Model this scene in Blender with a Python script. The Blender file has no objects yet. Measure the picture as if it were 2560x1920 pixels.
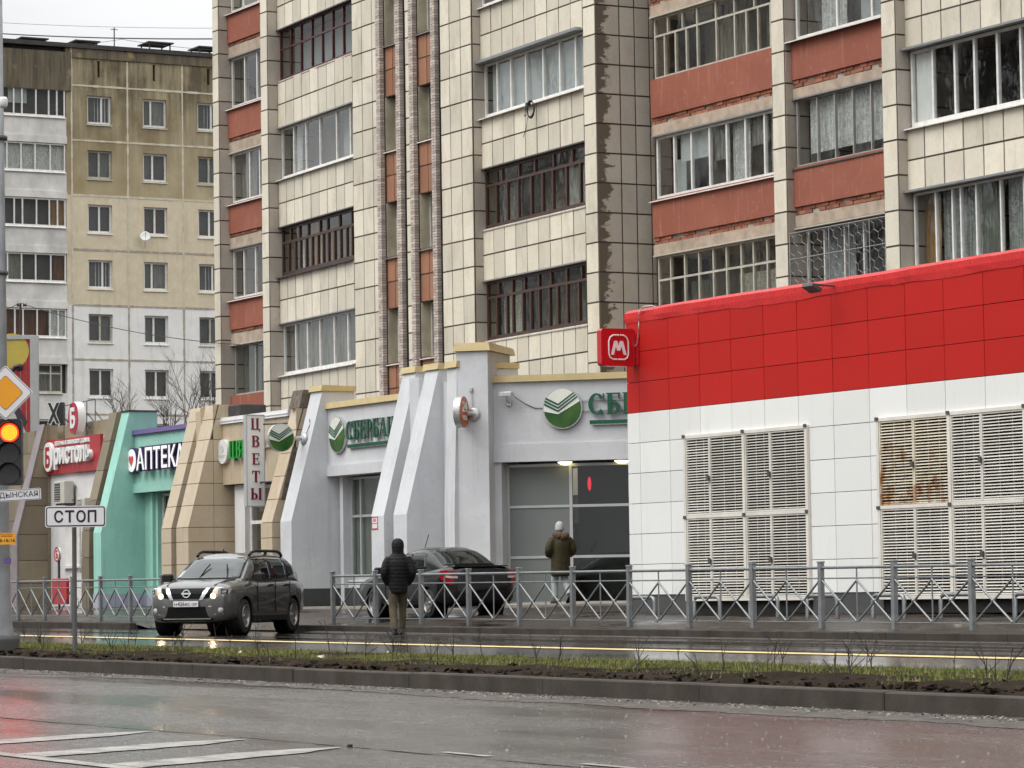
import bpy, bmesh, math, random
from mathutils import Vector, Matrix
R = random.Random(7)
scene = bpy.context.scene
COL = scene.collection
# ------------------------------------------------------------------ camera
# world axes: X along the street (towards the viewer's right), Y into the shops, Z up; metres
CAM = Vector((0, 0, 0.83))
FPX = 8200.0
_th, _p, _r = math.radians(29.06), math.radians(3.6), math.radians(0.85)
CF = Vector((-math.cos(_th)*math.cos(_p), math.sin(_th)*math.cos(_p), math.sin(_p)))
_r0 = CF.cross(Vector((0, 0, 1))).normalized(); _u0 = _r0.cross(CF)
CR = _r0*math.cos(_r) - _u0*math.sin(_r); CU = _u0*math.cos(_r) + _r0*math.sin(_r)
cd = bpy.data.cameras.new('camera'); cam = bpy.data.objects.new('camera', cd); COL.objects.link(cam)
cd.sensor_width = 36; cd.lens = 36*FPX/2560; cd.clip_start = 0.5; cd.clip_end = 3000
cam.matrix_world = Matrix(((CR.x, CU.x, -CF.x, CAM.x), (CR.y, CU.y, -CF.y, CAM.y), (CR.z, CU.z, -CF.z, CAM.z), (0, 0, 0, 1)))
scene.camera = cam
# ------------------------------------------------------------------ overcast sky and a soft sun
SUN_EL, SUN_AZ = math.radians(52), math.radians(262)      # azimuth from +X, anticlockwise
world = bpy.data.worlds.new('World'); scene.world = world; world.use_nodes = True
wn, wl = world.node_tree.nodes, world.node_tree.links
bg = wn['Background']
sky = wn.new('ShaderNodeTexSky'); sky.sky_type = 'NISHITA'; sky.sun_disc = False
sky.sun_elevation = SUN_EL; sky.sun_rotation = math.radians(90) - SUN_AZ; sky.dust_density = 6; sky.air_density = 2
hs = wn.new('ShaderNodeHueSaturation'); hs.inputs['Saturation'].default_value = 0.12; hs.inputs['Value'].default_value = 1.0
wl.new(sky.outputs[0], hs.inputs['Color'])
tc = wn.new('ShaderNodeTexCoord'); sep = wn.new('ShaderNodeSeparateXYZ'); wl.new(tc.outputs['Generated'], sep.inputs[0])
# even cloud cover: luminance rising from the horizon to the zenith, the unseen zenith raised to keep the walls lit
cl = wn.new('ShaderNodeMath'); cl.operation = 'MULTIPLY_ADD'; cl.use_clamp = False
mx = wn.new('ShaderNodeMath'); mx.operation = 'MAXIMUM'; mx.inputs[1].default_value = 0.0
wl.new(sep.outputs[2], mx.inputs[0]); wl.new(mx.outputs[0], cl.inputs[0]); cl.inputs[1].default_value = 14.0; cl.inputs[2].default_value = 4.7
nz = wn.new('ShaderNodeTexNoise'); nz.inputs['Scale'].default_value = 3.2; nz.inputs['Detail'].default_value = 5
mp = wn.new('ShaderNodeMapping'); mp.inputs['Scale'].default_value = (1, 1, 3.5); wl.new(tc.outputs['Generated'], mp.inputs[0]); wl.new(mp.outputs[0], nz.inputs['Vector'])
nr = wn.new('ShaderNodeMapRange'); nr.inputs[1].default_value = 0.3; nr.inputs[2].default_value = 0.7; nr.inputs[3].default_value = 0.74; nr.inputs[4].default_value = 1.2
wl.new(nz.outputs[0], nr.inputs[0])
mu = wn.new('ShaderNodeMath'); mu.operation = 'MULTIPLY'; wl.new(cl.outputs[0], mu.inputs[0]); wl.new(nr.outputs[0], mu.inputs[1])
cc = wn.new('ShaderNodeCombineColor'); tint = (0.985, 1.0, 1.015)
for i in range(3):
    m_ = wn.new('ShaderNodeMath'); m_.operation = 'MULTIPLY'; m_.inputs[1].default_value = tint[i]
    wl.new(mu.outputs[0], m_.inputs[0]); wl.new(m_.outputs[0], cc.inputs[i])
mixw = wn.new('ShaderNodeMix'); mixw.data_type = 'RGBA'; mixw.inputs[0].default_value = 0.9
wl.new(hs.outputs[0], mixw.inputs[6]); wl.new(cc.outputs[0], mixw.inputs[7]); wl.new(mixw.outputs[2], bg.inputs[0])
bg.inputs[1].default_value = 0.115
sd = bpy.data.lights.new('sun', 'SUN'); sd.energy = 1.5; sd.angle = math.radians(40); sd.color = (1, 0.965, 0.91)
sun = bpy.data.objects.new('sun', sd); COL.objects.link(sun); sun.location = (-60, 0, 60)
sdir = Vector((math.cos(SUN_EL)*math.cos(SUN_AZ), math.cos(SUN_EL)*math.sin(SUN_AZ), math.sin(SUN_EL)))
sun.rotation_euler = sdir.to_track_quat('Z', 'Y').to_euler()
vs = scene.view_settings; vs.view_transform = 'Standard'; vs.look = 'None'; vs.exposure = 0.22; vs.gamma = 1.0; vs.use_curve_mapping = False
scene.cycles.max_bounces = 4; scene.cycles.diffuse_bounces = 2; scene.cycles.glossy_bounces = 3; scene.cycles.transmission_bounces = 2; scene.cycles.transparent_max_bounces = 8; scene.cycles.use_adaptive_sampling = True; scene.cycles.adaptive_threshold = .03; scene.cycles.caustics_reflective = False; scene.cycles.caustics_refractive = False

# ------------------------------------------------------------------ materials
MATS = {}
class NT:
    """small node-graph builder"""
    def __init__(s, name):
        s.m = bpy.data.materials.new(name); s.m.use_nodes = True
        s.n, s.l = s.m.node_tree.nodes, s.m.node_tree.links
        s.b = s.n['Principled BSDF']; s.out = s.n['Material Output']
        s.geo = s.n.new('ShaderNodeNewGeometry'); s.pos = s.geo.outputs['Position']
    def k(s, sock, v):
        if hasattr(v, 'is_output'): s.l.new(v, sock)
        else: sock.default_value = v
    def noise(s, scale, detail=4, vec=None, sc=None, rough=.55, dist=0.0):
        v = vec or s.pos
        if sc:
            mpn = s.n.new('ShaderNodeMapping'); mpn.inputs['Scale'].default_value = sc; s.l.new(v, mpn.inputs[0]); v = mpn.outputs[0]
        t = s.n.new('ShaderNodeTexNoise'); t.inputs['Scale'].default_value = scale; t.inputs['Detail'].default_value = detail
        t.inputs['Roughness'].default_value = rough; t.inputs['Distortion'].default_value = dist
        s.l.new(v, t.inputs['Vector']); return t.outputs['Fac']
    def rng(s, v, a, b, c=0., d=1.):
        t = s.n.new('ShaderNodeMapRange'); t.clamp = True
        s.k(t.inputs[0], v)
        for i, q in enumerate((a, b, c, d)): s.k(t.inputs[1+i], q)
        return t.outputs[0]
    def math(s, op, a, b=0., c=0.):
        t = s.n.new('ShaderNodeMath'); t.operation = op; s.k(t.inputs[0], a); s.k(t.inputs[1], b); s.k(t.inputs[2], c); return t.outputs[0]
    def mix(s, f, a, b, mode='MIX'):
        t = s.n.new('ShaderNodeMix'); t.data_type = 'RGBA'; t.blend_type = mode
        s.k(t.inputs[0], f); s.k(t.inputs[6], (*a, 1) if isinstance(a, tuple) else a); s.k(t.inputs[7], (*b, 1) if isinstance(b, tuple) else b)
        return t.outputs[2]
    def xyz(s, i):
        t = s.n.new('ShaderNodeSeparateXYZ'); s.l.new(s.pos, t.inputs[0]); return t.outputs[i]
    def rand(s):
        o = s.n.new('ShaderNodeObjectInfo')
        return s.math('FRACT', s.math('ADD', s.geo.outputs['Random Per Island'], o.outputs['Random']))
    def bump(s, h, strength=.3, dist=.01):
        t = s.n.new('ShaderNodeBump'); t.inputs['Strength'].default_value = strength; t.inputs['Distance'].default_value = dist
        s.l.new(h, t.inputs['Height']); s.l.new(t.outputs[0], s.b.inputs['Normal'])
    def col(s, c): s.k(s.b.inputs['Base Color'], (*c, 1) if isinstance(c, tuple) else c)
    def set(s, rough=None, metal=None, spec=None):
        if rough is not None: s.k(s.b.inputs['Roughness'], rough)
        if metal is not None: s.k(s.b.inputs['Metallic'], metal)
        if spec is not None: s.k(s.b.inputs['Specular IOR Level'], spec)
def mat(name, c, rough=.6, metal=0., var=.12, scale=3., spec=.5, dirt=0., dirtc=(.12, .1, .08), bump=0., coat=0.):
    """a painted or plain surface with uneven tone, dust and a little relief"""
    t = NT(name)
    n1 = t.noise(scale, 5); n2 = t.noise(scale*9, 3)
    dk = tuple(v*(1-var) for v in c); lt = tuple(min(1, v*(1+var*.6)) for v in c)
    a = t.mix(t.rng(n1, .3, .7), dk, lt)
    if dirt: a = t.mix(t.math('MULTIPLY', t.rng(t.noise(scale*.7, 6, sc=(1, 1, .35)), .45, .75), dirt), a, dirtc)
    t.col(a); t.set(rough=t.rng(n2, .3, .7, max(.02, rough-.08), min(1, rough+.08)), metal=metal, spec=spec)
    if bump: t.bump(n2, bump, .01)
    if coat: t.b.inputs['Coat Weight'].default_value = coat; t.b.inputs['Coat Roughness'].default_value = .06
    MATS[name] = t.m; return t.m
def emit(name, c, e, base=(.8, .8, .8)):
    t = NT(name); t.col(base); t.b.inputs['Emission Color'].default_value = (*c, 1); t.b.inputs['Emission Strength'].default_value = e
    t.set(rough=.3); MATS[name] = t.m; return t.m
def facing(name, light, joint_dirt=.5, tilevar=.19, streak=.36, rough=.5):
    """stone-chip facing tile: every slab its own tone, grime streaks"""
    t = NT(name); r = t.rand()
    n = t.noise(1.7, 6); f = t.noise(14, 4); s = t.noise(1.5, 6, sc=(1.3, 1.3, .45), rough=.65)
    c = t.mix(r, tuple(v*(1-tilevar) for v in light), tuple(min(.95, v*(1+tilevar*.5)) for v in light))
    c = t.mix(t.math('MULTIPLY', t.rng(n, .5, .8), .45), c, tuple(v*q for v, q in zip(light, (.78, .72, .62))))
    c = t.mix(t.math('MULTIPLY', t.rng(s, .5, .78), streak), c, (.16, .13, .1))
    c = t.mix(t.math('MULTIPLY', t.rng(f, .45, .75), .22), c, tuple(v*.6 for v in light))
    t.col(c); t.set(rough=rough); t.bump(f, .35, .006); MATS[name] = t.m; return t
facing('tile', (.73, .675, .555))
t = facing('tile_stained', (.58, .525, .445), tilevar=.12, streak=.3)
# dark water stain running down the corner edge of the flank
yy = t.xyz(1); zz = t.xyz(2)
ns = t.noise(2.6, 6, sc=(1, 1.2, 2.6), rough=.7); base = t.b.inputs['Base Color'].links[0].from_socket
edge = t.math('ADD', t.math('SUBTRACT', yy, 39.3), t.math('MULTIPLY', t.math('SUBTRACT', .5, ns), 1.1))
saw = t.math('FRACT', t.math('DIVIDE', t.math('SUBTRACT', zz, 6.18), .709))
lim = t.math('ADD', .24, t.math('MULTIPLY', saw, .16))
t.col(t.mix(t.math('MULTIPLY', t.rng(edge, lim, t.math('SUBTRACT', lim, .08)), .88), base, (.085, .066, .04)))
facing('tile_darker', (.50, .45, .385), tilevar=.2, streak=.5)  # darker, more streaked tile for the faces turned along the street
facing('tile_brown', (.36, .17, .1), tilevar=.25, streak=.15)
facing('tile_beige', (.56, .46, .33), tilevar=.06, streak=.06, rough=.35)
facing('tile_raw', (.25, .205, .135), tilevar=.35, streak=.75)
facing('brick', (.55, .475, .425), tilevar=.35, streak=.3, rough=.8)
facing('brick_red', (.34, .13, .08), tilevar=.4, streak=.2, rough=.85)
mat('grout', (.085, .065, .055), .9, var=.3, scale=5)
mat('rubble', (.17, .14, .11), .95, var=.5, scale=9, bump=.8)
mat('concrete', (.42, .38, .32), .85, var=.25, scale=2, dirt=.5, bump=.3)
mat('lintel', (.44, .345, .265), .85, var=.3, scale=4, dirt=.35, dirtc=(.5, .45, .38), bump=.3)
mat('reveal_ochre', (.60, .54, .40), .85, var=.25, scale=2.5, dirt=.4); mat('interior', (.07, .066, .062), .9, var=.3, scale=1)
mat('roofing', (.05, .047, .045), .8, var=.3)
# red balcony render with pale run-off streaks
t = NT('red_render'); s1 = t.noise(2.4, 5, sc=(5, 5, .35)); n1 = t.noise(.9, 5); n2 = t.noise(30, 3)
c = t.mix(t.rng(n1, .3, .7), (.265, .08, .048), (.325, .105, .065))
c = t.mix(t.math('MULTIPLY', t.rng(s1, .58, .74), .5), c, (.52, .29, .2)); c = t.mix(t.math('MULTIPLY', t.rng(t.noise(7, 5), .6, .72), .25), c, (.5, .3, .22))
t.col(c); t.set(rough=.75); t.bump(n2, .3, .006); MATS['red_render'] = t.m
for nm, c_, r_ in (('frame_white', (.78, .77, .74), .35), ('frame_grey', (.42, .41, .38), .6), ('frame_brown', (.06, .028, .02), .45), ('frame_maroon', (.075, .016, .017), .4),
                   ('frame_old', (.50, .47, .40), .7), ('zinc', (.34, .35, .36), .4), ('tin_dark', (.07, .07, .07), .6)):
    mat(nm, c_, r_, var=.15, scale=6, dirt=.25 if 'old' in nm or 'grey' in nm else .1, metal=.6 if nm == 'zinc' else 0.)
def curtain_or_dim_back(name, c, c2, sc=(9, 9, .5), lace=0., alpha=0.):
    t = NT(name); n = t.noise(3.0, 4, sc=sc)
    a = t.mix(t.rng(n, .35, .65), c2, c)
    if lace: a = t.mix(t.math('MULTIPLY', t.rng(t.noise(9, 5, dist=1.5), .45, .6), lace), a, tuple(v*.45 for v in c))
    t.col(a); t.set(rough=.95, spec=.1); MATS[name] = t.m
curtain_or_dim_back('net_curtain', (.26, .25, .22), (.11, .105, .095)); curtain_or_dim_back('lace', (.66, .66, .64), (.36, .36, .35), lace=.75); curtain_or_dim_back('board_white', (.78, .78, .76), (.72, .72, .70), sc=(.3, .3, .3))
curtain_or_dim_back('blind', (.40, .42, .42), (.36, .38, .38), sc=(.3, .3, .3)); curtain_or_dim_back('drape_ochre', (.33, .2, .09), (.16, .09, .04))
curtain_or_dim_back('drape_brown', (.16, .08, .05), (.07, .035, .025)); curtain_or_dim_back('drape_green', (.15, .16, .13), (.08, .085, .075)); curtain_or_dim_back('dim_room', (.035, .033, .032), (.018, .017, .017), sc=(1, 1, 1))  # dim_room: near-black sheet, the darkness of an unlit room put into colour
curtain_or_dim_back('checker_net', (.36, .37, .35), (.13, .14, .13), lace=1.)
def glass(name, tint=(.8, .84, .83), k=1.0, through=True, body=(.02, .022, .022), ripple=.0):
    """window pane: Fresnel mirror over what stands behind it"""
    t = NT(name)
    gl = t.n.new('ShaderNodeBsdfGlossy'); gl.inputs['Roughness'].default_value = .02; gl.inputs['Color'].default_value = (.95, .97, .97, 1)
    fr = t.n.new('ShaderNodeFresnel'); fr.inputs['IOR'].default_value = 1.5
    if ripple:
        b = t.n.new('ShaderNodeBump'); b.inputs['Strength'].default_value = ripple; b.inputs['Distance'].default_value = .02
        t.l.new(t.noise(2.2, 2), b.inputs['Height']); t.l.new(b.outputs[0], gl.inputs['Normal'])
    if through:
        lo = t.n.new('ShaderNodeBsdfTransparent'); lo.inputs[0].default_value = (*tint, 1)
    else:
        lo = t.n.new('ShaderNodeBsdfDiffuse'); lo.inputs[0].default_value = (*body, 1)
    mxs = t.n.new('ShaderNodeMixShader'); t.l.new(t.math('MULTIPLY', t.math('MINIMUM', t.math('MULTIPLY', fr.outputs[0], k*1.7), 1.0), t.math('SUBTRACT', 1.0, t.geo.outputs['Backfacing'])), mxs.inputs[0])
    t.l.new(lo.outputs[0], mxs.inputs[1]); t.l.new(gl.outputs[0], mxs.inputs[2]); t.l.new(mxs.outputs[0], t.out.inputs[0])
    t.n.remove(t.b); MATS[name] = t.m
glass('glass', k=.85, tint=(.95, .965, .96), ripple=.05); glass('glass_clean', k=.38, tint=(.95, .96, .95)); glass('glass_old', k=.7, tint=(.91, .91, .87), ripple=.22); glass('glass_shop', k=1.0, tint=(.87, .89, .87), ripple=.02)
glass('car_glass', k=1.4, tint=(.66, .70, .68), ripple=.0)

# ------------------------------------------------------------------ mesh helpers
BASE = {}     # object name -> world point its local mesh coordinates start from
class MB:
    def __init__(s, T=None): s.v = []; s.f = []; s.T = T; s.sm = []
    def add(s, vs_, fs, smooth=False):
        o = len(s.v)
        for p in vs_:
            p = Vector(p)
            s.v.append(s.T @ p if s.T else p)
        for f in fs: s.f.append([o+i for i in f]); s.sm.append(smooth)
        return s
    def b(s, x0, x1, y0, y1, z0, z1):
        return s.add([(x0, y0, z0), (x1, y0, z0), (x1, y1, z0), (x0, y1, z0), (x0, y0, z1), (x1, y0, z1), (x1, y1, z1), (x0, y1, z1)],
                     [(3, 2, 1, 0), (4, 5, 6, 7), (0, 1, 5, 4), (1, 2, 6, 5), (2, 3, 7, 6), (3, 0, 4, 7)])
    def bc(s, x0, x1, y0, y1, z0, z1, c=.01):
        """box with chamfered upright and top edges"""
        a = [(x0+c, y0), (x1-c, y0), (x1, y0+c), (x1, y1-c), (x1-c, y1), (x0+c, y1), (x0, y1-c), (x0, y0+c)]
        mx_, my_ = (x0+x1)/2, (y0+y1)/2; kx = 1-2*c/max(1e-6, x1-x0); ky = 1-2*c/max(1e-6, y1-y0)
        vs_ = [(x, y, z0) for x, y in a]+[(x, y, z1-c) for x, y in a]+[(mx_+(x-mx_)*kx, my_+(y-my_)*ky, z1) for x, y in a]
        fs = [tuple(range(7, -1, -1)), tuple(range(16, 24))]
        for k in range(2):
            for i in range(8): fs.append((k*8+i, k*8+(i+1) % 8, k*8+8+(i+1) % 8, k*8+8+i))
        return s.add(vs_, fs)
    def prism(s, poly, d, ax=2, a0=0.):
        """polygon (2-D, anticlockwise) pushed along axis ax from a0 by d"""
        n = len(poly)
        def P(p, h): return {2: (p[0], p[1], h), 1: (p[0], h, p[1]), 0: (h, p[0], p[1])}[ax]
        vs_ = [P(p, a0) for p in poly]+[P(p, a0+d) for p in poly]
        fl = (ax == 1)
        fs = [tuple(range(n)) if fl else tuple(range(n-1, -1, -1)), tuple(range(2*n-1, n-1, -1)) if fl else tuple(range(n, 2*n))]
        for i in range(n):
            j = (i+1) % n; fs.append((j, i, n+i, n+j) if fl else (i, j, n+j, n+i))
        return s.add(vs_, fs)
    def tube(s, pts, r, n=8, cap=True, smooth=True, r2=None):
        pts = [Vector(p) for p in pts]; m = len(pts); rings = []
        for i, p in enumerate(pts):
            d = (pts[min(i+1, m-1)]-pts[max(i-1, 0)]).normalized()
            up = Vector((0, 0, 1)) if abs(d.z) < .95 else Vector((1, 0, 0))
            a = d.cross(up).normalized(); b_ = a.cross(d)
            rr = r if r2 is None else r+(r2-r)*i/max(1, m-1)
            rings.append([p+(a*math.cos(2*math.pi*j/n)+b_*math.sin(2*math.pi*j/n))*rr for j in range(n)])
        vs_ = [q for g in rings for q in g]; fs = []
        for i in range(m-1):
            for j in range(n): fs.append((i*n+j, i*n+(j+1) % n, (i+1)*n+(j+1) % n, (i+1)*n+j))
        s.add(vs_, fs, smooth)
        if cap: s.add(rings[0], [tuple(range(n-1, -1, -1))]); s.add(rings[-1], [tuple(range(n))])
        return s
    def cyl(s, c, axis, r, h, n=24, r2=None):
        c = Vector(c); a = Vector(axis).normalized(); return s.tube([c, c+a*h], r, n, True, True, r2)
    def lathe(s, prof, c=(0, 0, 0), axis=(0, 0, 1), n=24, smooth=True):
        """profile of (radius, height) turned about an axis"""
        a = Vector(axis).normalized(); u = a.cross(Vector((0, 0, 1)) if abs(a.z) < .9 else Vector((1, 0, 0))).normalized(); w = a.cross(u); c = Vector(c)
        vs_ = [c+a*h+(u*math.cos(2*math.pi*j/n)+w*math.sin(2*math.pi*j/n))*r for r, h in prof for j in range(n)]; m = len(prof)
        fs = [(i*n+j, i*n+(j+1) % n, (i+1)*n+(j+1) % n, (i+1)*n+j) for i in range(m-1) for j in range(n)]
        return s.add(vs_, fs, smooth)
    def sweep(s, prof, pts):
        pass
    def mesh(s, name, base=Vector()):
        me = bpy.data.meshes.new(name); me.from_pydata([tuple(v-base) for v in s.v], [], s.f)
        me.polygons.foreach_set('use_smooth', s.sm); me.update(); return me
def obj(name, me, m=None, parent=None):
    o = bpy.data.objects.new(name, me); COL.objects.link(o)
    if m is not None: me.materials.clear(); me.materials.append(MATS[m] if isinstance(m, str) else m)
    if parent: o.parent = parent
    return o
def part(name, mb, m, parent, fix=True):
    """one mesh under a thing; mesh coordinates are world ones less the thing's base"""
    base = BASE.get(parent.name, Vector())
    me = mb.mesh(name, base)
    if fix: fixn(me)
    o = obj(name, me, m, parent); BASE[o.name] = base; return o
def fixn(me):
    bm = bmesh.new(); bm.from_mesh(me); bmesh.ops.recalc_face_normals(bm, faces=bm.faces); bm.to_mesh(me); bm.free()
def tag(o, label, cat, group=None):
    o['label'] = label; o['category'] = cat
    if group: o['group'] = group
    return o
def thing(name, label, cat, loc, rz=0, group=None, local=False):
    o = bpy.data.objects.new(name, None); COL.objects.link(o); o.location = loc; o.rotation_euler = (0, 0, rz); o.empty_display_size = .3
    BASE[o.name] = Vector() if local else Vector(loc)
    return tag(o, label, cat, group)
def solo(name, mb, m, label, cat, base=None, group=None):
    """a thing that is one mesh, its origin at its base"""
    if base is None:
        xs = [v.x for v in mb.v]; ys = [v.y for v in mb.v]; base = Vector(((min(xs)+max(xs))/2, (min(ys)+max(ys))/2, min(v.z for v in mb.v)))
    base = Vector(base); me = mb.mesh(name, base); fixn(me); o = obj(name, me, m); o.location = base; BASE[o.name] = base
    return tag(o, label, cat, group)
def struct(name, mb, m):
    me = mb.mesh(name); o = obj(name, me, m); o['kind'] = 'structure'; BASE[o.name] = Vector(); return o
def frame(o, x, z_out):
    """matrix: local x along x, local y up, local z out of the face"""
    x = Vector(x).normalized(); z = Vector(z_out).normalized(); y = z.cross(x)
    return Matrix(((x.x, y.x, z.x, o[0]), (x.y, y.y, z.y, o[1]), (x.z, y.z, z.z, o[2]), (0, 0, 0, 1)))
def fY(x, y, z): return frame((x, y, z), (1, 0, 0), (0, -1, 0))     # a face looking at the street
def fX(x, y, z): return frame((x, y, z), (0, 1, 0), (1, 0, 0))     # a face looking along the street to the viewer
E1 = Vector((math.cos(math.radians(44)), math.sin(math.radians(44)), 0)); E2 = Vector((-E1.y, E1.x, 0))   # the bank's canted corner
TOCAM = Vector((-CF.x, -CF.y, 0)).normalized(); CAMR = Vector((-TOCAM.y, TOCAM.x, 0))
def textmesh(s, w, h, ext, T, bold=0., shear=0.):
    """lettering as solid geometry fitted to w x h, its lower left corner at T's origin"""
    cu = bpy.data.curves.new('lettering', 'FONT'); cu.body = s; cu.extrude = .05; cu.offset = bold; cu.shear = shear; cu.resolution_u = 3
    o = bpy.data.objects.new('lettering', cu); COL.objects.link(o)
    dg = bpy.context.evaluated_depsgraph_get(); me = bpy.data.meshes.new_from_object(o.evaluated_get(dg))
    bpy.data.objects.remove(o); bpy.data.curves.remove(cu)
    xs = [v.co.x for v in me.vertices]; ys = [v.co.y for v in me.vertices]
    x0, x1, y0, y1 = min(xs), max(xs), min(ys), max(ys)
    mb = MB(T); kx = w/(x1-x0); ky = h/(y1-y0)
    mb.add([((v.co.x-x0)*kx, (v.co.y-y0)*ky, (v.co.z+.05)/.1*ext) for v in me.vertices], [tuple(p.vertices) for p in me.polygons])
    bpy.data.meshes.remove(me); return mb
def disc(mb, cx, cy, rx, ry, z0, d, n=32):
    return mb.prism([(cx+rx*math.cos(2*math.pi*i/n), cy+ry*math.sin(2*math.pi*i/n)) for i in range(n)], d, 2, z0)
def ring(mb, cx, cy, rx, ry, t, z0, d, n=32, a0=0., a1=2*math.pi, t2=None):
    m = n if a1-a0 < 6.28 else n-1
    for i in range(n):
        u, w = a0+(a1-a0)*i/n, a0+(a1-a0)*(i+1)/n
        tu = t if t2 is None else t2+(t-t2)*abs(math.cos(u)); tw = t if t2 is None else t2+(t-t2)*abs(math.cos(w))
        mb.prism([(cx+(rx-tu)*math.cos(u), cy+(ry-tu)*math.sin(u)), (cx+rx*math.cos(u), cy+ry*math.sin(u)), (cx+rx*math.cos(w), cy+ry*math.sin(w)), (cx+(rx-tw)*math.cos(w), cy+(ry-tw)*math.sin(w))], d, 2, z0)
    return mb
def rrect(x0, x1, y0, y1, r, n=5):
    return [(cx+r*math.cos(a0+math.pi/2*i/n), cy+r*math.sin(a0+math.pi/2*i/n)) for cx, cy, a0 in ((x1-r, y1-r, 0), (x0+r, y1-r, math.pi/2), (x0+r, y0+r, math.pi), (x1-r, y0+r, 1.5*math.pi)) for i in range(n+1)]
def gz(x): return -.0033*(x+50)
# ------------------------------------------------------------------ the ground
def asphalt(name, c, r0, r1, puddle, tint=(.09, .075, .06), sc=(.12, .5, 1), fine=60., bmp=(.5, .05), ior=1.36, spk=(.3, 1, 1)):
    t = NT(name); big = t.noise(1.2, 5, sc=sc); med = t.noise(3.5, 5); f = t.noise(fine, 3); sp = t.noise(fine*1.9, 2, sc=spk)
    a = t.mix(t.rng(med, .3, .7), tuple(v*.72 for v in c), tuple(v*1.2 for v in c))
    a = t.mix(t.math('MULTIPLY', t.rng(t.noise(.9, 5, sc=(.25, 1, 1)), .45, .7), .55), a, tint)
    a = t.mix(t.math('MULTIPLY', t.rng(sp, .62, .70), .6), a, (.38, .37, .35))  # pale aggregate specks, stretched on the near road to paint in wet glints
    wet = t.rng(big, puddle-.06, puddle+.06)
    t.col(t.mix(t.math('MULTIPLY', wet, .45), a, tuple(v*.45 for v in c)))
    t.k(t.b.inputs['Roughness'], t.math('ADD', t.rng(wet, 0, 1, r1, r0), t.math('MULTIPLY', t.math('SUBTRACT', f, .5), .25)))
    bp = t.n.new('ShaderNodeBump'); t.k(bp.inputs['Strength'], t.rng(wet, 0, 1, bmp[0], bmp[1])); bp.inputs['Distance'].default_value = .006
    t.l.new(t.math('ADD', t.math('ADD', f, t.math('MULTIPLY', sp, 1.2)), t.math('MULTIPLY', med, .5)), bp.inputs['Height']); t.l.new(bp.outputs[0], t.b.inputs['Normal'])
    t.b.inputs['IOR'].default_value = ior; MATS[name] = t.m
asphalt('asphalt_near', (.056, .053, .05), .14, .27, .52, bmp=(.6, .4), fine=30., ior=1.33, spk=(.07, .8, 1), tint=(.068, .054, .043))
asphalt('asphalt_far', (.036, .030, .025), .02, .13, .50, sc=(.05, .55, 1), bmp=(.10, .01), tint=(.04, .03, .022))
asphalt('asphalt_walk', (.036, .027, .02), .06, .34, .56, sc=(.25, .5, 1), tint=(.04, .028, .019), ior=1.2)
mat('soil', (.025, .018, .0125), .95, var=.5, scale=4, bump=.9, spec=.05)
mat('kerbstone', (.058, .05, .042), .75, var=.35, scale=3, dirt=.8, dirtc=(.035, .027, .02), bump=.4, spec=.2)
mat('sand', (.10, .085, .072), .7, var=.5, scale=9, dirt=.8, dirtc=(.03, .025, .02), bump=1., spec=.3)
mat('road_white', (.31, .295, .265), .4, var=.4, scale=7, dirt=.95, dirtc=(.08, .075, .07))
mat('road_yellow', (.80, .62, .26), .4, var=.2, scale=4, dirt=.25)
mat('tar', (.015, .014, .013), .35, var=.3); mat('earth', (.09, .075, .055), .95, var=.4, scale=.4)
mat('paving', (.30, .27, .23), .8, var=.25, scale=2, dirt=.5, bump=.3)
def sheet(name, prof, x0, x1, m, nx=12):
    """strip along the street; prof = (y, height above the street) pairs"""
    mb = MB(); xs = [x0+(x1-x0)*i/nx for i in range(nx+1)]; n = len(prof)
    mb.add([(x, y, gz(x)+h) for x in xs for y, h in prof], [(i*n+j, (i+1)*n+j, (i+1)*n+j+1, i*n+j+1) for i in range(nx) for j in range(n-1)])
    return struct(name, mb, m)
sheet('ground', [(-900, -.08), (1500, -.08)], -1500, 500, 'earth', 4)
sheet('near_road', [(-9, -.0), (5, .0), (13.92, .0)], -420, 60, 'asphalt_near')
sheet('far_road', [(18.9, -.015), (20.9, -.012), (22.75, .050), (23.3, .052), (26.0, .0), (29.25, .0)], -420, 60, 'asphalt_far')
SW = [(29.36, .14), (30.2, .18), (31, .265), (32, .30), (33, .345), (34.3, .375), (36, .42), (40, .45), (90, .5)]
def swz(x, y):
    for (a, h), (b, k) in zip(SW, SW[1:]):
        if a <= y <= b: return gz(x)+h+(k-h)*(y-a)/(b-a)
    return gz(x)+.14
def sidewalk():
    """pavement with a drive cut through it between the two kerb runs"""
    xs = [-420, -120, -90, -71.3, -70.2, -62.6, -61.6, -50, -40, -20, 60]; ys = SW; mb = MB(); n = len(ys)
    def h(x, y, v): return v-(.12*max(0, 1-(y-29.36)/2.0) if -71 < x < -62 else 0)
    mb.add([(x, y, gz(x)+h(x, y, v)) for x in xs for y, v in ys], [(i*n+j, (i+1)*n+j, (i+1)*n+j+1, i*n+j+1) for i in range(len(xs)-1) for j in range(n-1)])
    struct('sidewalk', mb, 'asphalt_walk')
sidewalk()
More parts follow.
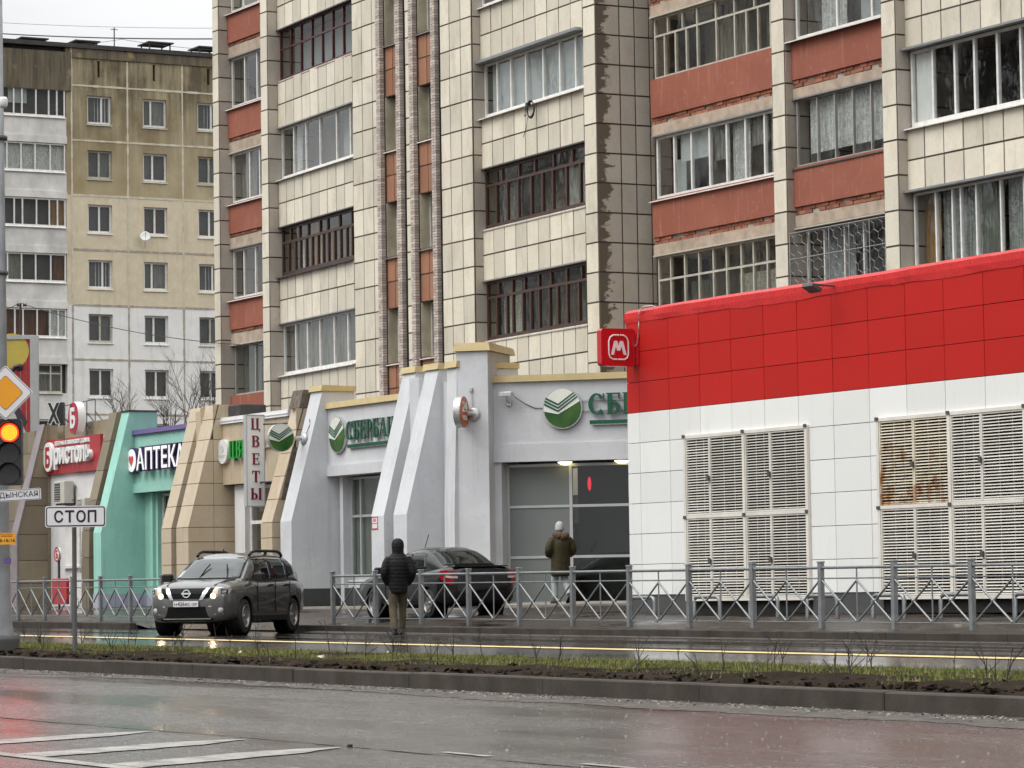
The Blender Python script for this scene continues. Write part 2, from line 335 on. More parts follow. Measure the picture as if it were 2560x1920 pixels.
# verge: soil ridge near the kerb, turf behind it
mb = MB(); nx, ny = 330, 16; xs = [-75+78*i/nx for i in range(nx+1)]
vs_ = []
for x in xs:
    for j in range(ny+1):
        y = 14.03+4.76*j/ny; drop = .05*max(0, (y-16.8)/2)
        edge_ = min(1, j/2, (ny-j)/2)
        vs_.append((x, y, gz(x)+.125-drop+edge_*(.035+R.uniform(-.022, .03)*(1.6 if 1 < j < 6 else .6))))
mb.add(vs_, [(i*(ny+1)+j, (i+1)*(ny+1)+j, (i+1)*(ny+1)+j+1, i*(ny+1)+j+1) for i in range(nx) for j in range(ny)], True)
struct('verge', mb, 'soil')
mb = MB()
for k in range(4200):
    x = R.uniform(-66, -2); y = 14.35+abs(R.gauss(.25, .42)); s = R.uniform(.015, .05)*(1.5 if R.random() < .12 else 1); z = gz(x)+.15
    if y > 15.7: continue
    pts = [Vector((R.uniform(-1, 1), R.uniform(-1, 1), R.uniform(-.5, .9)))*s for _ in range(6)]
    c = Vector((x, y, z)); mb.add([c+p for p in pts], [(0, 1, 2), (0, 2, 3), (0, 3, 4), (0, 4, 1), (5, 2, 1), (5, 3, 2), (5, 4, 3), (5, 1, 4)])
o = struct('soil_clods', mb, 'soil'); o['kind'] = 'stuff'; tag(o, 'dark crumbled soil heaped along the near kerb of the verge', 'soil')
# turf
t = NT('grass'); r = t.rand(); n_ = t.noise(.8, 4)
t.col(t.mix(t.rng(n_, .3, .7), t.mix(r, (.07, .10, .015), (.15, .19, .03)), t.mix(r, (.11, .13, .025), (.2, .2, .06)))); gcol = t.b.inputs['Base Color'].links[0].from_socket; t.col(t.mix(t.rng(r, .80, .82), gcol, (.24, .19, .09))); t.set(rough=.6, spec=.2); MATS['grass'] = t.m
mb = MB()
for k in range(95000):
    x = R.uniform(-66, -8); y = R.uniform(14.75, 17.9)
    if y < 15.5 and R.random() > (y-14.7)/.9: continue
    if math.sin(x*1.3+y*2)+math.sin(x*.37-y) > 1.35: continue
    h = R.uniform(.03, .085); a = R.uniform(0, 6.28); w = .008; z = gz(x)+.135-.05*max(0, (y-16.8)/2)
    dx, dy = math.cos(a)*w, math.sin(a)*w; lx, ly = R.uniform(-.05, .05), R.uniform(-.05, .05)
    mb.add([(x-dx, y-dy, z), (x+dx, y+dy, z), (x+lx, y+ly, z+h)], [(0, 1, 2)])
o = struct('grass', mb, 'grass'); o['kind'] = 'stuff'; tag(o, 'short spring grass on the verge between the two carriageways', 'grass')
def kerb(name, y0, y1, h0, h1, runs, ln=1.0, dz=.0):
    """row of kerb stones, one object each"""
    root = bpy.data.objects.new(name, None); COL.objects.link(root); root['kind'] = 'structure'; BASE[root.name] = Vector()
    me = {}
    for a, b in runs:
        n = round((b-a)/ln)
        for i in range(n):
            k = R.randrange(4)
            if k not in me: me[k] = MB().bc(0, ln-.004, 0, y1-y0, h0, h1+R.uniform(-.006, .006), .012).mesh('kerbstone')
            o = obj('kerbstone', me[k], 'kerbstone', root); x = a+i*ln
            o.location = (x, y0+R.uniform(-.004, .004), gz(x)+dz); o.rotation_euler = (0, .0033, R.uniform(-.006, .006))
    return root
kerb('near_kerb', 13.87, 14.03, -.12, .165, [(-62, -4.5)], 2.5)
kerb('middle_kerb', 18.78, 18.92, -.12, .085, [(-66, -14)])
kerb('far_kerb', 29.22, 29.38, -.12, .142, [(-92, -71), (-62, -30)])
# sandy silt in the gutters
def silt(name, yk, sgn, x0, x1, w):
    mb = MB(); n = int((x1-x0)/.16); vs_ = []; ww = w
    for i in range(n+1):
        x = x0+(x1-x0)*i/n; ww = max(.06, min(w*1.5, ww+R.uniform(-.07, .07)))
        vs_ += [(x, yk, gz(x)+.022), (x, yk+sgn*ww*.5, gz(x)+.014+R.uniform(-.006, .006)), (x, yk+sgn*ww, gz(x)+.003)]
    mb.add(vs_, [(3*i+j, 3*i+3+j, 3*i+4+j, 3*i+1+j) for i in range(n) for j in (0, 1)]); o = struct(name, mb, 'sand'); o['kind'] = 'structure'
silt('gutter_silt', 13.875, -1, -60, -6, .5); silt('far_gutter_silt', 29.225, -1, -61, -30, .28)
# grit washed against the kerb
mb = MB()
for k in range(5200):
    x = R.uniform(-60, -8); y = 13.86-abs(R.gauss(0, .22)); s = R.uniform(.004, .014); c = Vector((x, y, gz(x)+.015+.2*s)); pts = [c+Vector((R.uniform(-1, 1)*1.6, R.uniform(-1, 1)*1.6, R.uniform(-.2, 1)))*s for _ in range(4)]
    mb.add(pts, [(0, 1, 2), (0, 2, 3), (0, 3, 1), (1, 3, 2)])
mat('grit', (.24, .225, .205), .7, var=.5, scale=30)
o = struct('gutter_grit', mb, 'grit'); o['kind'] = 'stuff'; tag(o, 'pale grit washed into the gutter along the near kerb', 'grit')
# loose grit scattered over the wet near carriageway
mb = MB()
for k in range(3200):
    x = -8-30*R.random()**1.3; y = R.uniform(3.5, 13.6); s = R.uniform(.0025, .0065)*(1.6 if R.random() < .05 else 1); c = Vector((x, y, gz(x)+.4*s)); a = R.uniform(0, 6.28)
    pts = [c+Vector((math.cos(a+q)*s*1.5, math.sin(a+q)*s*1.5, -.3*s)) for q in (0, 2.1, 4.2)]+[c+Vector((0, 0, s))]
    mb.add(pts, [(0, 1, 3), (1, 2, 3), (2, 0, 3)])
o = struct('road_grit', mb, 'grit'); o['kind'] = 'stuff'; tag(o, 'fine pale grit scattered over the wet near carriageway', 'grit')
# markings
def strip(name, pts, m, parent=None):
    mb = MB(); mb.add([(x, y, gz(x)+.006+h) for x, y, h in pts], [tuple(range(len(pts)))]); return struct(name, mb, m)
def yline():
    mb = MB(); n = 90; vs_ = []
    for i in range(n+1):
        x = -68+54*i/n; e = R.uniform(-.008, .008); vs_ += [(x, 22.66+e, gz(x)+.0528), (x, 23.02+e, gz(x)+.0555)]
    mb.add(vs_, [(2*i, 2*i+2, 2*i+3, 2*i+1) for i in range(n)]); struct('yellow_line', mb, 'road_yellow')
yline()
for (xa, ya), (xb, yb), w in (((-19.95, 6.95), (-20.85, 8.75), .46), ((-18.42, 6.95), (-19.35, 8.75), .46), ((-16.98, 6.95), (-17.98, 8.75), .46)):
    mb = MB(); n = 14; vs_ = []
    for i in range(n+1):
        f = i/n; x = xa+(xb-xa)*f; y = ya+(yb-ya)*f; ww = w*(1 if f < .72 else max(.1, 1-(f-.72)*3.2)); e = R.uniform(-.02, .02)
        vs_ += [(x-ww/2+e, y, gz(x)+.005), (x+ww/2+e, y, gz(x)+.005)]
    mb.add(vs_, [(2*i, 2*i+1, 2*i+3, 2*i+2) for i in range(n)]); struct('hatch_marking', mb, 'road_white')
strip('lane_marking', [(-32, 6.80, 0), (-9, 6.80, 0), (-9, 6.93, 0), (-32, 6.93, 0)], 'road_white')
for a, b in ((-17.0, -16.4), (-15.4, -14.2)): strip('worn_dash', [(a, 8.93, 0), (b, 8.90, 0), (b, 8.97, 0), (a, 8.99, 0)], 'road_white')
mb = MB(); n = 160; vs_ = []; yy_ = 8.84
for i in range(n+1):
    x = -40+32*i/n; yy_ = 8.84+.03*math.sin(x*.9)+R.uniform(-.012, .012); w = max(.004, .016+R.uniform(-.014, .016)); vs_ += [(x, yy_-w, gz(x)+.004), (x, yy_+w, gz(x)+.004)]
mb.add(vs_, [(2*i, 2*i+2, 2*i+3, 2*i+1) for i in range(n)]); struct('asphalt_seam', mb, 'tar')
# low concrete apron in front of the shops and the bank's entrance platform
mb = MB(); mb.b(-110, -64.2, 34.35, 36.6, .1, .50); apron = struct('apron', mb, 'paving')
# ------------------------------------------------------------------ the tiled apartment block
YA = 39.3
apt = thing('apartment_block', 'tall cream tiled apartment block with red balconies rising behind the shops', 'building', (-70, 46, 0))
TILES = []      # (matrix, s0, s1, z0, z1, material): facing slabs gathered, then made into objects
def tiles(T, cols, rows, m='tile', gap=.014):
    for a, b in zip(cols, cols[1:]):
        for c, d in zip(rows, rows[1:]):
            if b-a > .05 and d-c > .05: TILES.append((T, a+gap, b-gap, c+gap, d-gap, m))
def span(a, b, n): return [a+(b-a)*i/n for i in range(n+1)]
def plan(x, y, x2, y2):
    """facade-local frame: s along the face, t out of it, z up -> matrix with columns s, out, z"""
    d = Vector((x2-x, y2-y, 0)).normalized(); n = Vector((d.y, -d.x, 0))
    return Matrix(((d.x, n.x, 0, x), (d.y, n.y, 0, y), (0, 0, 1, 0), (0, 0, 0, 1))), math.hypot(x2-x, y2-y)
ROWS = [6.18+.709*k for k in range(-4, 21)]
ZT = 20.4
wall = MB(); wall.b(-88.7, -66.6, 40.75, 54, 0, ZT); wall.b(-66.6, -30, 41.9, 54, 0, ZT)
part('core_wall', wall, 'concrete', apt)
def block(x0, x1, y0, y1, z0=2.0, z1=ZT, m='grout', name='wall'):
    return part(name, MB().b(x0, x1, y0, y1, z0, z1), m, apt)
# ---- windows
def glazing(T, s0, s1, z0, z1, cols, fm='frame_white', gl='glass', inset=.06, sill=True, transom=None, top=None, back=None, fw=.045, sillm=None, name='window', bars=None, parent=None, sillout=.10, dep=.07):
    """frame with one pane object for every light; cols are fractions of the width; back = [(fraction a, b, top drop, bottom lift, material, distance)]"""
    P = parent or apt; L = s1-s0; f = MB(T)
    y0, y1 = -inset-dep, -inset
    f.b(s0, s1, y0, y1, z0, z0+fw*1.3); f.b(s0, s1, y0, y1, z1-fw, z1)
    zt = z1 if transom is None else z0+(z1-z0)*transom
    edges = [0]+list(cols)+[1]
    hm = fw/2
    f.b(s0, s0+fw, y0, y1, z0+fw*1.3, z1-fw); f.b(s1-fw, s1, y0, y1, z0+fw*1.3, z1-fw)
    if transom is not None: f.b(s0+fw, s1-fw, y0+.004, y1-.004, zt-hm, zt+hm)
    for c in cols: f.b(s0+L*c-hm, s0+L*c+hm, y0+.002, y1+.003, z0+fw*1.3, (zt-hm if transom is not None else z1-fw))
    for c in (top or (cols if transom is not None else [])):
        f.b(s0+L*c-hm, s0+L*c+hm, y0+.002, y1+.003, zt+hm, z1-fw)
    w = part(name, f, fm, P)
    def pane(a, b, c, d):
        part('pane', MB(T).b(a, b, y0+.025+R.uniform(0, .006), y0+.033, c, d), gl, w)
    for a, b in zip(edges, edges[1:]):
        pane(s0+L*a+(fw if a == 0 else hm), s0+L*b-(fw if b == 1 else hm), z0+fw*1.3, zt-(hm if transom is not None else fw))
    if transom is not None:
        e2 = [0]+list(top or cols)+[1]
        for a, b in zip(e2, e2[1:]): pane(s0+L*a+(fw if a == 0 else hm), s0+L*b-(fw if b == 1 else hm), zt+hm, z1-fw)
    if sill: part('sill', MB(T).add([(s0-.06, -inset, z0), (s1+.02, -inset, z0), (s1+.02, sillout, z0-.05), (s0-.06, sillout, z0-.05), (s0-.06, -inset, z0-.012), (s1+.02, -inset, z0-.012), (s1+.02, sillout, z0-.075), (s0-.06, sillout, z0-.075)],
                       [(0, 1, 2, 3), (7, 6, 5, 4), (0, 3, 7, 4), (3, 2, 6, 7), (2, 1, 5, 6), (1, 0, 4, 5)]), sillm or fm, w)
    for a, b, dt, db, bm_, dist in (back or []):
        n = max(6, int((b-a)*L/.06)); mb = MB(T); vs_ = []
        for i in range(n+1):
            s = s0+L*(a+(b-a)*i/n); d = -inset-dep-dist-(.025*math.sin(i*2.1)+R.uniform(-.008, .008) if 'blind' not in bm_ else 0)
            vs_ += [(s, d, z0+.06+db*(z1-z0)), (s, d, z1-.03-dt*(z1-z0))]
        mb.add(vs_, [(2*i, 2*i+2, 2*i+3, 2*i+1) for i in range(n)], True); part('curtain_or_dim_back', mb, bm_, w, fix=False)
    return w
ST = 2.84
# ---- piers and the flat tiled stretches
def pier(x0, x1, y0, y1, z0=2.0, sidew=None, rows=ROWS):
    block(x0, x1-.012, y0+.012, y1, z0)
    T, L = plan(x0, y0, x1, y0); tiles(T, [0, L], rows)
    T2, L2 = plan(x1, y0, x1, y1); k = max(1, round(L2/.62)); tiles(T2, span(.012, L2, k), rows, 'tile_darker')
pier(-88.77, -88.33, YA, 40.76); pier(-85.37, -84.90, YA, 40.76)
for x0, x1, cols in ((-79.43, -77.89, [0, .6, 1.22, 1.54]), (-76.28, -75.97, [0, .31]), (-74.30, -72.60, [0, .52, 1.12, 1.70]), (-67.0, -66.43, [0, .57])):
    block(x0, x1, YA+.012, 40.76); T, L = plan(x0, YA, x1, YA); tiles(T, cols, ROWS)
T, L = plan(-72.588, YA+.012, -72.588, 40.0); tiles(T, [.012, .7], ROWS, 'tile_darker')
# the flank next to the red balconies
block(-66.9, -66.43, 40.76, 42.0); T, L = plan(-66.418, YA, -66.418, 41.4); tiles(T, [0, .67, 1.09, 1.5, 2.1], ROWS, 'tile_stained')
# ---- stairwell strips between brick pilasters
BR = MB()
def bricks(x0, x1, y0, z0, z1, side=True, d=.12, bh=.072, mb=None):
    mb = mb or BR; z = z0; k = 0
    while z < z1:
        n = 1 if x1-x0 < .3 else round((x1-x0)/.25); off = (k % 2)*.5
        e = [x0+(x1-x0)*max(0, min(1, (i+off)/n)) for i in range(-1, n+1)]
        for a, b in zip(e, e[1:]):
            if b-a > .03: mb.b(a+.006, b-.006, y0+R.uniform(-.004, .004), y0+d, z+.005, z+bh-.005)
        z += bh; k += 1
for x0, x1 in ((-77.89, -77.64), (-76.73, -76.48), (-75.97, -75.72), (-74.73, -74.48)):
    block(x0+.01, x1-.01, YA, 40.76, m='grout', name='pilaster'); bricks(x0, x1, YA-.06, 5.0, 19.0)
o = part('pilaster_bricks', BR, 'brick', apt); o['kind'] = 'stuff'
for x0, x1, bl in ((-77.64, -76.73, 0), (-75.72, -74.73, .03)):
    T, L = plan(x0, YA+.10, x1, YA+.10)
    for k in range(-1, 4):
        zb = 9.74+bl+ST*k; zt = zb+1.44
        part('spandrel', MB().b(x0, x1, YA+.112, 40.76, zt-ST, zb), 'grout', apt)
        if k >= 0 or True: tiles(T, [0, L/2, L], [zt-ST, zt-ST+.72, zb], 'tile_brown')
        part('reveal', MB().b(x0-.02, x0+.012, YA+.10, 39.72, zb, zt), 'reveal_ochre', apt)
        T3, L3 = plan(x0+.013, 39.68, x1, 39.68)
        glazing(T3, 0, L3, zb, zt, [.45] if k < 1 else [.5], 'frame_white' if k in (-1, 0, 2) else 'frame_old', inset=0, sill=True, sillout=.36, sillm='frame_white' if k % 2 else 'zinc', back=[(0, 1, 0, 0, 'dim_room', .3)], gl='glass')
# ---- bay of loggias, slightly splayed: the left end set back, the right end flush
def bay(x0, y0, x1, y1, sills, wtops, ncol, wins, rows=2, top=ZT):
    T, L = plan(x0, y0, x1, y1); k = len(sills)
    for i in range(k):
        lo = wtops[i-1] if i else 2.4
        mb = MB().add([(x0, y0+.012, lo), (x1, y1+.012, lo), (x1, 41.0, lo), (x0, 41.0, lo), (x0, y0+.012, sills[i]-.02), (x1, y1+.012, sills[i]-.02), (x1, 41.0, sills[i]-.02), (x0, 41.0, sills[i]-.02)],
                      [(3, 2, 1, 0), (4, 5, 6, 7), (0, 1, 5, 4), (1, 2, 6, 5), (2, 3, 7, 6), (3, 0, 4, 7)])
        part('parapet', mb, 'grout', apt)
        rr = span(lo, sills[i], 2) if i else [sills[0]-.68*q for q in range(6, -1, -1)]
        tiles(T, span(0, L, ncol), rr)
        if wins[i]: glazing(T, .02, L-.02, sills[i], wtops[i], **wins[i])
        part('window_head', MB(T).b(0, L, -.05, .035, wtops[i]-.005, wtops[i]+.03), 'tin_dark' if i % 2 else 'zinc', apt)
S1 = [7.06, 9.89, 12.68, 15.52, 18.36]; W1 = [8.50, 11.27, 14.13, 16.96, 19.8]
bay(-84.9, 39.62, -79.43, YA+.0, S1, W1, 9, [
    dict(cols=[.17, .33, .5, .69, .87], fw=.06, fm='frame_white', back=[(0, 1, 0, 0, 'net_curtain', .12)], inset=.1, sillm='frame_white'),
    dict(cols=[.09, .18, .25, .33, .41, .49, .56, .63, .71, .79, .87, .94], transom=.68, top=[.12, .24, .36, .52, .62, .78, .94], fm='frame_brown', gl='glass_old', inset=.08, sill=True, sillm='tin_dark', sillout=.12, fw=.075,
         back=[(.02, .12, .3, 0, 'net_curtain', .1), (.2, .26, .3, 0, 'lace', .1), (.29, .44, 0, 0, 'drape_ochre', .15), (.46, .52, .3, 0, 'lace', .1), (.55, .62, .3, 0, 'drape_ochre', .1), (.64, 1, .32, 0, 'net_curtain', .2)]),
    dict(cols=[.17, .34, .53, .75, .93], fw=.055, fm='frame_white', inset=.1, back=[(.08, .16, 0, 0, 'lace', .2), (.6, .78, 0, 0, 'blind', .5)]),
    dict(cols=[.15, .29, .44, .58, .72, .86], transom=.62, fm='frame_maroon', inset=.08, sill=True, sillm='frame_maroon', sillout=.0, gl='glass_clean', back=[(0, 1, 0, 0, 'blind', .6)]),
    dict(cols=[.25, .5, .75], fm='frame_white')])
S2 = [7.14, 9.97, 12.80, 15.64, 18.48]; W2 = [8.62, 11.47, 14.17, 17.1, 19.9]
old = dict(cols=[.1, .2, .26, .36, .44, .52, .62, .70, .79, .9], transom=.72, top=[.12, .26, .38, .52, .64, .79, .93], fm='frame_brown', gl='glass_old', inset=.08, sillm='frame_grey', sillout=.02, fw=.07)
bay(-72.6, 39.56, -67.0, YA, S2, W2, 9, [
    dict(old, back=[(.02, .2, 0, 0, 'lace', .35), (.5, .75, .3, 0, 'net_curtain', .6)]),
    dict(old, fm='frame_brown', cols=[.11, .22, .33, .46, .57, .67, .80, .93], top=[.17, .34, .5, .68, .86], back=[(0, .2, .3, 0, 'net_curtain', .4), (.66, .95, .25, 0, 'blind', .4)]),
    dict(cols=[.13, .27, .42, .59, .75, .9], fw=.06, fm='frame_white', inset=.1, sillout=.12, back=[(.04, .98, 0, 0, 'blind', .06)]),
    dict(cols=[.25, .5, .75], fm='frame_white'), None])
part('window_canopy', MB(plan(-72.6, 39.56, -67.0, YA)[0]).b(.0, 5.55, -.02, .16, 14.17, 14.24), 'zinc', apt)
# ---- red rendered balconies: panel, course of bare brick, lintel, glazing
RB = MB()
def redbal(x0, x1, y, zs, dz_red, dz_brk, dz_win, back_y, wins, lintel='lintel', rough_l=True):
    T, L = plan(x0, y, x1, y)
    for i, s in enumerate(zs):
        part('slab', MB().b(x0, x1, y+.05, back_y, s-dz_win+.02, s-.06), 'concrete', apt)
        part('parapet_panel', MB().b(x0+.01, x1-.01, y-.03, y+.05, s-dz_red, s-.0), 'red_render', apt)
        k = 0; z = s-dz_red
        while z-.085 > s-dz_brk-.01:
            n = round(L/.26)
            for j in range(n+1):
                a = x0+L*max(0, (j-(k % 2)*.5)/n)+.008; b = x0+L*min(1, (j+1-(k % 2)*.5)/n)-.008
                if b-a > .04 and R.random() > .08: RB.b(a, b, y+.015+R.uniform(-.012, .02), y+.06, z-.08, z-.006)
            z -= .085; k += 1
        part('lintel', MB().b(x0+.01, x1-.01, y-.005, y+.06, s-dz_win+.03, s-dz_brk), lintel, apt)
        w = wins[i]
        if w: glazing(T, .06, L-.01, s, s+(ST-dz_win) if 'z1' not in w else w['z1'], **{k: v for k, v in w.items() if k != 'z1'})
        part('window_head', MB(T).b(0, L, -.09, .03, s+ST-dz_win-.006, s+ST-dz_win+.028), 'zinc' if i % 2 else 'frame_old', apt)
lw = dict(fm='frame_white', inset=.08, sillout=.12, fw=.06)
redbal(-88.33, -85.37, 39.62, [6.66, 9.50, 12.34, 15.18, 18.02], .89, 1.02, 1.36, 40.8, [
    dict(cols=[.5], fm='frame_grey', inset=.1, sill=False, back=[(0, .45, 0, 0, 'drape_green', .2)]),
    dict(lw, cols=[.26, .54, .84], back=[(.1, .5, 0, 0, 'drape_brown', .5), (.5, .8, 0, 0, 'lace', .2)]),
    dict(lw, cols=[.42, .66, .8], back=[(0, .42, 0, 0, 'net_curtain', .2)]),
    dict(lw, cols=[.32, .62], back=[(0, .6, 0, 0, 'dim_room', .5)]), dict(lw, cols=[.3, .66])])
T, L = plan(-88.33, 39.60, -85.37, 39.60)
tiles(T, span(0, L, 4), [3.2, 3.9, 4.6, 5.3, 5.75])
block(-88.33, -85.37, 39.612, 40.8, 2.4, 5.32)
redbal(-65.66, -60.0, 40.37, [7.14, 9.97, 12.81, 15.65], .90, 1.07, 1.36, 42.0, [
    dict(cols=[.1, .21, .32, .43, .53, .64, .73, .83, .94], transom=.62, fm='frame_old', gl='glass_old', inset=.07, sill=False, fw=.05, back=[(.5, .95, .42, .0, 'lace', .4), (.1, .3, .4, 0, 'drape_green', .5)]),
    dict(lw, cols=[.14, .275, .415, .545, .685, .825, .93], back=[(.04, .13, .35, 0, 'blind', .3), (.15, .40, 0, .5, 'blind', .08), (.42, .54, 0, .4, 'net_curtain', .08), (.55, .68, 0, 0, 'lace', .1), (.69, .82, 0, .5, 'net_curtain', .08), (.83, 1, 0, 0, 'lace', .1)]),
    dict(cols=[.081, .168, .254, .339, .485, .623, .71, .796, .886], transom=.70, top=[.108, .225, .339, .483, .623, .77, .9], fm='frame_old', gl='glass_old', inset=.07, sill=False, fw=.05, back=[(.4, .62, 0, 0, 'net_curtain', .35), (.68, .92, .1, 0, 'net_curtain', .6)]), None])
redbal(-59.46, -54.6, 40.2, [7.14, 9.99, 12.79, 15.65], .88, 1.07, 1.36, 42.0, [
    dict(cols=[.14, .3, .45, .62, .8], fm='frame_white', inset=.25, sill=False, back=[(.0, .25, 0, 0, 'blind', .4), (.5, .6, 0, 0, 'blind', .3), (.72, .8, 0, 0, 'blind', .3), (.85, 1, 0, 0, 'checker_net', .2)]),
    dict(cols=[.165, .305, .445, .585, .73, .87], fm='frame_grey', inset=.05, sill=True, sillm='tin_dark', sillout=.06, fw=.028, back=[(.06, .9, 0, .14, 'lace', .1)]),
    dict(lw, cols=[.33, .6, .85], sillout=.2, back=[(.1, .3, 0, 0, 'lace', .3), (.35, .85, 0, 0, 'blind', .5)]), None])
o = part('bare_bricks', RB, 'brick_red', apt); o['kind'] = 'stuff'
pier(-59.98, -59.47, 40.0, 41.9); block(-66.42, -65.66, 40.9, 42, name='wall'); pier(-53.74, -53.25, 38.5, 41.9)
# honeycomb grating over the second balcony
gr = MB(); x0, x1, z0, z1, y = -59.42, -54.9, 6.9, 8.52, 40.02
for x in (x0, x0+.75, x0+1.5, x0+2.25, x0+3.0, x1): gr.tube([(x, y, z0), (x, y, z1)], .016, 6)
for z in (z0, 7.95, z1): gr.tube([(x0, y, z), (x1, y, z)], .014, 6)
hx, hz = .15, .2; j = 0; z = z0
while z < z1-.1:
    x = x0+(j % 2)*hx
    while x < x1-.1:
        gr.tube([(x, y+.01, z), (x, y+.01, z+hz*.6)], .007, 4, False)
        for s in (-1, 1):
            if x0 <= x+s*hx <= x1: gr.tube([(x, y+.01, z+hz*.6), (x+s*hx, y+.01, z+hz)], .007, 4, False)
        x += 2*hx
    z += hz; j += 1
part('window_grating', gr, 'zinc', apt)
# ---- right-hand bay
S3 = [7.14, 9.98, 12.81, 15.65]; W3 = [8.64, 11.51, 14.3, 17.1]
T, L = plan(-53.3, 38.75, -44.0, 38.75)
for i in range(4):
    lo = W3[i-1] if i else 2.4
    part('parapet', MB().b(-53.3, -44.0, 38.762, 42, lo, S3[i]-.02), 'grout', apt)
    tiles(T, [0]+[.61+.64*q for q in range(13)]+[9.3], span(lo, S3[i], 2) if i else [5.1, 5.8, 6.46, 7.14])
    if i < 3: glazing(T, .1, 9.2, S3[i], W3[i], **[
        dict(cols=[.08, .14, .17, .225, .31, .39, .47, .55, .63, .71, .79, .87], fm='frame_white', inset=.08, back=[(.0, .06, 0, 0, 'drape_ochre', .2), (.08, .22, 0, 0, 'checker_net', .12), (.22, .3, 0, 0, 'drape_green', .1), (.31, 1, 0, 0, 'checker_net', .12)]),
        dict(cols=[.08, .16, .23, .31, .39, .47, .55, .63, .71, .79, .87], fm='frame_white', inset=.08, fw=.06, back=[(0, .078, 0, 0, 'board_white', .01), (.08, 1, 0, 0, 'dim_room', .9)]),
        dict(cols=[.1, .2, .3, .4, .5, .6, .7, .8, .9], fm='frame_white', inset=.08)][i])
    part('window_canopy', MB(T).b(-.02, 9.3, -.06, .14, W3[i]+.005, W3[i]+.05), 'zinc', apt)
block(-44.0, -30, 38.9, 42.0)
part('roof', MB().b(-88.9, -29.9, 40.0, 54.2, ZT, ZT+.3), 'roofing', apt)
# ---- facing slabs: the 300 that show largest are objects, the rest one field
def area(tl):
    T, a, b, c, d, m = tl; p = T @ Vector(((a+b)/2, 0, (c+d)/2)); q = p-CAM; z = q.dot(CF)
    x, y = 1280+FPX*q.dot(CR)/z, 960-FPX*q.dot(CU)/z
    n = Vector((T[0][1], T[1][1], 0)); return (b-a)*(d-c)*abs(n.dot(q.normalized()))/z**2 if -60 < x < 2620 and -60 < y < 1150 and not (x > 1570 and y > 800-.166*(x-1565)) else 0
TILES.sort(key=area, reverse=True)
TM = {}
def tilemesh(w, h):
    k = (round(w, 2), round(h, 2))
    if k not in TM:
        c = .006; mb = MB()
        mb.add([(-w/2, 0, -h/2), (w/2, 0, -h/2), (w/2, 0, h/2), (-w/2, 0, h/2), (-w/2+c, .03, -h/2+c), (w/2-c, .03, -h/2+c), (w/2-c, .03, h/2-c), (-w/2+c, .03, h/2-c)],
               [(0, 1, 5, 4), (1, 2, 6, 5), (2, 3, 7, 6), (3, 0, 4, 7), (4, 5, 6, 7)]); me = mb.mesh('tile'); TM[k] = me
    return TM[k]
fields = {}
for i, (T, a, b, c, d, m) in enumerate(TILES):
    p = T @ Vector(((a+b)/2, -.03+R.uniform(-.004, .004), (c+d)/2)); n = Vector((T[0][1], T[1][1], 0))
    rot = Matrix(((T[0][0], n.x, 0), (T[1][0], n.y, 0), (0, 0, 1))).to_4x4() @ Matrix.Rotation(R.uniform(-.006, .006), 4, 'X') @ Matrix.Rotation(R.uniform(-.006, .006), 4, 'Z')
    M4 = Matrix.Translation(p) @ rot
    if i < 300:
        me = tilemesh(b-a, d-c)
        if m != 'tile': me = me.copy()
        o = obj('tile', me, None, apt)
        if not me.materials: me.materials.append(MATS[m])
        elif m != 'tile': me.materials[0] = MATS[m]
        o.matrix_local = Matrix.Translation(-BASE[apt.name]) @ M4
    else:
        w, h = b-a, d-c; e = .006; mb = fields.setdefault(m, MB()); mb.T = M4
        mb.add([(-w/2, 0, -h/2), (w/2, 0, -h/2), (w/2, 0, h/2), (-w/2, 0, h/2), (-w/2+e, .03, -h/2+e), (w/2-e, .03, -h/2+e), (w/2-e, .03, h/2-e), (-w/2+e, .03, h/2-e)],
               [(0, 1, 5, 4), (1, 2, 6, 5), (2, 3, 7, 6), (3, 0, 4, 7), (4, 5, 6, 7)])
for m, mb in fields.items():
    o = part('tile_field', mb, m, apt, fix=False); o['kind'] = 'stuff'
# ------------------------------------------------------------------ the panel block across the side street
XP = -157.0
pan = thing('panel_block', 'nine storey concrete panel block, stained ochre above and white below', 'building', (XP-6, 66, .35))
t = NT('panel_render'); z = t.xyz(2); y = t.xyz(1)
n1 = t.noise(.55, 7, rough=.65); n2 = t.noise(1.3, 6, sc=(1, 2.2, .22), rough=.65); n3 = t.noise(2.2, 5); f = t.noise(16, 3)
och = t.mix(t.rng(n3, .3, .7), (.40, .325, .195), (.51, .43, .28))
och = t.mix(t.math('MULTIPLY', t.rng(n1, .45, .62), .75), och, (.33, .25, .12))
# soot and moss thicken with height under the leaking roof edge
soot = t.math('MULTIPLY', t.rng(z, 21.0, 27.6), t.rng(t.math('ADD', t.math('MULTIPLY', n2, .6), t.math('MULTIPLY', n1, .5)), .38, .62))
och = t.mix(t.math('MULTIPLY', soot, .9), och, (.085, .068, .042))
bei = t.mix(t.rng(n3, .3, .7), (.62, .53, .37), (.71, .62, .46)); bei = t.mix(t.math('MULTIPLY', t.rng(n2, .55, .75), .35), bei, (.33, .27, .17))
whi = t.mix(t.rng(n3, .3, .7), (.78, .77, .735), (.86, .85, .82)); whi = t.mix(t.math('MULTIPLY', t.rng(n2, .52, .75), .4), whi, (.40, .38, .33))
c = t.mix(t.rng(z, 21.39, 21.41), bei, och); c = t.mix(t.rng(z, 15.73, 15.75), whi, c)
t.col(c); t.set(rough=.85); t.bump(f, .4, .01); MATS['panel_render'] = t.m
mat('joint_seal', (.62, .57, .44), .8, var=.2, scale=3); mat('joint_grey', (.42, .37, .31), .85, var=.3, scale=3)
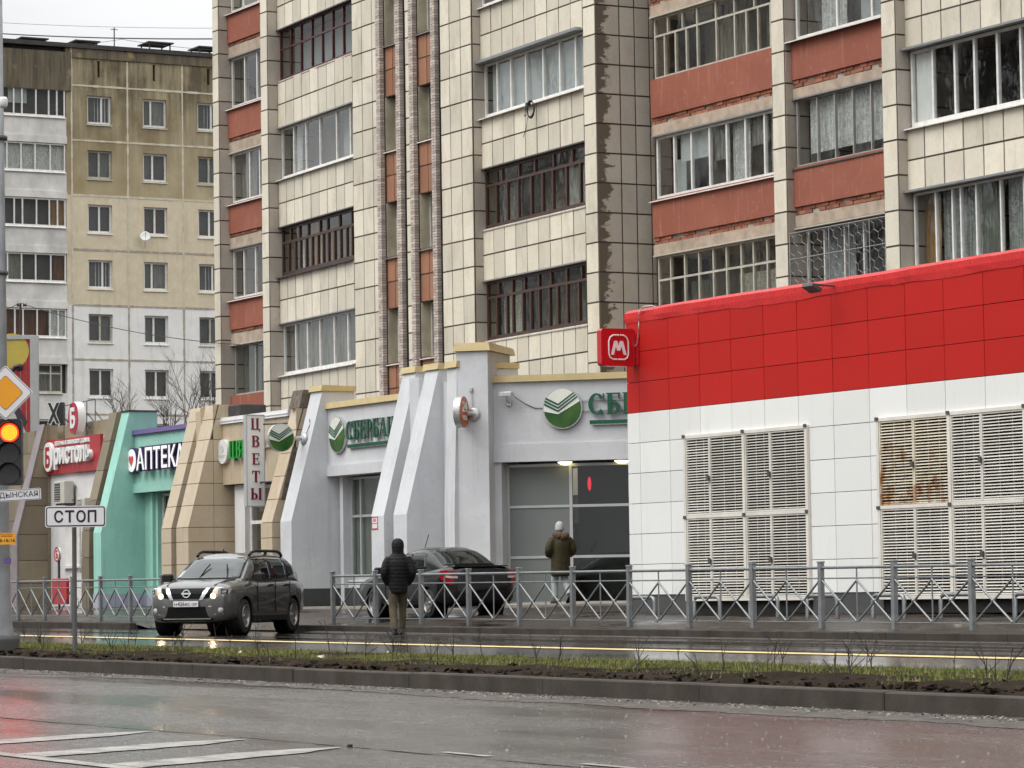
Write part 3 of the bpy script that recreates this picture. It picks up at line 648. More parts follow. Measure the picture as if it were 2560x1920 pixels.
mat('bal_concrete', (.74, .72, .68), .85, var=.2, scale=1.2, dirt=.45, dirtc=(.25, .23, .2), bump=.2)
t = NT('bal_top'); n = t.noise(1.4, 6, sc=(1, 2.5, .2), rough=.7); c = t.mix(t.rng(n, .35, .6), (.07, .06, .045), (.17, .14, .09)); c = t.mix(t.rng(t.noise(.9, 5), .6, .68), c, (.30, .24, .11)); t.col(c); t.set(rough=.9); MATS['bal_top'] = t.m
JY = [61.61+3.08*k for k in range(0, 7)]; JZ = [1.7, 4.52, 7.34, 10.14, 12.95, 15.74, 18.6, 21.40, 24.24, 27.08, 29.0]
part('core_wall', MB().b(XP-14, XP-.35, 40, 83, 0, 29), 'interior', pan)
rowsill = [11.0+2.83*k for k in range(6)]+[8.17, 5.34]
def pwin(T, s0, s1, z0, z1, k, parent=pan):
    st = k % 6
    spec = [dict(cols=[.5]), dict(cols=[.42]), dict(cols=[.62]), dict(cols=[.5]), dict(cols=[.5], fm='frame_old'), dict(cols=[.36], transom=None)][st]
    bk = [[(0, .4, 0, 0, 'drape_green', .1), (.4, 1, 0, 0, 'dim_room', .2)], [(0, 1, 0, 0, 'dim_room', .3)], [(0, .45, 0, 0, 'drape_green', .1), (.45, 1, 0, 0, 'net_curtain', .1)], [(0, .5, 0, 0, 'dim_room', .3), (.5, 1, 0, 0, 'drape_green', .1)], [(0, .5, 0, 0, 'drape_brown', .15), (.5, 1, 0, .0, 'drape_brown', .15)], [(.3, 1, 0, 0, 'lace', .15), (0, .3, 0, 0, 'dim_room', .2)]][(k*5+1) % 6]
    glazing(T, s0, s1, z0, z1, inset=.14, back=bk, parent=parent, fw=.095, sillout=.06, **spec)
# each wall panel is its own slab with the window opening left out
kk = 0
for i in range(len(JY)-1):
    for j in range(len(JZ)-1):
        y0, y1, z0, z1 = JY[i]+.035, JY[i+1]-.035, JZ[j]+.03, JZ[j+1]-.03
        mb = MB(); tech = j == len(JZ)-2
        if tech:
            yc = y0+1.47; mb.b(XP-.3, XP, y0, yc-.07, z0, z1); mb.b(XP-.3, XP, yc+.07, y1, z0, z1); mb.b(XP-.3, XP, yc-.07, yc+.07, z0, z0+.45); mb.b(XP-.3, XP, yc-.07, yc+.07, z0+1.3, z1)
            part('wall_panel', mb, 'panel_render', pan); continue
        wy0 = y0+.83; wy1 = wy0+1.33; wz0 = JZ[j]+.88; wz1 = wz0+1.47
        if z0 < 4: mb.b(XP-.3, XP, y0, y1, z0, z1)
        else:
            mb.b(XP-.3, XP, y0, wy0, z0, z1); mb.b(XP-.3, XP, wy1, y1, z0, z1); mb.b(XP-.3, XP, wy0, wy1, z0, wz0); mb.b(XP-.3, XP, wy0, wy1, wz1, z1)
            T, L = plan(XP, wy0, XP, wy1); kk += 1; pwin(T, 0, L, wz0, wz1, kk*7+j*3+i)
        part('wall_panel', mb, 'panel_render', pan)
# sealed joints, slightly uneven
for j, zc in enumerate(JZ[1:-1]):
    m = 'joint_seal' if zc > 20 else 'joint_grey'; mb = MB(); n = 60
    for q in range(n):
        a = 61.6+18.4*q/n; b = 61.6+18.4*(q+1)/n; w = .035+R.uniform(0, .03); mb.b(XP-.1, XP+.012+R.uniform(0, .006), a, b, zc-w, zc+w)
    part('joint_seam', mb, m, pan)
for i, yc in enumerate(JY):
    for za, zb, m in ((15.7, 29.0, 'joint_seal'), (1.7, 15.7, 'joint_grey')):
        mb = MB(); n = 40
        for q in range(n):
            a = za+(zb-za)*q/n; b = za+(zb-za)*(q+1)/n; w = .03+R.uniform(0, .03); mb.b(XP-.1, XP+.016+R.uniform(0, .006), yc-w, yc+w, a, b)
        part('joint_seam', mb, m, pan)
# stacked glazed loggias left of the first joint
YB0, YB1 = 54.9, 61.3
part('wall', MB().b(XP-.35, XP, 61.3, 61.6, 0, 29), 'panel_render', pan)
part('attic_panel', MB().b(XP-.3, XP+.08, 53.5, 61.58, 26.75, 28.75), 'bal_top', pan)
for k in range(9):
    s = 25.36-2.90*0-2.83*k
    if s < 4: break
    T, L = plan(XP+.05, YB0, XP+.05, YB1)
    part('parapet_panel', MB().b(XP-.1, XP+.05, YB0, YB1, s-1.0, s-.02), 'bal_concrete', pan)
    part('slab', MB().b(XP-1.2, XP+.10, YB0-.1, YB1+.02, s-1.36, s-1.0), 'bal_concrete', pan)
    part('back_wall', MB().b(XP-.34, XP-.30, YB0, YB1, s, s+1.47), 'interior', pan)
    bk = [[(.52, .68, 0, .4, 'blind', .1)], [(.0, 1, 0, 0, 'lace', .1)], [(.88, 1, 0, 0, 'drape_ochre', .1)], [(.5, .62, 0, 0, 'net_curtain', .1), (.9, 1, 0, 0, 'drape_brown', .1)], [(.85, 1, 0, 0, 'lace', .02), (.5, .85, 0, 0, 'drape_brown', .2)], [(.4, 1, .2, 0, 'net_curtain', .2)]][k % 6]
    if k == 5: glazing(T, 0, L-.3, s, s+1.45, [.35, .49, .63, .77, .9], 'frame_old', 'glass_clean', .05, True, .68, parent=pan, back=bk, fw=.07)
    else: glazing(T, .05, L-.05, s, s+1.45, [.12, .25, .38, .5, .62, .74, .87] if k % 2 else [.12, .27, .42, .56, .63, .75, .86, .93], 'frame_white', 'glass_clean', .03, True, parent=pan, back=bk, fw=.07)
part('roof_edge', MB().b(XP-14, XP+.15, 53.4, 83, 29.0, 29.22), 'roofing', pan)
part('cornice', MB().b(XP-.3, XP+.07, 61.65, 83, 28.5, 28.98), 'bal_top', pan)
for i, (yc, zc, w) in enumerate(((60.0, 29.5, 1.5), (62.9, 29.55, 1.4), (67.0, 29.75, 1.45), (69.8, 29.7, 1.3))):
    mb = MB().b(XP-2.4, XP-.9, yc-w/2, yc+w/2, zc, zc+.07)
    for sx in (-2.2, -1.1):
        for sy in (-.5, .5): mb.b(XP+sx-.03, XP+sx+.03, yc+sy*w*.8-.03, yc+sy*w*.8+.03, 29.2, zc)
    solo('vent_cover', mb, 'roofing', ['flat dark vent cover on the roof edge, nearest the left pole', 'low dark vent cover on the roof left of the mast', 'raised dark vent cover on thin legs right of the mast', 'dark roof vent cover half hidden by the tiled block'][i], 'roof vent', group='vent covers on the panel block roof')
mast = MB(); mast.tube([(XP-1, 64.4, 29.2), (XP-1, 64.4, 30.4)], .035, 6); mast.tube([(XP-1, 64.2, 30.3), (XP-1, 64.6, 30.3)], .02, 5)
solo('roof_mast', mast, 'tin_dark', 'short thin wire mast standing on the panel block roof', 'mast')
dish = MB(); dn = Vector((.85, -.3, .42)).normalized(); dc = Vector((XP+.45, 65.45, 18.62+.75))
dish.lathe([(.02, -.07), (.11, -.06), (.2, -.035), (.27, 0), (.28, .008), (.2, -.028), (.11, -.052), (.0, -.063)], dc, dn, 24)
dish.tube([dc-dn*.1, dc-dn*.45-Vector((0, 0, .35))], .03, 6); dish.tube([dc-Vector((0, 0, .36)), dc+dn*.4], .012, 5); dish.tube([dc+dn*.36, dc+dn*.44], .05, 8)
mat('dish_white', (.72, .72, .7), .4); solo('satellite_dish', dish, 'dish_white', 'round white satellite dish under a window of the panel block', 'satellite dish')
# ------------------------------------------------------------------ the red and white supermarket
def clad_mat(name, c, spec):
    t = NT(name); r = t.rand(); run = t.noise(1.6, 6, sc=(2.2, 2.2, .16), rough=.7); sm = t.noise(5, 5)
    a = t.mix(r, tuple(v*.93 for v in c), tuple(min(.9, v*1.03) for v in c)); a = t.mix(t.math('MULTIPLY', t.rng(run, .56, .76), .22), a, tuple(v*.55+.03 for v in c)); a = t.mix(t.math('MULTIPLY', t.rng(sm, .6, .75), .12), a, tuple(v*.6 for v in c))
    t.col(a); t.set(rough=t.rng(sm, .3, .7, .32, .46), spec=spec); t.bump(t.noise(1.3, 2), .25, .03); MATS[name] = t.m
clad_mat('panel_red', (.47, .02, .016), .12); clad_mat('panel_white', (.78, .785, .765), .4)
mat('film_red', (.58, .03, .03), .3, var=.15, scale=3, spec=.3); mat('plinth_grey', (.06, .065, .065), .7, var=.2, dirt=.4); mat('void', (.012, .011, .01), .9)
t = NT('louvre_white'); n = t.noise(2.5, 5); c = t.mix(t.rng(n, .3, .7), (.62, .59, .53), (.74, .71, .65)); t.col(c); t.set(rough=.5); MATS['louvre_white'] = t.m
t = NT('louvre_rusty'); n = t.noise(3.5, 7, rough=.7); n2 = t.noise(9, 5, sc=(1, 1, .5)); z = t.xyz(2)
c = t.mix(t.rng(n2, .3, .7), (.64, .57, .44), (.72, .66, .53)); c = t.mix(t.rng(t.math('ADD', n, t.rng(z, 3.6, 2.1, -.06, .1)), .50, .68), c, (.30, .12, .03)); t.col(c); t.set(rough=.75); MATS['louvre_rusty'] = t.m
YS = 33.0; XS0, XS1 = -54.78, -33.0
shop = thing('supermarket', 'low supermarket clad in red panels above white ones', 'building', (-46, 35.5, .35))
part('core_wall', MB().b(XS0+.05, XS1, YS+.05, 38.3, .35, 6.05), 'void', shop)
part('roof', MB().b(XS0, XS1, YS+.02, 38.3, 6.06, 6.12), 'roofing', shop)
def clad(x0, x1, z0, z1, m, name):
    g = .006; part(name, MB().bc(x0+g, x1-g, YS+R.uniform(0, .003), YS+.045, z0+g, z1-g, .004), m, shop)
XC = [XS0]+[-54.32+1.097*k for k in range(20)]; ZR = [.705+.5885*k for k in range(7)]; ZD = [4.236, 4.826, 5.415, 6.0]
GR = [(-52.63, -48.54), (-46.35, -42.26)]
for a, b in zip(XC, XC[1:]):
    for c, d in zip(ZD, ZD[1:]): clad(a, b, c, d, 'panel_red', 'red_panel')
    for i, (c, d) in enumerate(zip(ZR, ZR[1:])):
        segs = [(a, b)]
        if i < 5:
            for g0, g1 in GR:
                segs = [q for s0, s1 in segs for q in ((s0, min(s1, g0-.03)), (max(s0, g1+.03), s1)) if q[1]-q[0] > .03 and not (q[0] >= g0 and q[1] <= g1)]
        for s0, s1 in segs: clad(s0, s1, c, d, 'panel_white', 'white_panel')
for a, b in ((XS0, GR[0][0]), (GR[0][1], GR[1][0]), (GR[1][1], XS1)): part('plinth', MB().b(a+.02, b-.02, YS+.02, YS+.06, .3, .70), 'plinth_grey', shop)
# end wall towards the bank
mb = MB(); mb.b(XS0, XS0+.04, YS+.05, 38.3, .7, 4.23); part('end_wall', mb, 'panel_white', shop); part('end_wall', MB().b(XS0, XS0+.04, YS+.05, 38.3, 4.24, 6.05), 'panel_red', shop)
# crumpled red film over the roof edge
n = 46; mb = MB(); vs_ = []; hh = .24
for i in range(n+1):
    x = XS0-.01+(XS1-XS0)*i/n; w = R.uniform(-.02, .02) if R.random() < .3 else R.uniform(-.004, .004); e = R.uniform(-.01, .01)+.025*math.sin(i*.31); dn = .05 if 8 < i < 40 else .0
    vs_ += [(x, YS+.06, 6.2+e*.4+.05), (x, YS-.015+w*.6, 6.19+e*.5), (x, YS-.02+w, 6.08+e*.3), (x, YS-.008+w*.4, 5.99-dn*R.random())]
mb.add(vs_, [(4*i+j, 4*i+4+j, 4*i+5+j, 4*i+1+j) for i in range(n) for j in range(3)], False)
mb.b(XS0+.02, XS1, YS+.03, YS+.2, 6.05, 6.2)
part('roof_film', mb, 'film_red', shop)
# shutters of louvres
slatm = MB().add([(0, 0, 0), (1, 0, 0), (1, .026, .016), (0, .026, .016), (0, 0, .007), (1, 0, .007), (1, .026, .023), (0, .026, .023)], [(3, 2, 1, 0), (4, 5, 6, 7), (0, 1, 5, 4), (1, 2, 6, 5), (2, 3, 7, 6), (3, 0, 4, 7)]).mesh('slat'); fixn(slatm)
slatr = slatm.copy(); slatm.materials.append(MATS['louvre_white']); slatr.materials.append(MATS['louvre_rusty'])
rest = MB(); ns = 0
def leaf(x0, x1, z0, z1, rusty):
    global ns
    m = 'louvre_rusty' if rusty else 'louvre_white'; f = MB(); w = .026
    f.b(x0, x0+w, YS-.045, YS-.0, z0, z1); f.b(x1-w, x1, YS-.045, YS-.0, z0, z1); f.b(x0+w, x1-w, YS-.04, YS-.005, z0, z0+w); f.b(x0+w, x1-w, YS-.04, YS-.005, z1-w, z1)
    for q in (.38, .7): f.b(x0+(x1-x0)*q-.006, x0+(x1-x0)*q+.006, YS-.004, YS+.004, z0+w, z1-w)
    o = part('shutter_leaf', f, m, shop); n = int((z1-z0-2*w)/.0505)
    for i in range(n):
        z = z0+w+.012+i*(z1-z0-2*w-.012)/n
        if ns < 300:
            s = obj('slat', slatr if rusty else slatm, None, o); s.location = Vector((x0+w, YS-.036+R.uniform(-.003, .003), z))-BASE[shop.name]; s.scale = (x1-x0-2*w, 1, 1)
            s.rotation_euler = (R.uniform(-.05, .05), R.uniform(-.004, .004), 0); ns += 1
        else: rest.add([(x0+w, YS-.036, z), (x1-w, YS-.036, z), (x1-w, YS-.008, z+.013), (x0+w, YS-.008, z+.013), (x0+w, YS-.036, z+.007), (x1-w, YS-.036, z+.007), (x1-w, YS-.008, z+.020), (x0+w, YS-.008, z+.020)], [(3, 2, 1, 0), (4, 5, 6, 7), (0, 1, 5, 4), (1, 2, 6, 5), (2, 3, 7, 6), (3, 0, 4, 7)])
for gi, (g0, g1) in reversed(list(enumerate(GR))):
    gm = (g0+g1)/2; f = MB()
    for x in (g0, gm, g1): f.b(x-.035, x+.035, YS-.06, YS+.03, .58, 3.70)
    for z in (.58, 2.13, 3.64): f.b(g0+.035, gm-.035, YS-.055, YS+.02, z, z+.06); f.b(gm+.035, g1-.035, YS-.055, YS+.02, z, z+.06)
    part('shutter_frame', f, 'louvre_white', shop)
    for x in (g0, gm, g1):
        for z in (2.15, 3.68): part('hinge', MB().b(x-.042, x+.042, YS-.08, YS-.062, z-.025, z+.035), 'tin_dark', shop)
    for a, b in ((g0+.04, gm-.04), (gm+.04, g1-.04)):
        for lo, hi in ((.645, 2.125), (2.195, 3.635)):
            ru = gi == 1 and lo > 2 and a < gm; mid = a+(b-a)*(.5 if gi == 1 and a < gm else .42)
            leaf(a, mid-.004, lo, hi, ru); leaf(mid+.004, b, lo, hi, ru)
            part('padlock', MB().bc(mid-.035, mid+.035, YS-.10, YS-.055, lo+.62, lo+.72, .008), 'tin_dark', shop)
o = part('slat_field', rest, 'louvre_white', shop); o['kind'] = 'stuff'
# flood lamp on the parapet
fl = MB(); fl.tube([(-47.6, YS, 6.1), (-47.6, YS-.45, 6.12)], .02, 6); fl.T = Matrix.Translation((-47.6, YS-.5, 6.05)) @ Matrix.Rotation(-.5, 4, 'X'); fl.bc(-.17, .17, -.11, .11, -.03, .04, .01); fl.T = None
solo('flood_lamp', fl, 'tin_dark', 'small black flood lamp sticking out over the red parapet', 'lamp')
# projecting square sign with the letter M
mat('sign_red', (.50, .008, .014), .2, var=.05, coat=.6); mat('sign_white', (.80, .74, .74), .3, var=.05); mat('white_letter', (.82, .82, .80), .35, var=.04)
ms = thing('square_sign', 'red square projecting sign with a white letter M by the supermarket corner', 'sign', (-54.45, 32.57, 5.13))
T = fX(-54.52, 32.19, 5.13); part('sign_box', MB(T).prism(rrect(0, .77, 0, .73, .07), .16), 'sign_red', ms)
mk = MB(T); z0 = .163
ring(mk, .385, .365, .001, .001, .0005, z0, .001, 4)
for pts in ([(.40, .60), (.27, .60), (.20, .56), (.165, .48), (.165, .24), (.19, .17), (.25, .13), (.34, .13)], [(.43, .60), (.50, .60), (.57, .56), (.605, .48), (.605, .24), (.58, .17), (.52, .13), (.37, .13)]):
    mk.tube([(x+.0, y, z0+.004) for x, y in pts], .016, 6)
w = .09
for i, (xa, xb, ya, yb) in enumerate(((.245, .32, .22, .49), (.32, .385, .49, .30), (.385, .45, .30, .49), (.45, .53, .49, .22))):
    s_ = MB(T); mk.prism([(xa-.032, ya), (xa+.032, ya), (xb+.032, yb), (xb-.032, yb)] if yb > ya else [(xb-.032, yb), (xb+.032, yb), (xa+.032, ya), (xa-.032, ya)], .008+.0012*i, 2, z0)
part('letter', mk, 'sign_white', ms)
br = MB(); br.tube([(-54.44, 32.94, 5.62), (-54.3, 33.0, 5.62)], .02, 6); br.tube([(-54.44, 32.94, 5.32), (-54.3, 33.0, 5.32)], .02, 6); br.b(-54.33, -54.27, 32.96, 32.998, 5.15, 5.75)
part('bracket', br, 'sign_red', ms)
cb = MB(); cb.tube([(-54.44, 32.96, 5.2), (-54.40, 32.95, 5.5), (-54.28, 32.96, 5.58), (-54.24, 32.97, 5.95), (-54.2, 32.95, 6.15), (-54.0, 32.94, 6.27), (-53.8, 33.0, 6.27), (-53.7, 33.2, 6.2)], .013, 6)
mat('cable_white', (.6, .58, .55), .5); mat('cable_black', (.02, .02, .02), .5)
part('cable', cb, 'cable_white', ms)
# hoops of grey pipe along the shop front
mat('galv', (.26, .275, .285), .42, metal=.55, var=.2, scale=8, dirt=.3, dirtc=(.15, .12, .09))
for i, (a, b) in enumerate(((-53.1, -52.25), (-50.86, -50.0), (-49.0, -48.12), (-47.2, -46.3), (-45.25, -44.36), (-43.35, -42.5), (-41.4, -40.55))):
    mb = MB(); z = swz(a, 32.0); r = .09; zt = .69-.03
    mb.tube([(a, 32.0, z-.05), (a, 32.0, zt-r), (a+r*.3, 32.0, zt-r*.3), (a+r, 32.0, zt), (b-r, 32.0, zt), (b-r*.3, 32.0, zt-r*.3), (b, 32.0, zt-r), (b, 32.0, z-.05)], .036, 8)
    solo('pipe_hoop', mb, 'galv', ('bent grey pipe hoop at the supermarket front, %s from the bank end' % ['first', 'second', 'third', 'fourth', 'fifth', 'sixth', 'seventh'][i]), 'hoop barrier', group='pipe hoops along the supermarket')
# ------------------------------------------------------------------ the row of ground-floor shops
YW, YF, YT = 36.05, 35.0, 35.9          # wall, outer foot of the fins, outer edge at their tops
mat('plaster_grey', (.60, .61, .63), .75, var=.14, scale=1.3, dirt=.3, dirtc=(.34, .34, .34), bump=.2)
mat('plaster_mint', (.33, .62, .53), .7, var=.12, scale=1.3, dirt=.2, dirtc=(.12, .3, .26), bump=.12)
mat('plaster_white', (.70, .69, .69), .7, var=.08, scale=.9, dirt=.15, dirtc=(.4, .38, .35), bump=.1)
mat('plaster_lilac', (.40,.40,.50), .7, var=.1); mat('coping_gold', (.58, .46, .235), .4, var=.12, scale=3); mat('coping_purple', (.13, .085, .25), .45, var=.1); mat('coping_white', (.74, .74, .73), .4, var=.08)
mat('plinth_dark', (.045, .05, .05), .6, var=.2, dirt=.3); mat('slab_mauve', (.25, .22, .235), .6, var=.15); mat('alu', (.50, .52, .52), .35, metal=.3, var=.08)
mat('shop_dark', (.03, .032, .03), .9); mat('frosted', (.175, .192, .185), .5, var=.08, scale=.6); mat('film_olive', (.17, .185, .15), .55, var=.12, scale=.7)
for nm_, c_ in (('plaster_grey', (.60, .61, .63)), ('plaster_mint', (.33, .62, .53)), ('plaster_white', (.70, .69, .69))):
    t = NT(nm_); n1 = t.noise(.7, 5); pt = t.noise(.9, 5, rough=.7); ru = t.noise(1.5, 6, sc=(2.4, 2.4, .14), rough=.7); fi = t.noise(40, 3); sp_ = t.noise(6, 6, rough=.75)
    a = t.mix(t.rng(n1, .3, .7), tuple(v*.90 for v in c_), tuple(v*1.04 for v in c_)); a = t.mix(t.math('MULTIPLY', t.rng(pt, .545, .56), .16), a, tuple(min(.85, v*1.25) for v in c_)); a = t.mix(t.math('MULTIPLY', t.rng(pt, .42, .40), .14), a, tuple(v*.72 for v in c_))
    a = t.mix(t.math('MULTIPLY', t.rng(ru, .54, .74), .34), a, tuple(v*.52 for v in c_)); a = t.mix(t.math('MULTIPLY', t.rng(sp_, .63, .70), .3), a, tuple(v*.5 for v in c_))
    t.col(a); t.set(rough=.8, spec=.3); t.bump(t.math('ADD', fi, t.math('MULTIPLY', sp_, 1.5)), .35, .008); MATS[nm_] = t.m
def fy(z, zk=2.64, zt=6.0, y0=YF, y1=YT): return y0 if z <= zk else y0+(y1-y0)*(z-zk)/(zt-zk)
def fin(parent, x0, x1, m, zt=6.0, zk=2.64, yb=36.7, z0=.4, cap=None, bands=None, name='fin', y0=YF, y1=YT, sidejoint=None, gm='grout', capm='coping_gold'):
    """buttress plate: upright foot, then leaning back; bands of facing where it is tiled"""
    if not bands:
        part(name, MB().prism([(y0, z0), (yb, z0), (yb, zt), (y1, zt), (y0, zk)], x1-x0, 0, x0), m, parent)
    else:
        e = .03
        part(name, MB().prism([(y0+e, z0), (yb, z0), (yb, zt-e), (y1+e, zt-e), (y0+e, zk)], x1-x0-2*e, 0, x0+e), gm, parent)
        for a, b in zip(bands, bands[1:]):
            g = .008; a += g; b -= g; fa, fb = fy(a, zk, zt, y0, y1), fy(b, zk, zt, y0, y1)
            xm = x0+(x1-x0)*.62
            for p, q in ((x0, xm-.004), (xm+.004, x1)) if sidejoint else ((x0, x1),): part('tile', MB().prism([(fa, a), (fa+.028, a), (fb+.028, b), (fb, b)], q-p, 0, p), m, parent)
            for s in ((x1-.03, x1),):
                ys = [None, sidejoint, yb] if sidejoint else [None, yb]
                for p, q in zip(ys, ys[1:]):
                    pa = fa+.029 if p is None else p+.006; pb = fb+.029 if p is None else p+.006; qq = q-.006 if q != yb else yb
                    if qq > max(pa, pb): part('tile', MB().prism([(pa, a), (qq, a), (qq, b), (pb, b)], .03, 0, s[0]), m, parent)
    if cap: part('fin_cap', MB().prism([(y1-.06, zt+.002), (yb+.03, zt+.002), (yb+.03, zt+.13), (y1-.03, zt+.15)], x1-x0+.1, 0, x0-.05), capm, parent)
def shopwall(parent, x0, x1, m, cm, zc=5.46, zl=4.02, zb=3.76, out=.06, win=None, coph=.15):
    part('wall', MB().b(x0, x1, YW, 36.9, zl, zc), m, parent)
    part('beam', MB().b(x0, x1, YW-out, 36.9, zb, zl), m, parent)
    part('coping', MB().prism([(YW-.09, zc), (37.0, zc), (37.0, zc+coph), (YW-.07, zc+coph)], x1-x0, 0, x0), cm, parent)
    part('roof', MB().b(x0, x1, 36.95, 39.25, zc-.2, zc-.05), 'roofing', parent)
def shopfill(parent, x0, x1, m, z0=.4, zb=3.76, y=36.5): part('wall', MB().b(x0, x1, y, 36.9, z0, zb), m, parent)
# ---- grey bank with gold copings
bank = thing('bank', 'grey plastered bank with leaning buttresses and gold copings', 'shop', (-70, 36.5, .45))
fin(bank, -75.10, -74.45, 'plaster_grey', 5.92, cap=True, yb=36.8)
fin(bank, -69.98, -69.32, 'plaster_grey', 6.05, cap=True, yb=36.75); fin(bank, -68.82, -68.14, 'plaster_grey', 6.05, cap=True, yb=36.95)
part('wall', MB().b(-69.32, -68.82, 35.72, 36.9, .4, 5.9), 'plaster_grey', bank)
shopwall(bank, -74.45, -69.98, 'plaster_grey', 'coping_gold')
part('wall', MB().b(-74.45, -74.12, 36.4, 36.9, .4, 3.76), 'plaster_grey', bank); part('wall', MB().b(-74.12, -69.98, 36.4, 36.9, .4, 1.15), 'plaster_grey', bank)
part('jamb', MB().b(-74.30, -74.12, 36.28, 36.4, .4, 3.76), 'plaster_grey', bank)
T, L = plan(-74.12, 36.5, -69.98, 36.5); part('shop_interior', MB().b(-74.12, -69.98, 36.86, 36.9, 1.15, 3.76), 'shop_dark', bank)
glazing(T, 0, L, 1.15, 3.72, [.13, .42, .7], 'alu', 'glass_shop', 0, True, .62, parent=bank, back=[(0, 1, 0, 0, 'film_olive', .05)], fw=.06, sillm='alu')
part('wall', MB().b(-68.14, -66.3, 36.0, 36.9, .4, 5.75), 'plaster_grey', bank)
fin(bank, -66.62, -66.14, 'plaster_grey', 5.95, 2.6, yb=36.9, y0=35.2, y1=35.32, cap=True)
for a, b in ((-75.10, -74.45), (-69.98, -69.32), (-68.82, -68.14)): part('plinth', MB().prism([(YF-.02, .38), (36.3, .38), (36.3, .95), (YF-.02, .95)], b-a+.04, 0, a-.02), 'plinth_dark', bank)
part('plinth', MB().b(-74.43, -70.0, 36.3, 36.42, .38, .95), 'plinth_dark', bank); part('plinth', MB().b(-68.1, -66.65, 35.93, 36.0, .38, .95), 'plinth_dark', bank)
# canted entrance: s along the face, t out of it
AP = Vector((-66.16, 35.30, 0)); TE = Matrix(((E1.x, -E2.x, 0, AP.x), (E1.y, -E2.y, 0, AP.y), (0, 0, 1, 0), (0, 0, 0, 1)))
part('corner_pillar', MB(TE).b(0, .76, -1.75, 0, .4, 6.30), 'plaster_grey', bank)
part('pillar_cap', MB(TE).add([(-.05, -1.95, 6.31), (.84, -1.95, 6.31), (.84, .07, 6.31), (-.05, .07, 6.31), (-.02, -1.9, 6.47), (.80, -1.9, 6.47), (.80, .04, 6.5), (-.02, .04, 6.5)], [(3, 2, 1, 0), (4, 5, 6, 7), (0, 1, 5, 4), (1, 2, 6, 5), (2, 3, 7, 6), (3, 0, 4, 7)]), 'coping_gold', bank)
part('plinth', MB(TE).b(-.02, .78, -.6, .02, .38, .8), 'plinth_dark', bank)
WB = -.42
part('wall', MB(TE).b(.76, 5.2, -1.2, WB, 4.17, 5.59), 'plaster_grey', bank); part('beam', MB(TE).b(.76, 5.2, -1.2, WB+.05, 3.76, 4.17), 'plaster_grey', bank)
part('coping', MB(TE).b(.765, 5.2, -1.25, WB+.09, 5.59, 5.74), 'coping_gold', bank)
part('jamb', MB(TE).b(.76, .92, -1.2, WB-.02, .4, 3.76), 'plaster_grey', bank)
TG = TE @ Matrix.Translation((0, -.80, 0))
f = MB(TG)
for s in (.96, 2.46, 3.95): f.b(s-.035, s+.035, -.06, 0, .56, 3.74)
f.b(.92, .94, -.1, .0, .5, 3.74)
for z in (.53, 1.58, 2.74, 3.68):
    for a, b in ((.995, 2.425), (2.495, 3.915)): f.b(a, b, -.055, -.004, z-.03, z+.03)
gw = part('entrance_glazing', f, 'alu', bank)
for a, b, mm in ((.995, 2.425, 'frosted'), (2.495, 3.915, 'glass_shop')):
    for z0, z1 in ((.56, 1.55), (1.61, 2.71), (2.77, 3.65)): part('pane', MB(TG).b(a, b, -.035, -.028, z0, z1), mm, gw)
part('shop_interior', MB(TG).b(2.44, 5.0, -.75, -.7, .5, 3.74), 'shop_dark', bank); part('soffit', MB(TG).b(.92, 5.0, -.8, .3, 3.745, 3.759), 'shop_dark', bank)
emit('lamp_warm', (1, .80, .36), 3.2)
for s in (2.38, 3.72):
    lm = MB(TG); lm.lathe([(.0, -.07), (.09, -.06), (.15, -.025), (.17, 0), (.0, .0)], (s, .16, 3.74), (0, 0, 1), 20); part('ceiling_lamp', lm, 'lamp_warm', bank)
emit('sign_glow_red', (1, .03, .06), .9, (.4, .02, .03)); sg = MB(TG); sg.lathe([(0, -.17), (.03, -.12), (.045, 0), (.03, .12), (0, .17)], (2.78, -.45, 3.25), (0, 0, 1), 14); part('interior_sign', sg, 'sign_glow_red', bank)
# low step at the entrance
st_ = MB(TE); st_.bc(.3, 5.4, -.85, 1.7, .2, .53, .02); part('step', st_, 'paving', bank)
rl = MB(TE); rl.tube([(1.0, 1.5, .5), (1.0, 1.5, 1.42), (.92, 1.45, 1.5), (.3, 1.1, 1.44), (-.4, .7, 1.38)], .022, 8); part('handrail', rl, 'galv', bank)
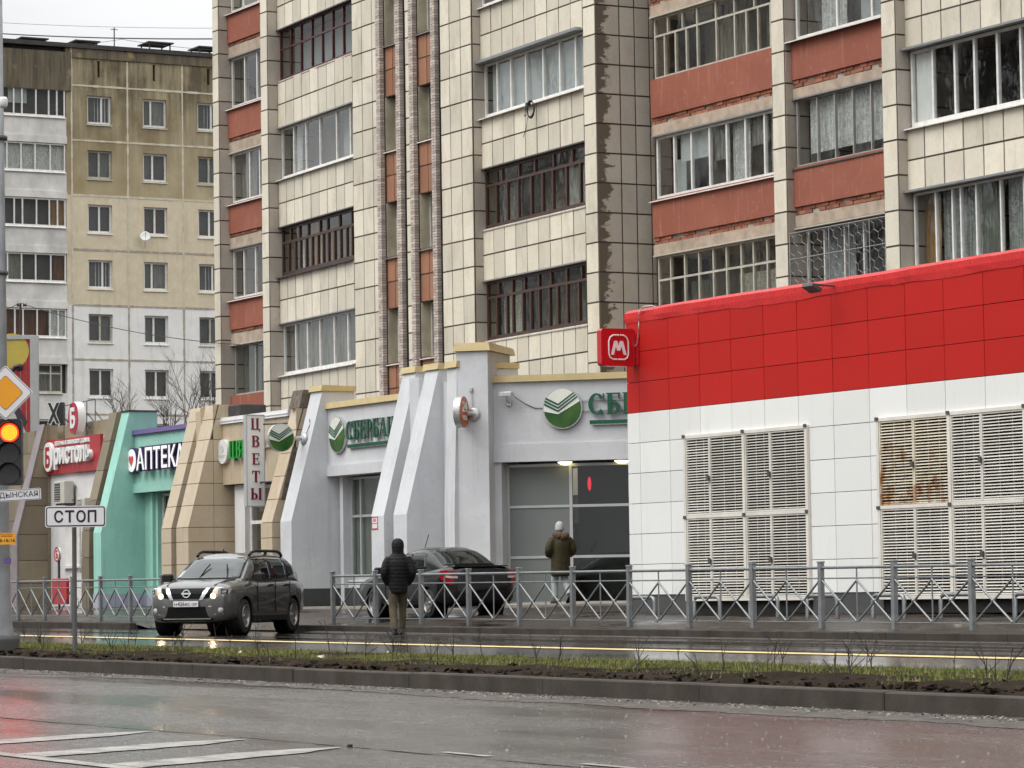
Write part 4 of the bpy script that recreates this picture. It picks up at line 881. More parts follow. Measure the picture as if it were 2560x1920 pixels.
# ---- bank signs
mat('bank_green', (.004, .085, .043), .3, var=.06); mat('silver', (.55, .56, .55), .3, metal=.5, var=.06); mat('sign_cream', (.74, .75, .68), .3, var=.05)
t = NT('logo_green'); tcn = t.n.new('ShaderNodeTexCoord'); n = t.noise(1.5, 2, vec=tcn.outputs['Object']); t.col(t.mix(t.rng(n, .35, .65), (.008, .065, .008), (.055, .14, .02))); t.set(rough=.25); MATS['logo_green'] = t.m
def roundlogo(parent, T, r, th=.09):
    """round disc: pale upper part, green lower part, three chevron stripes"""
    d = MB(T); disc(d, 0, 0, r*1.06, r*1.06, 0, th*.8, 40); part('rim', d, 'silver', parent)
    d = MB(T); disc(d, 0, 0, r, r, th*.8+.001, .012, 40); part('disc_face', d, 'logo_green', parent)
    def vee(x): return abs(x+.22*r)*.62-.38*r
    def vee2(x): return (-(x+.22*r)*.5 if x < -.22*r else (x+.22*r)*.72)-.20*r
    up = []; N = 28; a0, a1 = math.radians(20), math.radians(188)
    arc = [(r*math.cos(a0+(a1-a0)*i/N), r*math.sin(a0+(a1-a0)*i/N)) for i in range(N+1)]
    low = [(-.22*r, -.30*r)]
    d = MB(T); d.prism(arc+low, .008, 2, th*.8+.014); part('upper_field', d, 'sign_cream', parent)
    for k in range(3):
        o = k*.17*r
        def clipx(y0, s):   # where the stripe meets the rim
            lo, hi = -.22*r, s*r
            for _ in range(40):
                m = (lo+hi)/2; y = vee2(m)+y0
                if m*m+y*y < r*r*.985: lo = m
                else: hi = m
            return lo
        xl, xr = clipx(o-.02, -1), clipx(o, 1); h = .105*r; xm = -.22*r
        d = MB(T); d.prism([(xl, vee2(xl)+o), (xm, vee2(xm)+o), (xr, vee2(xr)+o), (xr-.02*r, vee2(xr)+o+h*.6), (xm, vee2(xm)+o+h), (xl+.02*r, vee2(xl)+o+h)], .007, 2, th*.8+.023+.0005*k); part('chevron_stripe', d, 'bank_green', parent)
# serif capitals built from strokes: thick stems, thin bars, small feet
def serif(mb, ch, x, h, z0, d):
    w = {'Ц': .86, 'В': .72, 'Е': .68, 'Т': .74, 'Ы': 1.02, 'С': .76, 'Б': .68, 'Р': .68, 'А': .84, 'Н': .84, 'К': .8}[ch]*h; S, t_ = .2*h, .07*h; q = [0]
    def rc(a, b, c, e): mb.prism([(x+a, b), (x+c, b), (x+c, e), (x+a, e)], d+.0006*q[0], 2, z0); q[0] += 1
    def stem(a, lo=0., hi=None): hi = h if hi is None else hi; rc(a, lo, a+S, hi); rc(a-.06*h, lo, a+S+.06*h, lo+.05*h); rc(a-.06*h, hi-.05*h, a+S+.06*h, hi)
    def bowl(a, lo, hi, wd): q[0] += 1; ring(mb, x+a, (lo+hi)/2, wd, (hi-lo)/2, S, z0, d+.0006*q[0], 12, -math.pi/2, math.pi/2, t_)
    if ch == 'Ц': stem(.06*h); stem(w-S-.14*h); rc(.0, 0, w, t_); rc(w-.07*h, -.16*h, w, t_)
    elif ch == 'В': stem(.06*h); rc(.2*h, h-t_, .42*h, h); rc(.2*h, .5*h, .42*h, .5*h+t_); rc(.2*h, 0, .42*h, t_); bowl(.38*h, .5*h, h, w-.42*h); bowl(.40*h, 0, .57*h, w-.40*h)
    elif ch == 'Е': stem(.06*h); rc(.2*h, h-t_, w, h); rc(.2*h, .48*h, w*.8, .48*h+t_); rc(.2*h, 0, w, t_); rc(w-t_, .75*h, w, h); rc(w-t_, 0, w, .25*h); rc(w*.8-t_, .4*h, w*.8, .64*h)
    elif ch == 'Т': stem(w/2-S/2); rc(0, h-t_, w, h); rc(0, .74*h, t_, h); rc(w-t_, .74*h, w, h)
    elif ch == 'Ы': stem(.06*h); rc(.2*h, .5*h, .38*h, .5*h+t_); rc(.2*h, 0, .38*h, t_); bowl(.34*h, 0, .57*h, .32*h); stem(w-S-.03*h)
    elif ch == 'С': q[0] += 1; ring(mb, x+w*.52, h/2, w*.52, h/2, S, z0, d, 22, math.radians(42), math.radians(318), t_); rc(w-t_, .64*h, w, .98*h); rc(w*.72, .02*h, w*.95, .1*h)
    elif ch == 'Б': stem(.06*h); rc(.2*h, h-t_, w*.95, h); rc(w*.95-t_, .72*h, w*.95, h); rc(.2*h, .53*h, .4*h, .53*h+t_); rc(.2*h, 0, .4*h, t_); bowl(.36*h, 0, .6*h, w-.36*h)
    elif ch == 'Р': stem(.06*h); rc(.2*h, h-t_, .4*h, h); rc(.2*h, .4*h, .4*h, .4*h+t_); bowl(.36*h, .4*h, h, w-.36*h)
    elif ch == 'А':
        mb.prism([(x+.02*h, 0), (x+.02*h+t_, 0), (x+w/2+t_/2, h), (x+w/2-t_/2, h)], d, 2, z0); mb.prism([(x+w-.04*h-S*1.05, 0), (x+w-.04*h, 0), (x+w/2+S*.3, h), (x+w/2-S*.5, h)], d+.001, 2, z0); rc(w*.22, .3*h, w*.72, .3*h+t_); rc(-.03*h, 0, .2*h, .05*h); rc(w-.36*h, 0, w+.02*h, .05*h)
    elif ch == 'Н': stem(.06*h); stem(w-S-.06*h); rc(.2*h, .46*h, w-.2*h, .46*h+t_)
    elif ch == 'К':
        stem(.06*h); mb.prism([(x+.26*h, .42*h), (x+.34*h, .42*h), (x+w, h), (x+w-.1*h, h)], d+.003, 2, z0); mb.prism([(x+.36*h, .52*h), (x+w-.2*h, 0), (x+w, 0), (x+.48*h, .62*h)], d+.0035, 2, z0)
    return w
def serifword(mb, s, h, z0, d, gap=.1):
    x = 0.
    for ch in s: x += serif(mb, ch, x, h, z0, d)+gap*h
    return x
s1 = thing('round_logo_sign', 'round green and white chevron disc left of the bank lettering, under the gold coping', 'sign', (-73.78, 35.98, 4.32)); roundlogo(s1, fY(-73.78, YW-.01, 4.78), .43)
def bankletters(name, label, T, h, s, und):
    o = thing(name, label, 'sign lettering', T.translation, local=False)
    bk = MB(T); W_ = serifword(bk, s, h, .0, .05); bk2 = MB(T @ Matrix.Translation((-.012, -.012, 0))); serifword(bk2, s, h*1.03, 0, .04); part('letter_sides', bk2, 'silver', o)
    f_ = MB(T); serifword(f_, s, h, .052, .02); part('letters', f_, 'bank_green', o)
    part('underline', MB(T).b(.02, W_-.1, -.20*h/.48, -.12*h/.48, .0, .05), 'bank_green', o); part('underline_back', MB(T).b(.03, W_-.08, -.225*h/.48, -.13*h/.48, -.01, .03), 'silver', o)
    rb_ = MB(T); rb_.b(-.3, W_, .1, .13, -.02, -.005); rb_.b(-.3, W_, .33, .36, -.02, -.005); part('mounting_rail', rb_, 'alu', o); return o
bankletters('bank_lettering', 'green serif bank lettering between the two sets of grey buttresses', fY(-73.22, YW-.04, 4.62), .46, 'СБЕРБАНК', 1)
TW = TE @ Matrix.Translation((0, WB+.0, 0))
def TEf(s, t_, z): o = TE @ Vector((s, t_, z)); return frame(o, E1, -E2)
s2 = thing('round_logo_sign', 'large round green and white chevron disc on the canted bank entrance', 'sign', TE @ Vector((2.44, WB, 4.4))); roundlogo(s2, TEf(2.43, WB+.02, 4.95), .44)
bankletters('bank_lettering', 'green serif bank lettering cut off by the supermarket corner', TEf(3.05, WB+.05, 4.78), .49, 'СБЕРБАНК', 1)
s3 = thing('round_logo_sign', 'projecting round green and white chevron sign on the leftmost grey buttress', 'sign', (-74.8, 34.9, 4.4)); roundlogo(s3, fX(-74.80, 34.86, 4.74), .335, .14)
ar = MB(); ar.tube([(-74.86, 35.15, 4.74), (-74.86, 35.62, 4.74)], .05, 8); ar.lathe([(0, 0), (.15, 0), (.16, .04), (.1, .08), (0, .08)], (-74.8, 35.56, 4.72), (0, -1, .15), 20); part('arm', ar, 'silver', s3)
wc = MB(); wc.tube([(-74.75, 35.55, 4.75), (-74.7, 35.6, 4.95), (-74.72, 35.68, 5.1), (-74.76, 35.68, 5.22)], .01, 5); part('cable', wc, 'cable_black', s3)
s4 = thing('round_hours_sign', 'orange round projecting sign reading 24 on the corner pillar', 'sign', TE @ Vector((.4, .3, 4.5)))
mat('sign_orange', (.52, .12, .02), .3, var=.08); T4 = frame(TE @ Vector((.30, .36, 4.90)), E2, E1)
d = MB(T4); disc(d, 0, 0, .345, .36, -.16, .155, 36); part('rim', d, 'silver', s4); d = MB(T4); disc(d, 0, 0, .33, .345, -.004, .016, 36); part('disc_face', d, 'sign_orange', s4)
part('letters', textmesh('24', .34, .24, .012, T4 @ Matrix.Translation((-.18, .0, .013)), .012), 'sign_cream', s4); part('letters', textmesh('ЧАСА', .32, .11, .012, T4 @ Matrix.Translation((-.17, -.19, .013)), .01), 'sign_cream', s4)
ar = MB(TE); ar.lathe([(0, 0), (.15, 0), (.155, .03), (.12, .06), (0, .06)], (.42, .0, 4.86), (0, 1, 0), 20); ar.tube([(.42, .05, 4.86), (.30, .2, 4.88)], .05, 8); ar.tube([(.40, .02, 5.0), (.38, .03, 5.25), (.36, .01, 5.4)], .01, 5); ar.bc(.32, .40, 0, .05, 5.38, 5.47, .01); part('arm', ar, 'silver', s4)
fl = thing('wall_lamp', 'small grey flood lamp with a cable on the bank wall left of the round logo', 'lamp', TE @ Vector((1.12, WB, 5.1)))
b_ = MB(TE); b_.bc(.98, 1.3, WB+.12, WB+.34, 5.26, 5.36, .02); b_.tube([(1.14, WB, 5.12), (1.14, WB+.2, 5.14), (1.14, WB+.22, 5.27)], .015, 6); b_.bc(1.08, 1.2, WB, WB+.05, 5.05, 5.15, .01); part('lamp_body', b_, 'silver', fl)
b_ = MB(TE); b_.tube([(1.3, WB+.15, 5.25), (1.5, WB+.03, 5.10), (1.75, WB+.02, 4.98), (2.0, WB+.02, 4.97)], .01, 5); part('cable', b_, 'cable_black', fl)
stk = thing('notice_plate', 'small red edged paper notice on the double grey buttress', 'notice', (-69.8, 34.99, 2.33)); part('plate', MB().b(-69.96, -69.62, YF-.008, YF-.001, 2.32, 2.63), 'sign_white', stk)
mat('notice_red', (.45, .04, .05), .5); nt = MB()
nt.b(-69.96, -69.93, YF-.011, YF-.0085, 2.32, 2.63); nt.b(-69.65, -69.62, YF-.011, YF-.0085, 2.32, 2.63); nt.b(-69.93, -69.65, YF-.011, YF-.0085, 2.6, 2.63); nt.b(-69.93, -69.65, YF-.011, YF-.0085, 2.32, 2.35); nt.b(-69.93, -69.65, YF-.011, YF-.0085, 2.46, 2.475)
for k in range(3): nt.b(-69.87, -69.72, YF-.011, YF-.0085, 2.51+.025*k, 2.524+.025*k)
part('printed_frame', nt, 'notice_red', stk)
# ---- flower shop clad in beige tiles
flw = thing('flower_shop', 'flower shop front clad in beige tiles between leaning buttresses', 'shop', (-79, 36.5, .45))
BZ = [.45, 1.05, 1.65, 2.25, 2.64, 3.23, 3.82, 4.41, 5.0, 5.55, 5.93]
fin(flw, -82.75, -82.08, 'tile_beige', 5.93, bands=BZ, yb=36.5); fin(flw, -81.73, -80.92, 'tile_beige', 5.95, bands=BZ[:-1]+[5.95], yb=36.75, sidejoint=35.75)
part('wall', MB().b(-82.08, -81.73, 35.75, 36.9, .4, 5.8), 'tile_beige', flw)
part('beam', MB().b(-80.92, -76.3, YW, 36.9, 3.76, 5.40), 'grout', flw)
for i in range(8): part('tile', MB().b(-80.92+.578*i+.005, -80.92+.578*(i+1)-.005, YW-.03, YW, 3.77, 4.66), 'tile_beige', flw); part('tile', MB().b(-80.92+.578*i+.005, -80.92+.578*(i+1)-.005, YW-.03, YW, 4.67, 5.40), 'tile_beige', flw)
part('coping', MB().prism([(YW-.1, 5.405), (37, 5.405), (37, 5.6), (YW-.08, 5.58)], 4.3, 0, -80.95), 'coping_white', flw); part('coping', MB().b(-80.95, -76.65, YW-.115, YW-.1, 5.47, 5.49), 'coping_white', flw)
part('roof', MB().b(-82.7, -76.3, 36.95, 39.2, 5.2, 5.35), 'roofing', flw)
shopfill(flw, -80.92, -80.5, 'tile_beige'); part('door_post', MB().b(-80.55, -79.9, 36.2, 36.55, .45, 3.75), 'plaster_white', flw)
T, L = plan(-79.9, 36.35, -77.0, 36.35); glazing(T, 0, L, .55, 3.72, [.5], 'frame_white', 'glass_shop', 0, False, .69, parent=flw, fw=.09, back=[(0, 1, 0, 0, 'drape_ochre', .35)], name='door'); part('shop_interior', MB().b(-79.9, -76.4, 36.86, 36.9, .5, 3.75), 'shop_dark', flw)
part('door_post', MB().b(-77.0, -76.3, 36.3, 36.6, .45, 3.75), 'tile_beige', flw)
fin(flw, -76.28, -75.60, 'tile_beige', 5.55, bands=[q for q in BZ if q < 5.5]+[5.55], yb=36.7, sidejoint=35.7)
part('fin_core', MB().prism([(35.80, 5.56), (36.6, 5.56), (36.6, 6.02), (35.92, 6.02)], .62, 0, -76.24), 'rubble', flw)
part('missing_facing', MB().prism([(fy(3.2)+.1, 3.2), (fy(3.2)+.45, 3.2), (fy(4.55)+.40, 4.55), (fy(4.55)+.08, 4.55)], .012, 0, -75.605), 'rubble', flw)
bx = MB(); bx.bc(-82.3, -80.2, 36.2, 37.0, 5.62, 5.92, .03); solo('roof_box', bx, 'roofing', 'long black box lying on the flower shop roof', 'box')
mat('letter_green', (.01, .33, .03), .35, var=.08); mat('letter_green_side', (.005, .12, .03), .4); mat('letter_maroon', (.19, .008, .03), .4)
ws = thing('flower_lettering', 'bright green serif lettering on the flower shop, half hidden by the vertical sign', 'sign lettering', (-79, 36, 4.4))
TL = fY(-80.2, YW-.1, 4.45); a = MB(TL); serifword(a, 'ЦВЕТЫ', .46, .06, .02, .12); part('letters', a, 'letter_green', ws); a = MB(TL); serifword(a, 'ЦВЕТЫ', .47, .0, .058, .1); part('letter_sides', a, 'letter_green_side', ws); part('mounting_rail', MB(TL).b(0, 2.6, .2, .23, -.06, -.005), 'alu', ws)
ds = thing('round_emblem_sign', 'round white emblem sign left of the green flower lettering', 'sign', (-80.68, 36, 4.33)); d = MB(fY(-80.68, YW-.03, 4.66)); disc(d, 0, 0, .33, .33, 0, .12, 32); part('disc_face', d, 'coping_white', ds)
d = MB(fY(-80.68, YW-.03, 4.66)); ring(d, 0, .06, .10, .10, .012, .1205, .006, 20); ring(d, 0, .06, .06, .06, .01, .1205, .006, 16); d.b(-.2, .2, -.12, -.10, .1205, .126); d.b(-.13, .13, -.16, -.145, .1205, .126); part('emblem', d, 'alu', ds)
vsn = thing('vertical_sign', 'tall narrow white sign with maroon letters spelling flowers downwards', 'sign', (-76.95, 34.85, 3.1))
T5 = fX(-76.95, 34.93, 3.08); part('sign_box', MB(T5).b(0, .50, 0, 2.36, -.16, 0), 'white_letter', vsn)
ed = MB(T5)
for a_, b_, c_, d_ in ((0, .5, 2.335, 2.365), (0, .5, -.005, .02), (-.012, .012, 0, 2.36), (.488, .512, 0, 2.36)): ed.b(a_, b_, c_, d_, -.17, .008)
part('edge_trim', ed, 'alu', vsn)
for i, ch in enumerate('ЦВЕТЫ'):
    a = MB(T5 @ Matrix.Translation((.25, 1.95-.45*i, 0))); w = {'Ц': .86, 'В': .72, 'Е': .68, 'Т': .74, 'Ы': 1.02}[ch]*.29; a.T = T5 @ Matrix.Translation((.25-w/2, 1.98-.45*i, 0)); serif(a, ch, 0, .29, .009, .008); part('letter', a, 'letter_maroon', vsn)
ar = MB(); ar.tube([(-77.0, 35.3, 3.7), (-76.3, 35.4, 3.7)], .025, 6); part('bracket', ar, 'tin_dark', vsn); ar = MB(); ar.tube([(-77.0, 35.4, 5.2), (-76.3, 35.8, 5.2)], .025, 6); part('bracket', ar, 'tin_dark', vsn)
# ---- mint green pharmacy
pha = thing('pharmacy', 'mint green pharmacy front with a leaning buttress and purple coping', 'shop', (-85, 36.5, .45))
fin(pha, -87.70, -87.13, 'plaster_mint', 6.10, yb=36.75); part('fin_cap', MB().b(-87.74, -87.09, 35.86, 36.8, 6.103, 6.135), 'roofing', pha); part('plinth', MB().prism([(YF-.02, .38), (36.3, .38), (36.3, .9), (YF-.02, .9)], .61, 0, -87.72), 'plaster_lilac', pha)
shopwall(pha, -87.13, -82.75, 'plaster_mint', 'coping_purple', 5.42, coph=.13)
shopfill(pha, -87.13, -86.2, 'plaster_mint', y=36.35); part('jamb', MB().b(-86.5, -86.35, 36.25, 36.35, .4, 3.76), 'plaster_mint', pha); part('wall', MB().b(-86.2, -82.7, 36.38, 36.9, .4, 1.25), 'plaster_mint', pha); part('plinth', MB().b(-87.1, -82.7, 36.3, 36.34, .38, .85), 'plaster_lilac', pha)
T, L = plan(-86.2, 36.5, -82.7, 36.5); glazing(T, 0, L, 1.25, 3.72, [.36, .7], 'frame_white', 'glass_shop', 0, True, .62, parent=pha, back=[(0, 1, 0, 0, 'checker_net', .05)], fw=.07); part('shop_interior', MB().b(-86.2, -82.7, 36.86, 36.9, 1.2, 3.75), 'shop_dark', pha)
mat('letter_violet', (.045, .02, .085), .4, var=.06); emit('letter_lit', (1, 1, 1), .25, (.85, .85, .85)); mat('heart_pink', (.75, .06, .09), .35)
al = thing('pharmacy_lettering', 'white lettering edged in dark violet on the mint pharmacy', 'sign lettering', (-85, 36, 4.35))
TL = fY(-86.42, YW-.14, 4.37)
bold = textmesh('АПТЕКА', 3.5, .70, .11, TL @ Matrix.Translation((-.03, -.03, 0)), .07); part('letter_sides', bold, 'letter_violet', al); part('letters', textmesh('АПТЕКА', 3.4, .62, .012, TL @ Matrix.Translation((.02, .01, .112)), .012), 'letter_lit', al)
hsn = thing('heart_sign', 'round white sign with a pink heart beside the pharmacy lettering', 'sign', (-86.95, 36, 4.34)); TL = fY(-86.93, YW-.02, 4.68)
d = MB(TL); disc(d, 0, 0, .36, .36, 0, .16, 32); part('rim', d, 'letter_violet', hsn); d = MB(TL); disc(d, 0, 0, .325, .325, .161, .01, 32); part('disc_face', d, 'letter_lit', hsn)
hp = [(16*math.sin(q)**3, 13*math.cos(q)-5*math.cos(2*q)-2*math.cos(3*q)-math.cos(4*q)) for q in [2*math.pi*i/28 for i in range(28)]]
part('heart', MB(TL).prism([(x*.0105, y*.0115) for x, y in reversed(hp)], .008, 2, .172), 'heart_pink', hsn)
# ---- white liquor shop with a red sign board
bri = thing('liquor_shop', 'white shop front under a long red sign board beside bare tiled buttresses', 'shop', (-91, 36.5, .45))
RZ = [.45, 1.25, 1.95, 2.73, 3.6, 4.45, 5.3, 6.14]
fin(bri, -88.64, -88.06, 'tile_raw', 6.14, bands=RZ, yb=36.6)
part('wall', MB().b(-94.48, -88.64, YW+.02, 36.9, .45, 4.55), 'plaster_white', bri)
part('wall', MB().b(-94.6, -88.64, YW+.1, 36.9, 4.55, 5.55), 'plaster_white', bri); part('roof', MB().b(-94.6, -88.0, 36.95, 39.25, 5.3, 5.45), 'roofing', bri)
part('upper_wall', MB().b(-94.4, -88.64, 36.5, 37.0, 5.56, 6.05), 'tile_raw', bri)
part('niche', MB().b(-92.6, -91.45, YW+.005, YW+.018, 1.75, 3.55), 'bal_concrete', bri); part('window_frame', MB().b(-91.5, -91.38, YW-.03, YW+.015, 1.6, 3.6), 'frame_white', bri); part('sill', MB().b(-92.65, -91.35, YW-.08, YW+.01, 1.68, 1.74), 'coping_white', bri)
board = thing('red_sign_board', 'long red sign board with white shop lettering over the white front', 'sign', (-91.9, 35.95, 4.52)); mat('board_red', (.40, .02, .025), .4, var=.1, scale=2)
for i in range(5): part('board_panel', MB().b(-94.5+1.0*i+.004, -93.5+1.0*i-.004, YW-.10, YW+.0, 4.53, 5.57), 'board_red', board)
TL = fY(-93.9, YW-.105, 4.62)
d = MB(TL); disc(d, .42, .44, .40, .44, 0, .1, 32); part('letter_disc', d, 'white_letter', board); part('letters', textmesh('Б', .36, .62, .012, TL @ Matrix.Translation((.24, .12, .101)), .03), 'board_red', board)
part('letters', textmesh('ристоль', 2.95, .66, .10, TL @ Matrix.Translation((.90, .03, .0)), .035), 'white_letter', board); part('letters', textmesh('СЕТЬ МАГАЗИНОВ У ДОМА', 2.75, .15, .05, TL @ Matrix.Translation((.86, .74, .0)), .03), 'white_letter', board)
ov = thing('round_letter_sign', 'red upright oval sign with a white letter above the red board', 'sign', (-91.76, 35.95, 5.66)); TL = fY(-91.76, YW-.05, 6.15)
mat('oval_red', (.42, .008, .045), .35); d = MB(TL); disc(d, 0, 0, .41, .49, -.24, .235, 36); part('rim', d, 'white_letter', ov); d = MB(TL); disc(d, 0, 0, .40, .48, -.004, .014, 36); part('disc_face', d, 'oval_red', ov); part('letters', textmesh('Б', .40, .62, .02, TL @ Matrix.Translation((-.2, -.30, .011)), .04), 'white_letter', ov)
mat('ac_cream', (.55, .53, .47), .5, var=.1, dirt=.15)
for i, (x0, z0, w, h, lb) in enumerate(((-92.6, 3.62, .85, .66, 'cream air conditioner box with a dark grille below the red board'), (-90.75, 3.45, .62, .28, 'smaller cream air conditioner box right of the larger one'))):
    ac = thing('air_conditioner', lb, 'air conditioner', (x0+w/2, YW-.2, z0), group='air conditioners on the white front'); part('casing', MB().bc(x0, x0+w, YW-.36, YW-.05, z0, z0+h, .015), 'ac_cream', ac)
    part('fan_grille', MB().b(x0+.06, x0+w*.62, YW-.365, YW-.358, z0+.06, z0+h-.06), 'plinth_grey', ac); g = MB()
    for q in range(7): g.b(x0+.06, x0+w*.62, YW-.372, YW-.366, z0+.08+q*(h-.16)/7, z0+.092+q*(h-.16)/7)
    part('fan_bars', g, 'ac_cream', ac); part('bracket', MB().b(x0+.05, x0+w-.05, YW-.32, YW+.02, z0-.05, z0-.002), 'tin_dark', ac); p = MB(); p.tube([(x0+w, YW-.1, z0+.1), (x0+w+.12, YW-.04, z0+.05), (x0+w+.14, YW-.03, z0+.5)], .014, 5); part('pipe', p, 'cable_black', ac)
bn = thing('advert_stand', 'small red advert stand with a round head behind the left fence', 'stand', (-89.9, 34.8, swz(-89.9, 34.8))); bz = swz(-89.9, 34.8)
part('board', MB().bc(-90.35, -89.2, 34.75, 34.85, bz+.1, bz+.85, .02), 'board_red', bn); d = MB(fY(-89.9, 34.74, bz+1.55)); disc(d, 0, 0, .2, .2, -.06, .06, 24); part('disc_face', d, 'white_letter', bn); d = MB(fY(-89.9, 34.74, bz+1.55)); ring(d, 0, 0, .22, .22, .05, .001, .01, 24); part('disc_ring', d, 'board_red', bn)
part('letters', textmesh('Б', .16, .24, .01, fY(-89.98, 34.738, bz+1.43), .03), 'board_red', bn); part('leg', MB().b(-89.93, -89.87, 34.77, 34.83, bz, bz+1.4), 'tin_dark', bn)
# ---- shop further left, its grey painted fin and raw tiles
lef = thing('corner_shop', 'old shop front of stained raw tiles with a mauve painted buttress', 'shop', (-97, 36.5, .45))
fin(lef, -94.28, -93.85, 'tile_raw', 6.05, yb=36.3, zk=2.7, bands=RZ[:-1]+[6.05])
part('fin_edge', MB().prism([(YF-.035, .4), (YF-.004, .4), (YF-.004, 2.7), (YT-.004, 6.08), (YT-.03, 6.08), (YF-.035, 2.7)], .5, 0, -94.31), 'slab_mauve', lef)
part('wall', MB().b(-110, -94.5, YW+.05, 36.9, .45, 5.9), 'grout', lef); part('roof', MB().b(-110, -94.5, 36.95, 39.2, 5.4, 5.6), 'roofing', lef)
T, L = plan(-100, YW+.02, -94.5, YW+.02)
for i in range(9):
    for j in range(8): part('tile', MB().b(-100+.61*i+.008, -100+.61*(i+1)-.008, YW+.02+R.uniform(-.006, .006), YW+.05, .5+.68*j+.008, .5+.68*(j+1)-.008), 'tile_raw', lef)
# raw tiles flank between the mauve fin and the white front
for j in range(7): part('tile', MB().b(-93.86, -93.83, 35.98, YW+.0, .5+.8*j, 1.28+.8*j), 'tile_raw', lef)
# ------------------------------------------------------------------ pedestrian fences
def fence(label, xs, y=29.9):
    f = thing('pedestrian_fence', label, 'fence', (xs[0], y, gz(xs[0])+.14), group=None)
    pm = MB().bc(-.042, .042, -.042, .042, -.0, 1.08, .006).mesh('post'); cm = MB().bc(-.052, .052, -.052, .052, 1.08, 1.105, .008).mesh('post_cap')
    base = BASE[f.name]
    for x in xs:
        o = obj('post', pm, 'galv', f); o.location = Vector((x, y, gz(x)+.14))-base; BASE[o.name] = base; o.rotation_euler = (R.uniform(-.008, .008), R.uniform(-.008, .008), 0)
        obj('post_cap', cm, 'galv', o)
    for a, b in zip(xs, xs[1:]):
        za, zb = gz(a)+.14, gz(b)+.14; m = (a+b)/2; zm = (za+zb)/2; a2, b2 = a+.05, b-.05
        part('top_rail', MB().tube([(a2, y, za+1.0), (b2, y, zb+1.0)], .028, 6), 'galv', f)
        part('upper_bar', MB().tube([(a2, y, za+.83), (b2, y, zb+.83)], .014, 6), 'galv', f)
        part('lower_bar', MB().tube([(a2, y, za+.13), (b2, y, zb+.13)], .010, 6), 'galv', f)
        part('upright_bar', MB().tube([(m, y, zm+.13), (m, y, zm+.98)], .014, 6), 'galv', f)
        for p, q in ((a2, m-.012), (m+.012, b2)):
            part('diagonal_bar', MB().tube([(p, y-.012, zm+.80), (q, y-.012, zm+.15)], .017, 6), 'galv', f)
            part('diagonal_bar', MB().tube([(p, y+.012, zm+.15), (q, y+.012, zm+.80)], .017, 6), 'galv', f)
            part('clamp', MB().lathe([(0, -.035), (.03, -.03), (.03, .03), (0, .035)], ((p+q)/2, y, zm+.475), (0, 1, 0), 10), 'galv', f)
    return f
fence('long grey steel crossbar fence in front of the bank and supermarket', [-61.61+1.99*k for k in range(14)])
fence('shorter grey steel crossbar fence left of the turning car', [-82.0+1.88*k for k in range(7)])
# ------------------------------------------------------------------ signs and signal on the left
def onray(px, py, depth):
    d = CF+CR*((px-1280)/FPX)-CU*((py-960)/FPX); return CAM+d*depth
mat('pole_grey', (.28, .29, .30), .5, metal=.35, var=.25, scale=3, dirt=.35); mat('pole_dark', (.1, .1, .1), .55, metal=.3, var=.2, dirt=.3); mat('black_plastic', (.03, .03, .032), .45, var=.15); mat('sign_back', (.55, .55, .56), .5)
mat('sign_face', (.72, .70, .71), .35, var=.04); mat('sign_black', (.006, .006, .012), .4); mat('sign_amber', (.80, .33, .015), .35, var=.05); mat('ad_orange', (.85, .38, .02), .6, var=.08); mat('paper_white', (.7, .7, .68), .8)
PX, PY_ = -41.13, 15.07
pole = thing('street_pole', 'thick grey steel street pole at the left picture edge', 'pole', (PX, PY_, gz(PX)+.1)); pz = gz(PX)+.1
pb = MB(); pb.lathe([(0, pz), (.21, pz), (.21, pz+.2), (.2, pz+.3), (.18, pz+.45), (.165, pz+.6), (.155, pz+1.2), (.125, pz+4.5), (.085, pz+9.5), (0, pz+9.5)], (PX, PY_, 0), (0, 0, 1), 20); part('shaft', pb, 'pole_grey', pole)
part('foot', MB().lathe([(0, pz-.05), (.24, pz-.05), (.25, pz+.02), (.28, pz+.2), (.285, pz+.27), (0, pz+.27)], (PX, PY_, 0), (0, 0, 1), 16), 'pole_dark', pole)
for z in (5.1, 6.9): part('band', MB().lathe([(.0, z), (.15, z), (.15, z+.05), (0, z+.05)], (PX, PY_, 0), (0, 0, 1), 16), 'pole_dark', pole)
cm_ = MB(); cc_ = onray(8, 258, 42.9); cm_.lathe([(0, -.07), (.04, -.06), (.06, -.02), (.06, .05), (.045, .08), (0, .08)], cc_, (0, 0, 1), 14); cm_.b(cc_.x-.05, cc_.x, cc_.y-.12, cc_.y-.03, cc_.z, cc_.z+.04); part('camera_dome', cm_, 'dish_white', pole)
DP = 42.6; KP = DP/FPX
def face(px, py, depth=DP): return frame(onray(px, py, depth), CAMR, TOCAM)
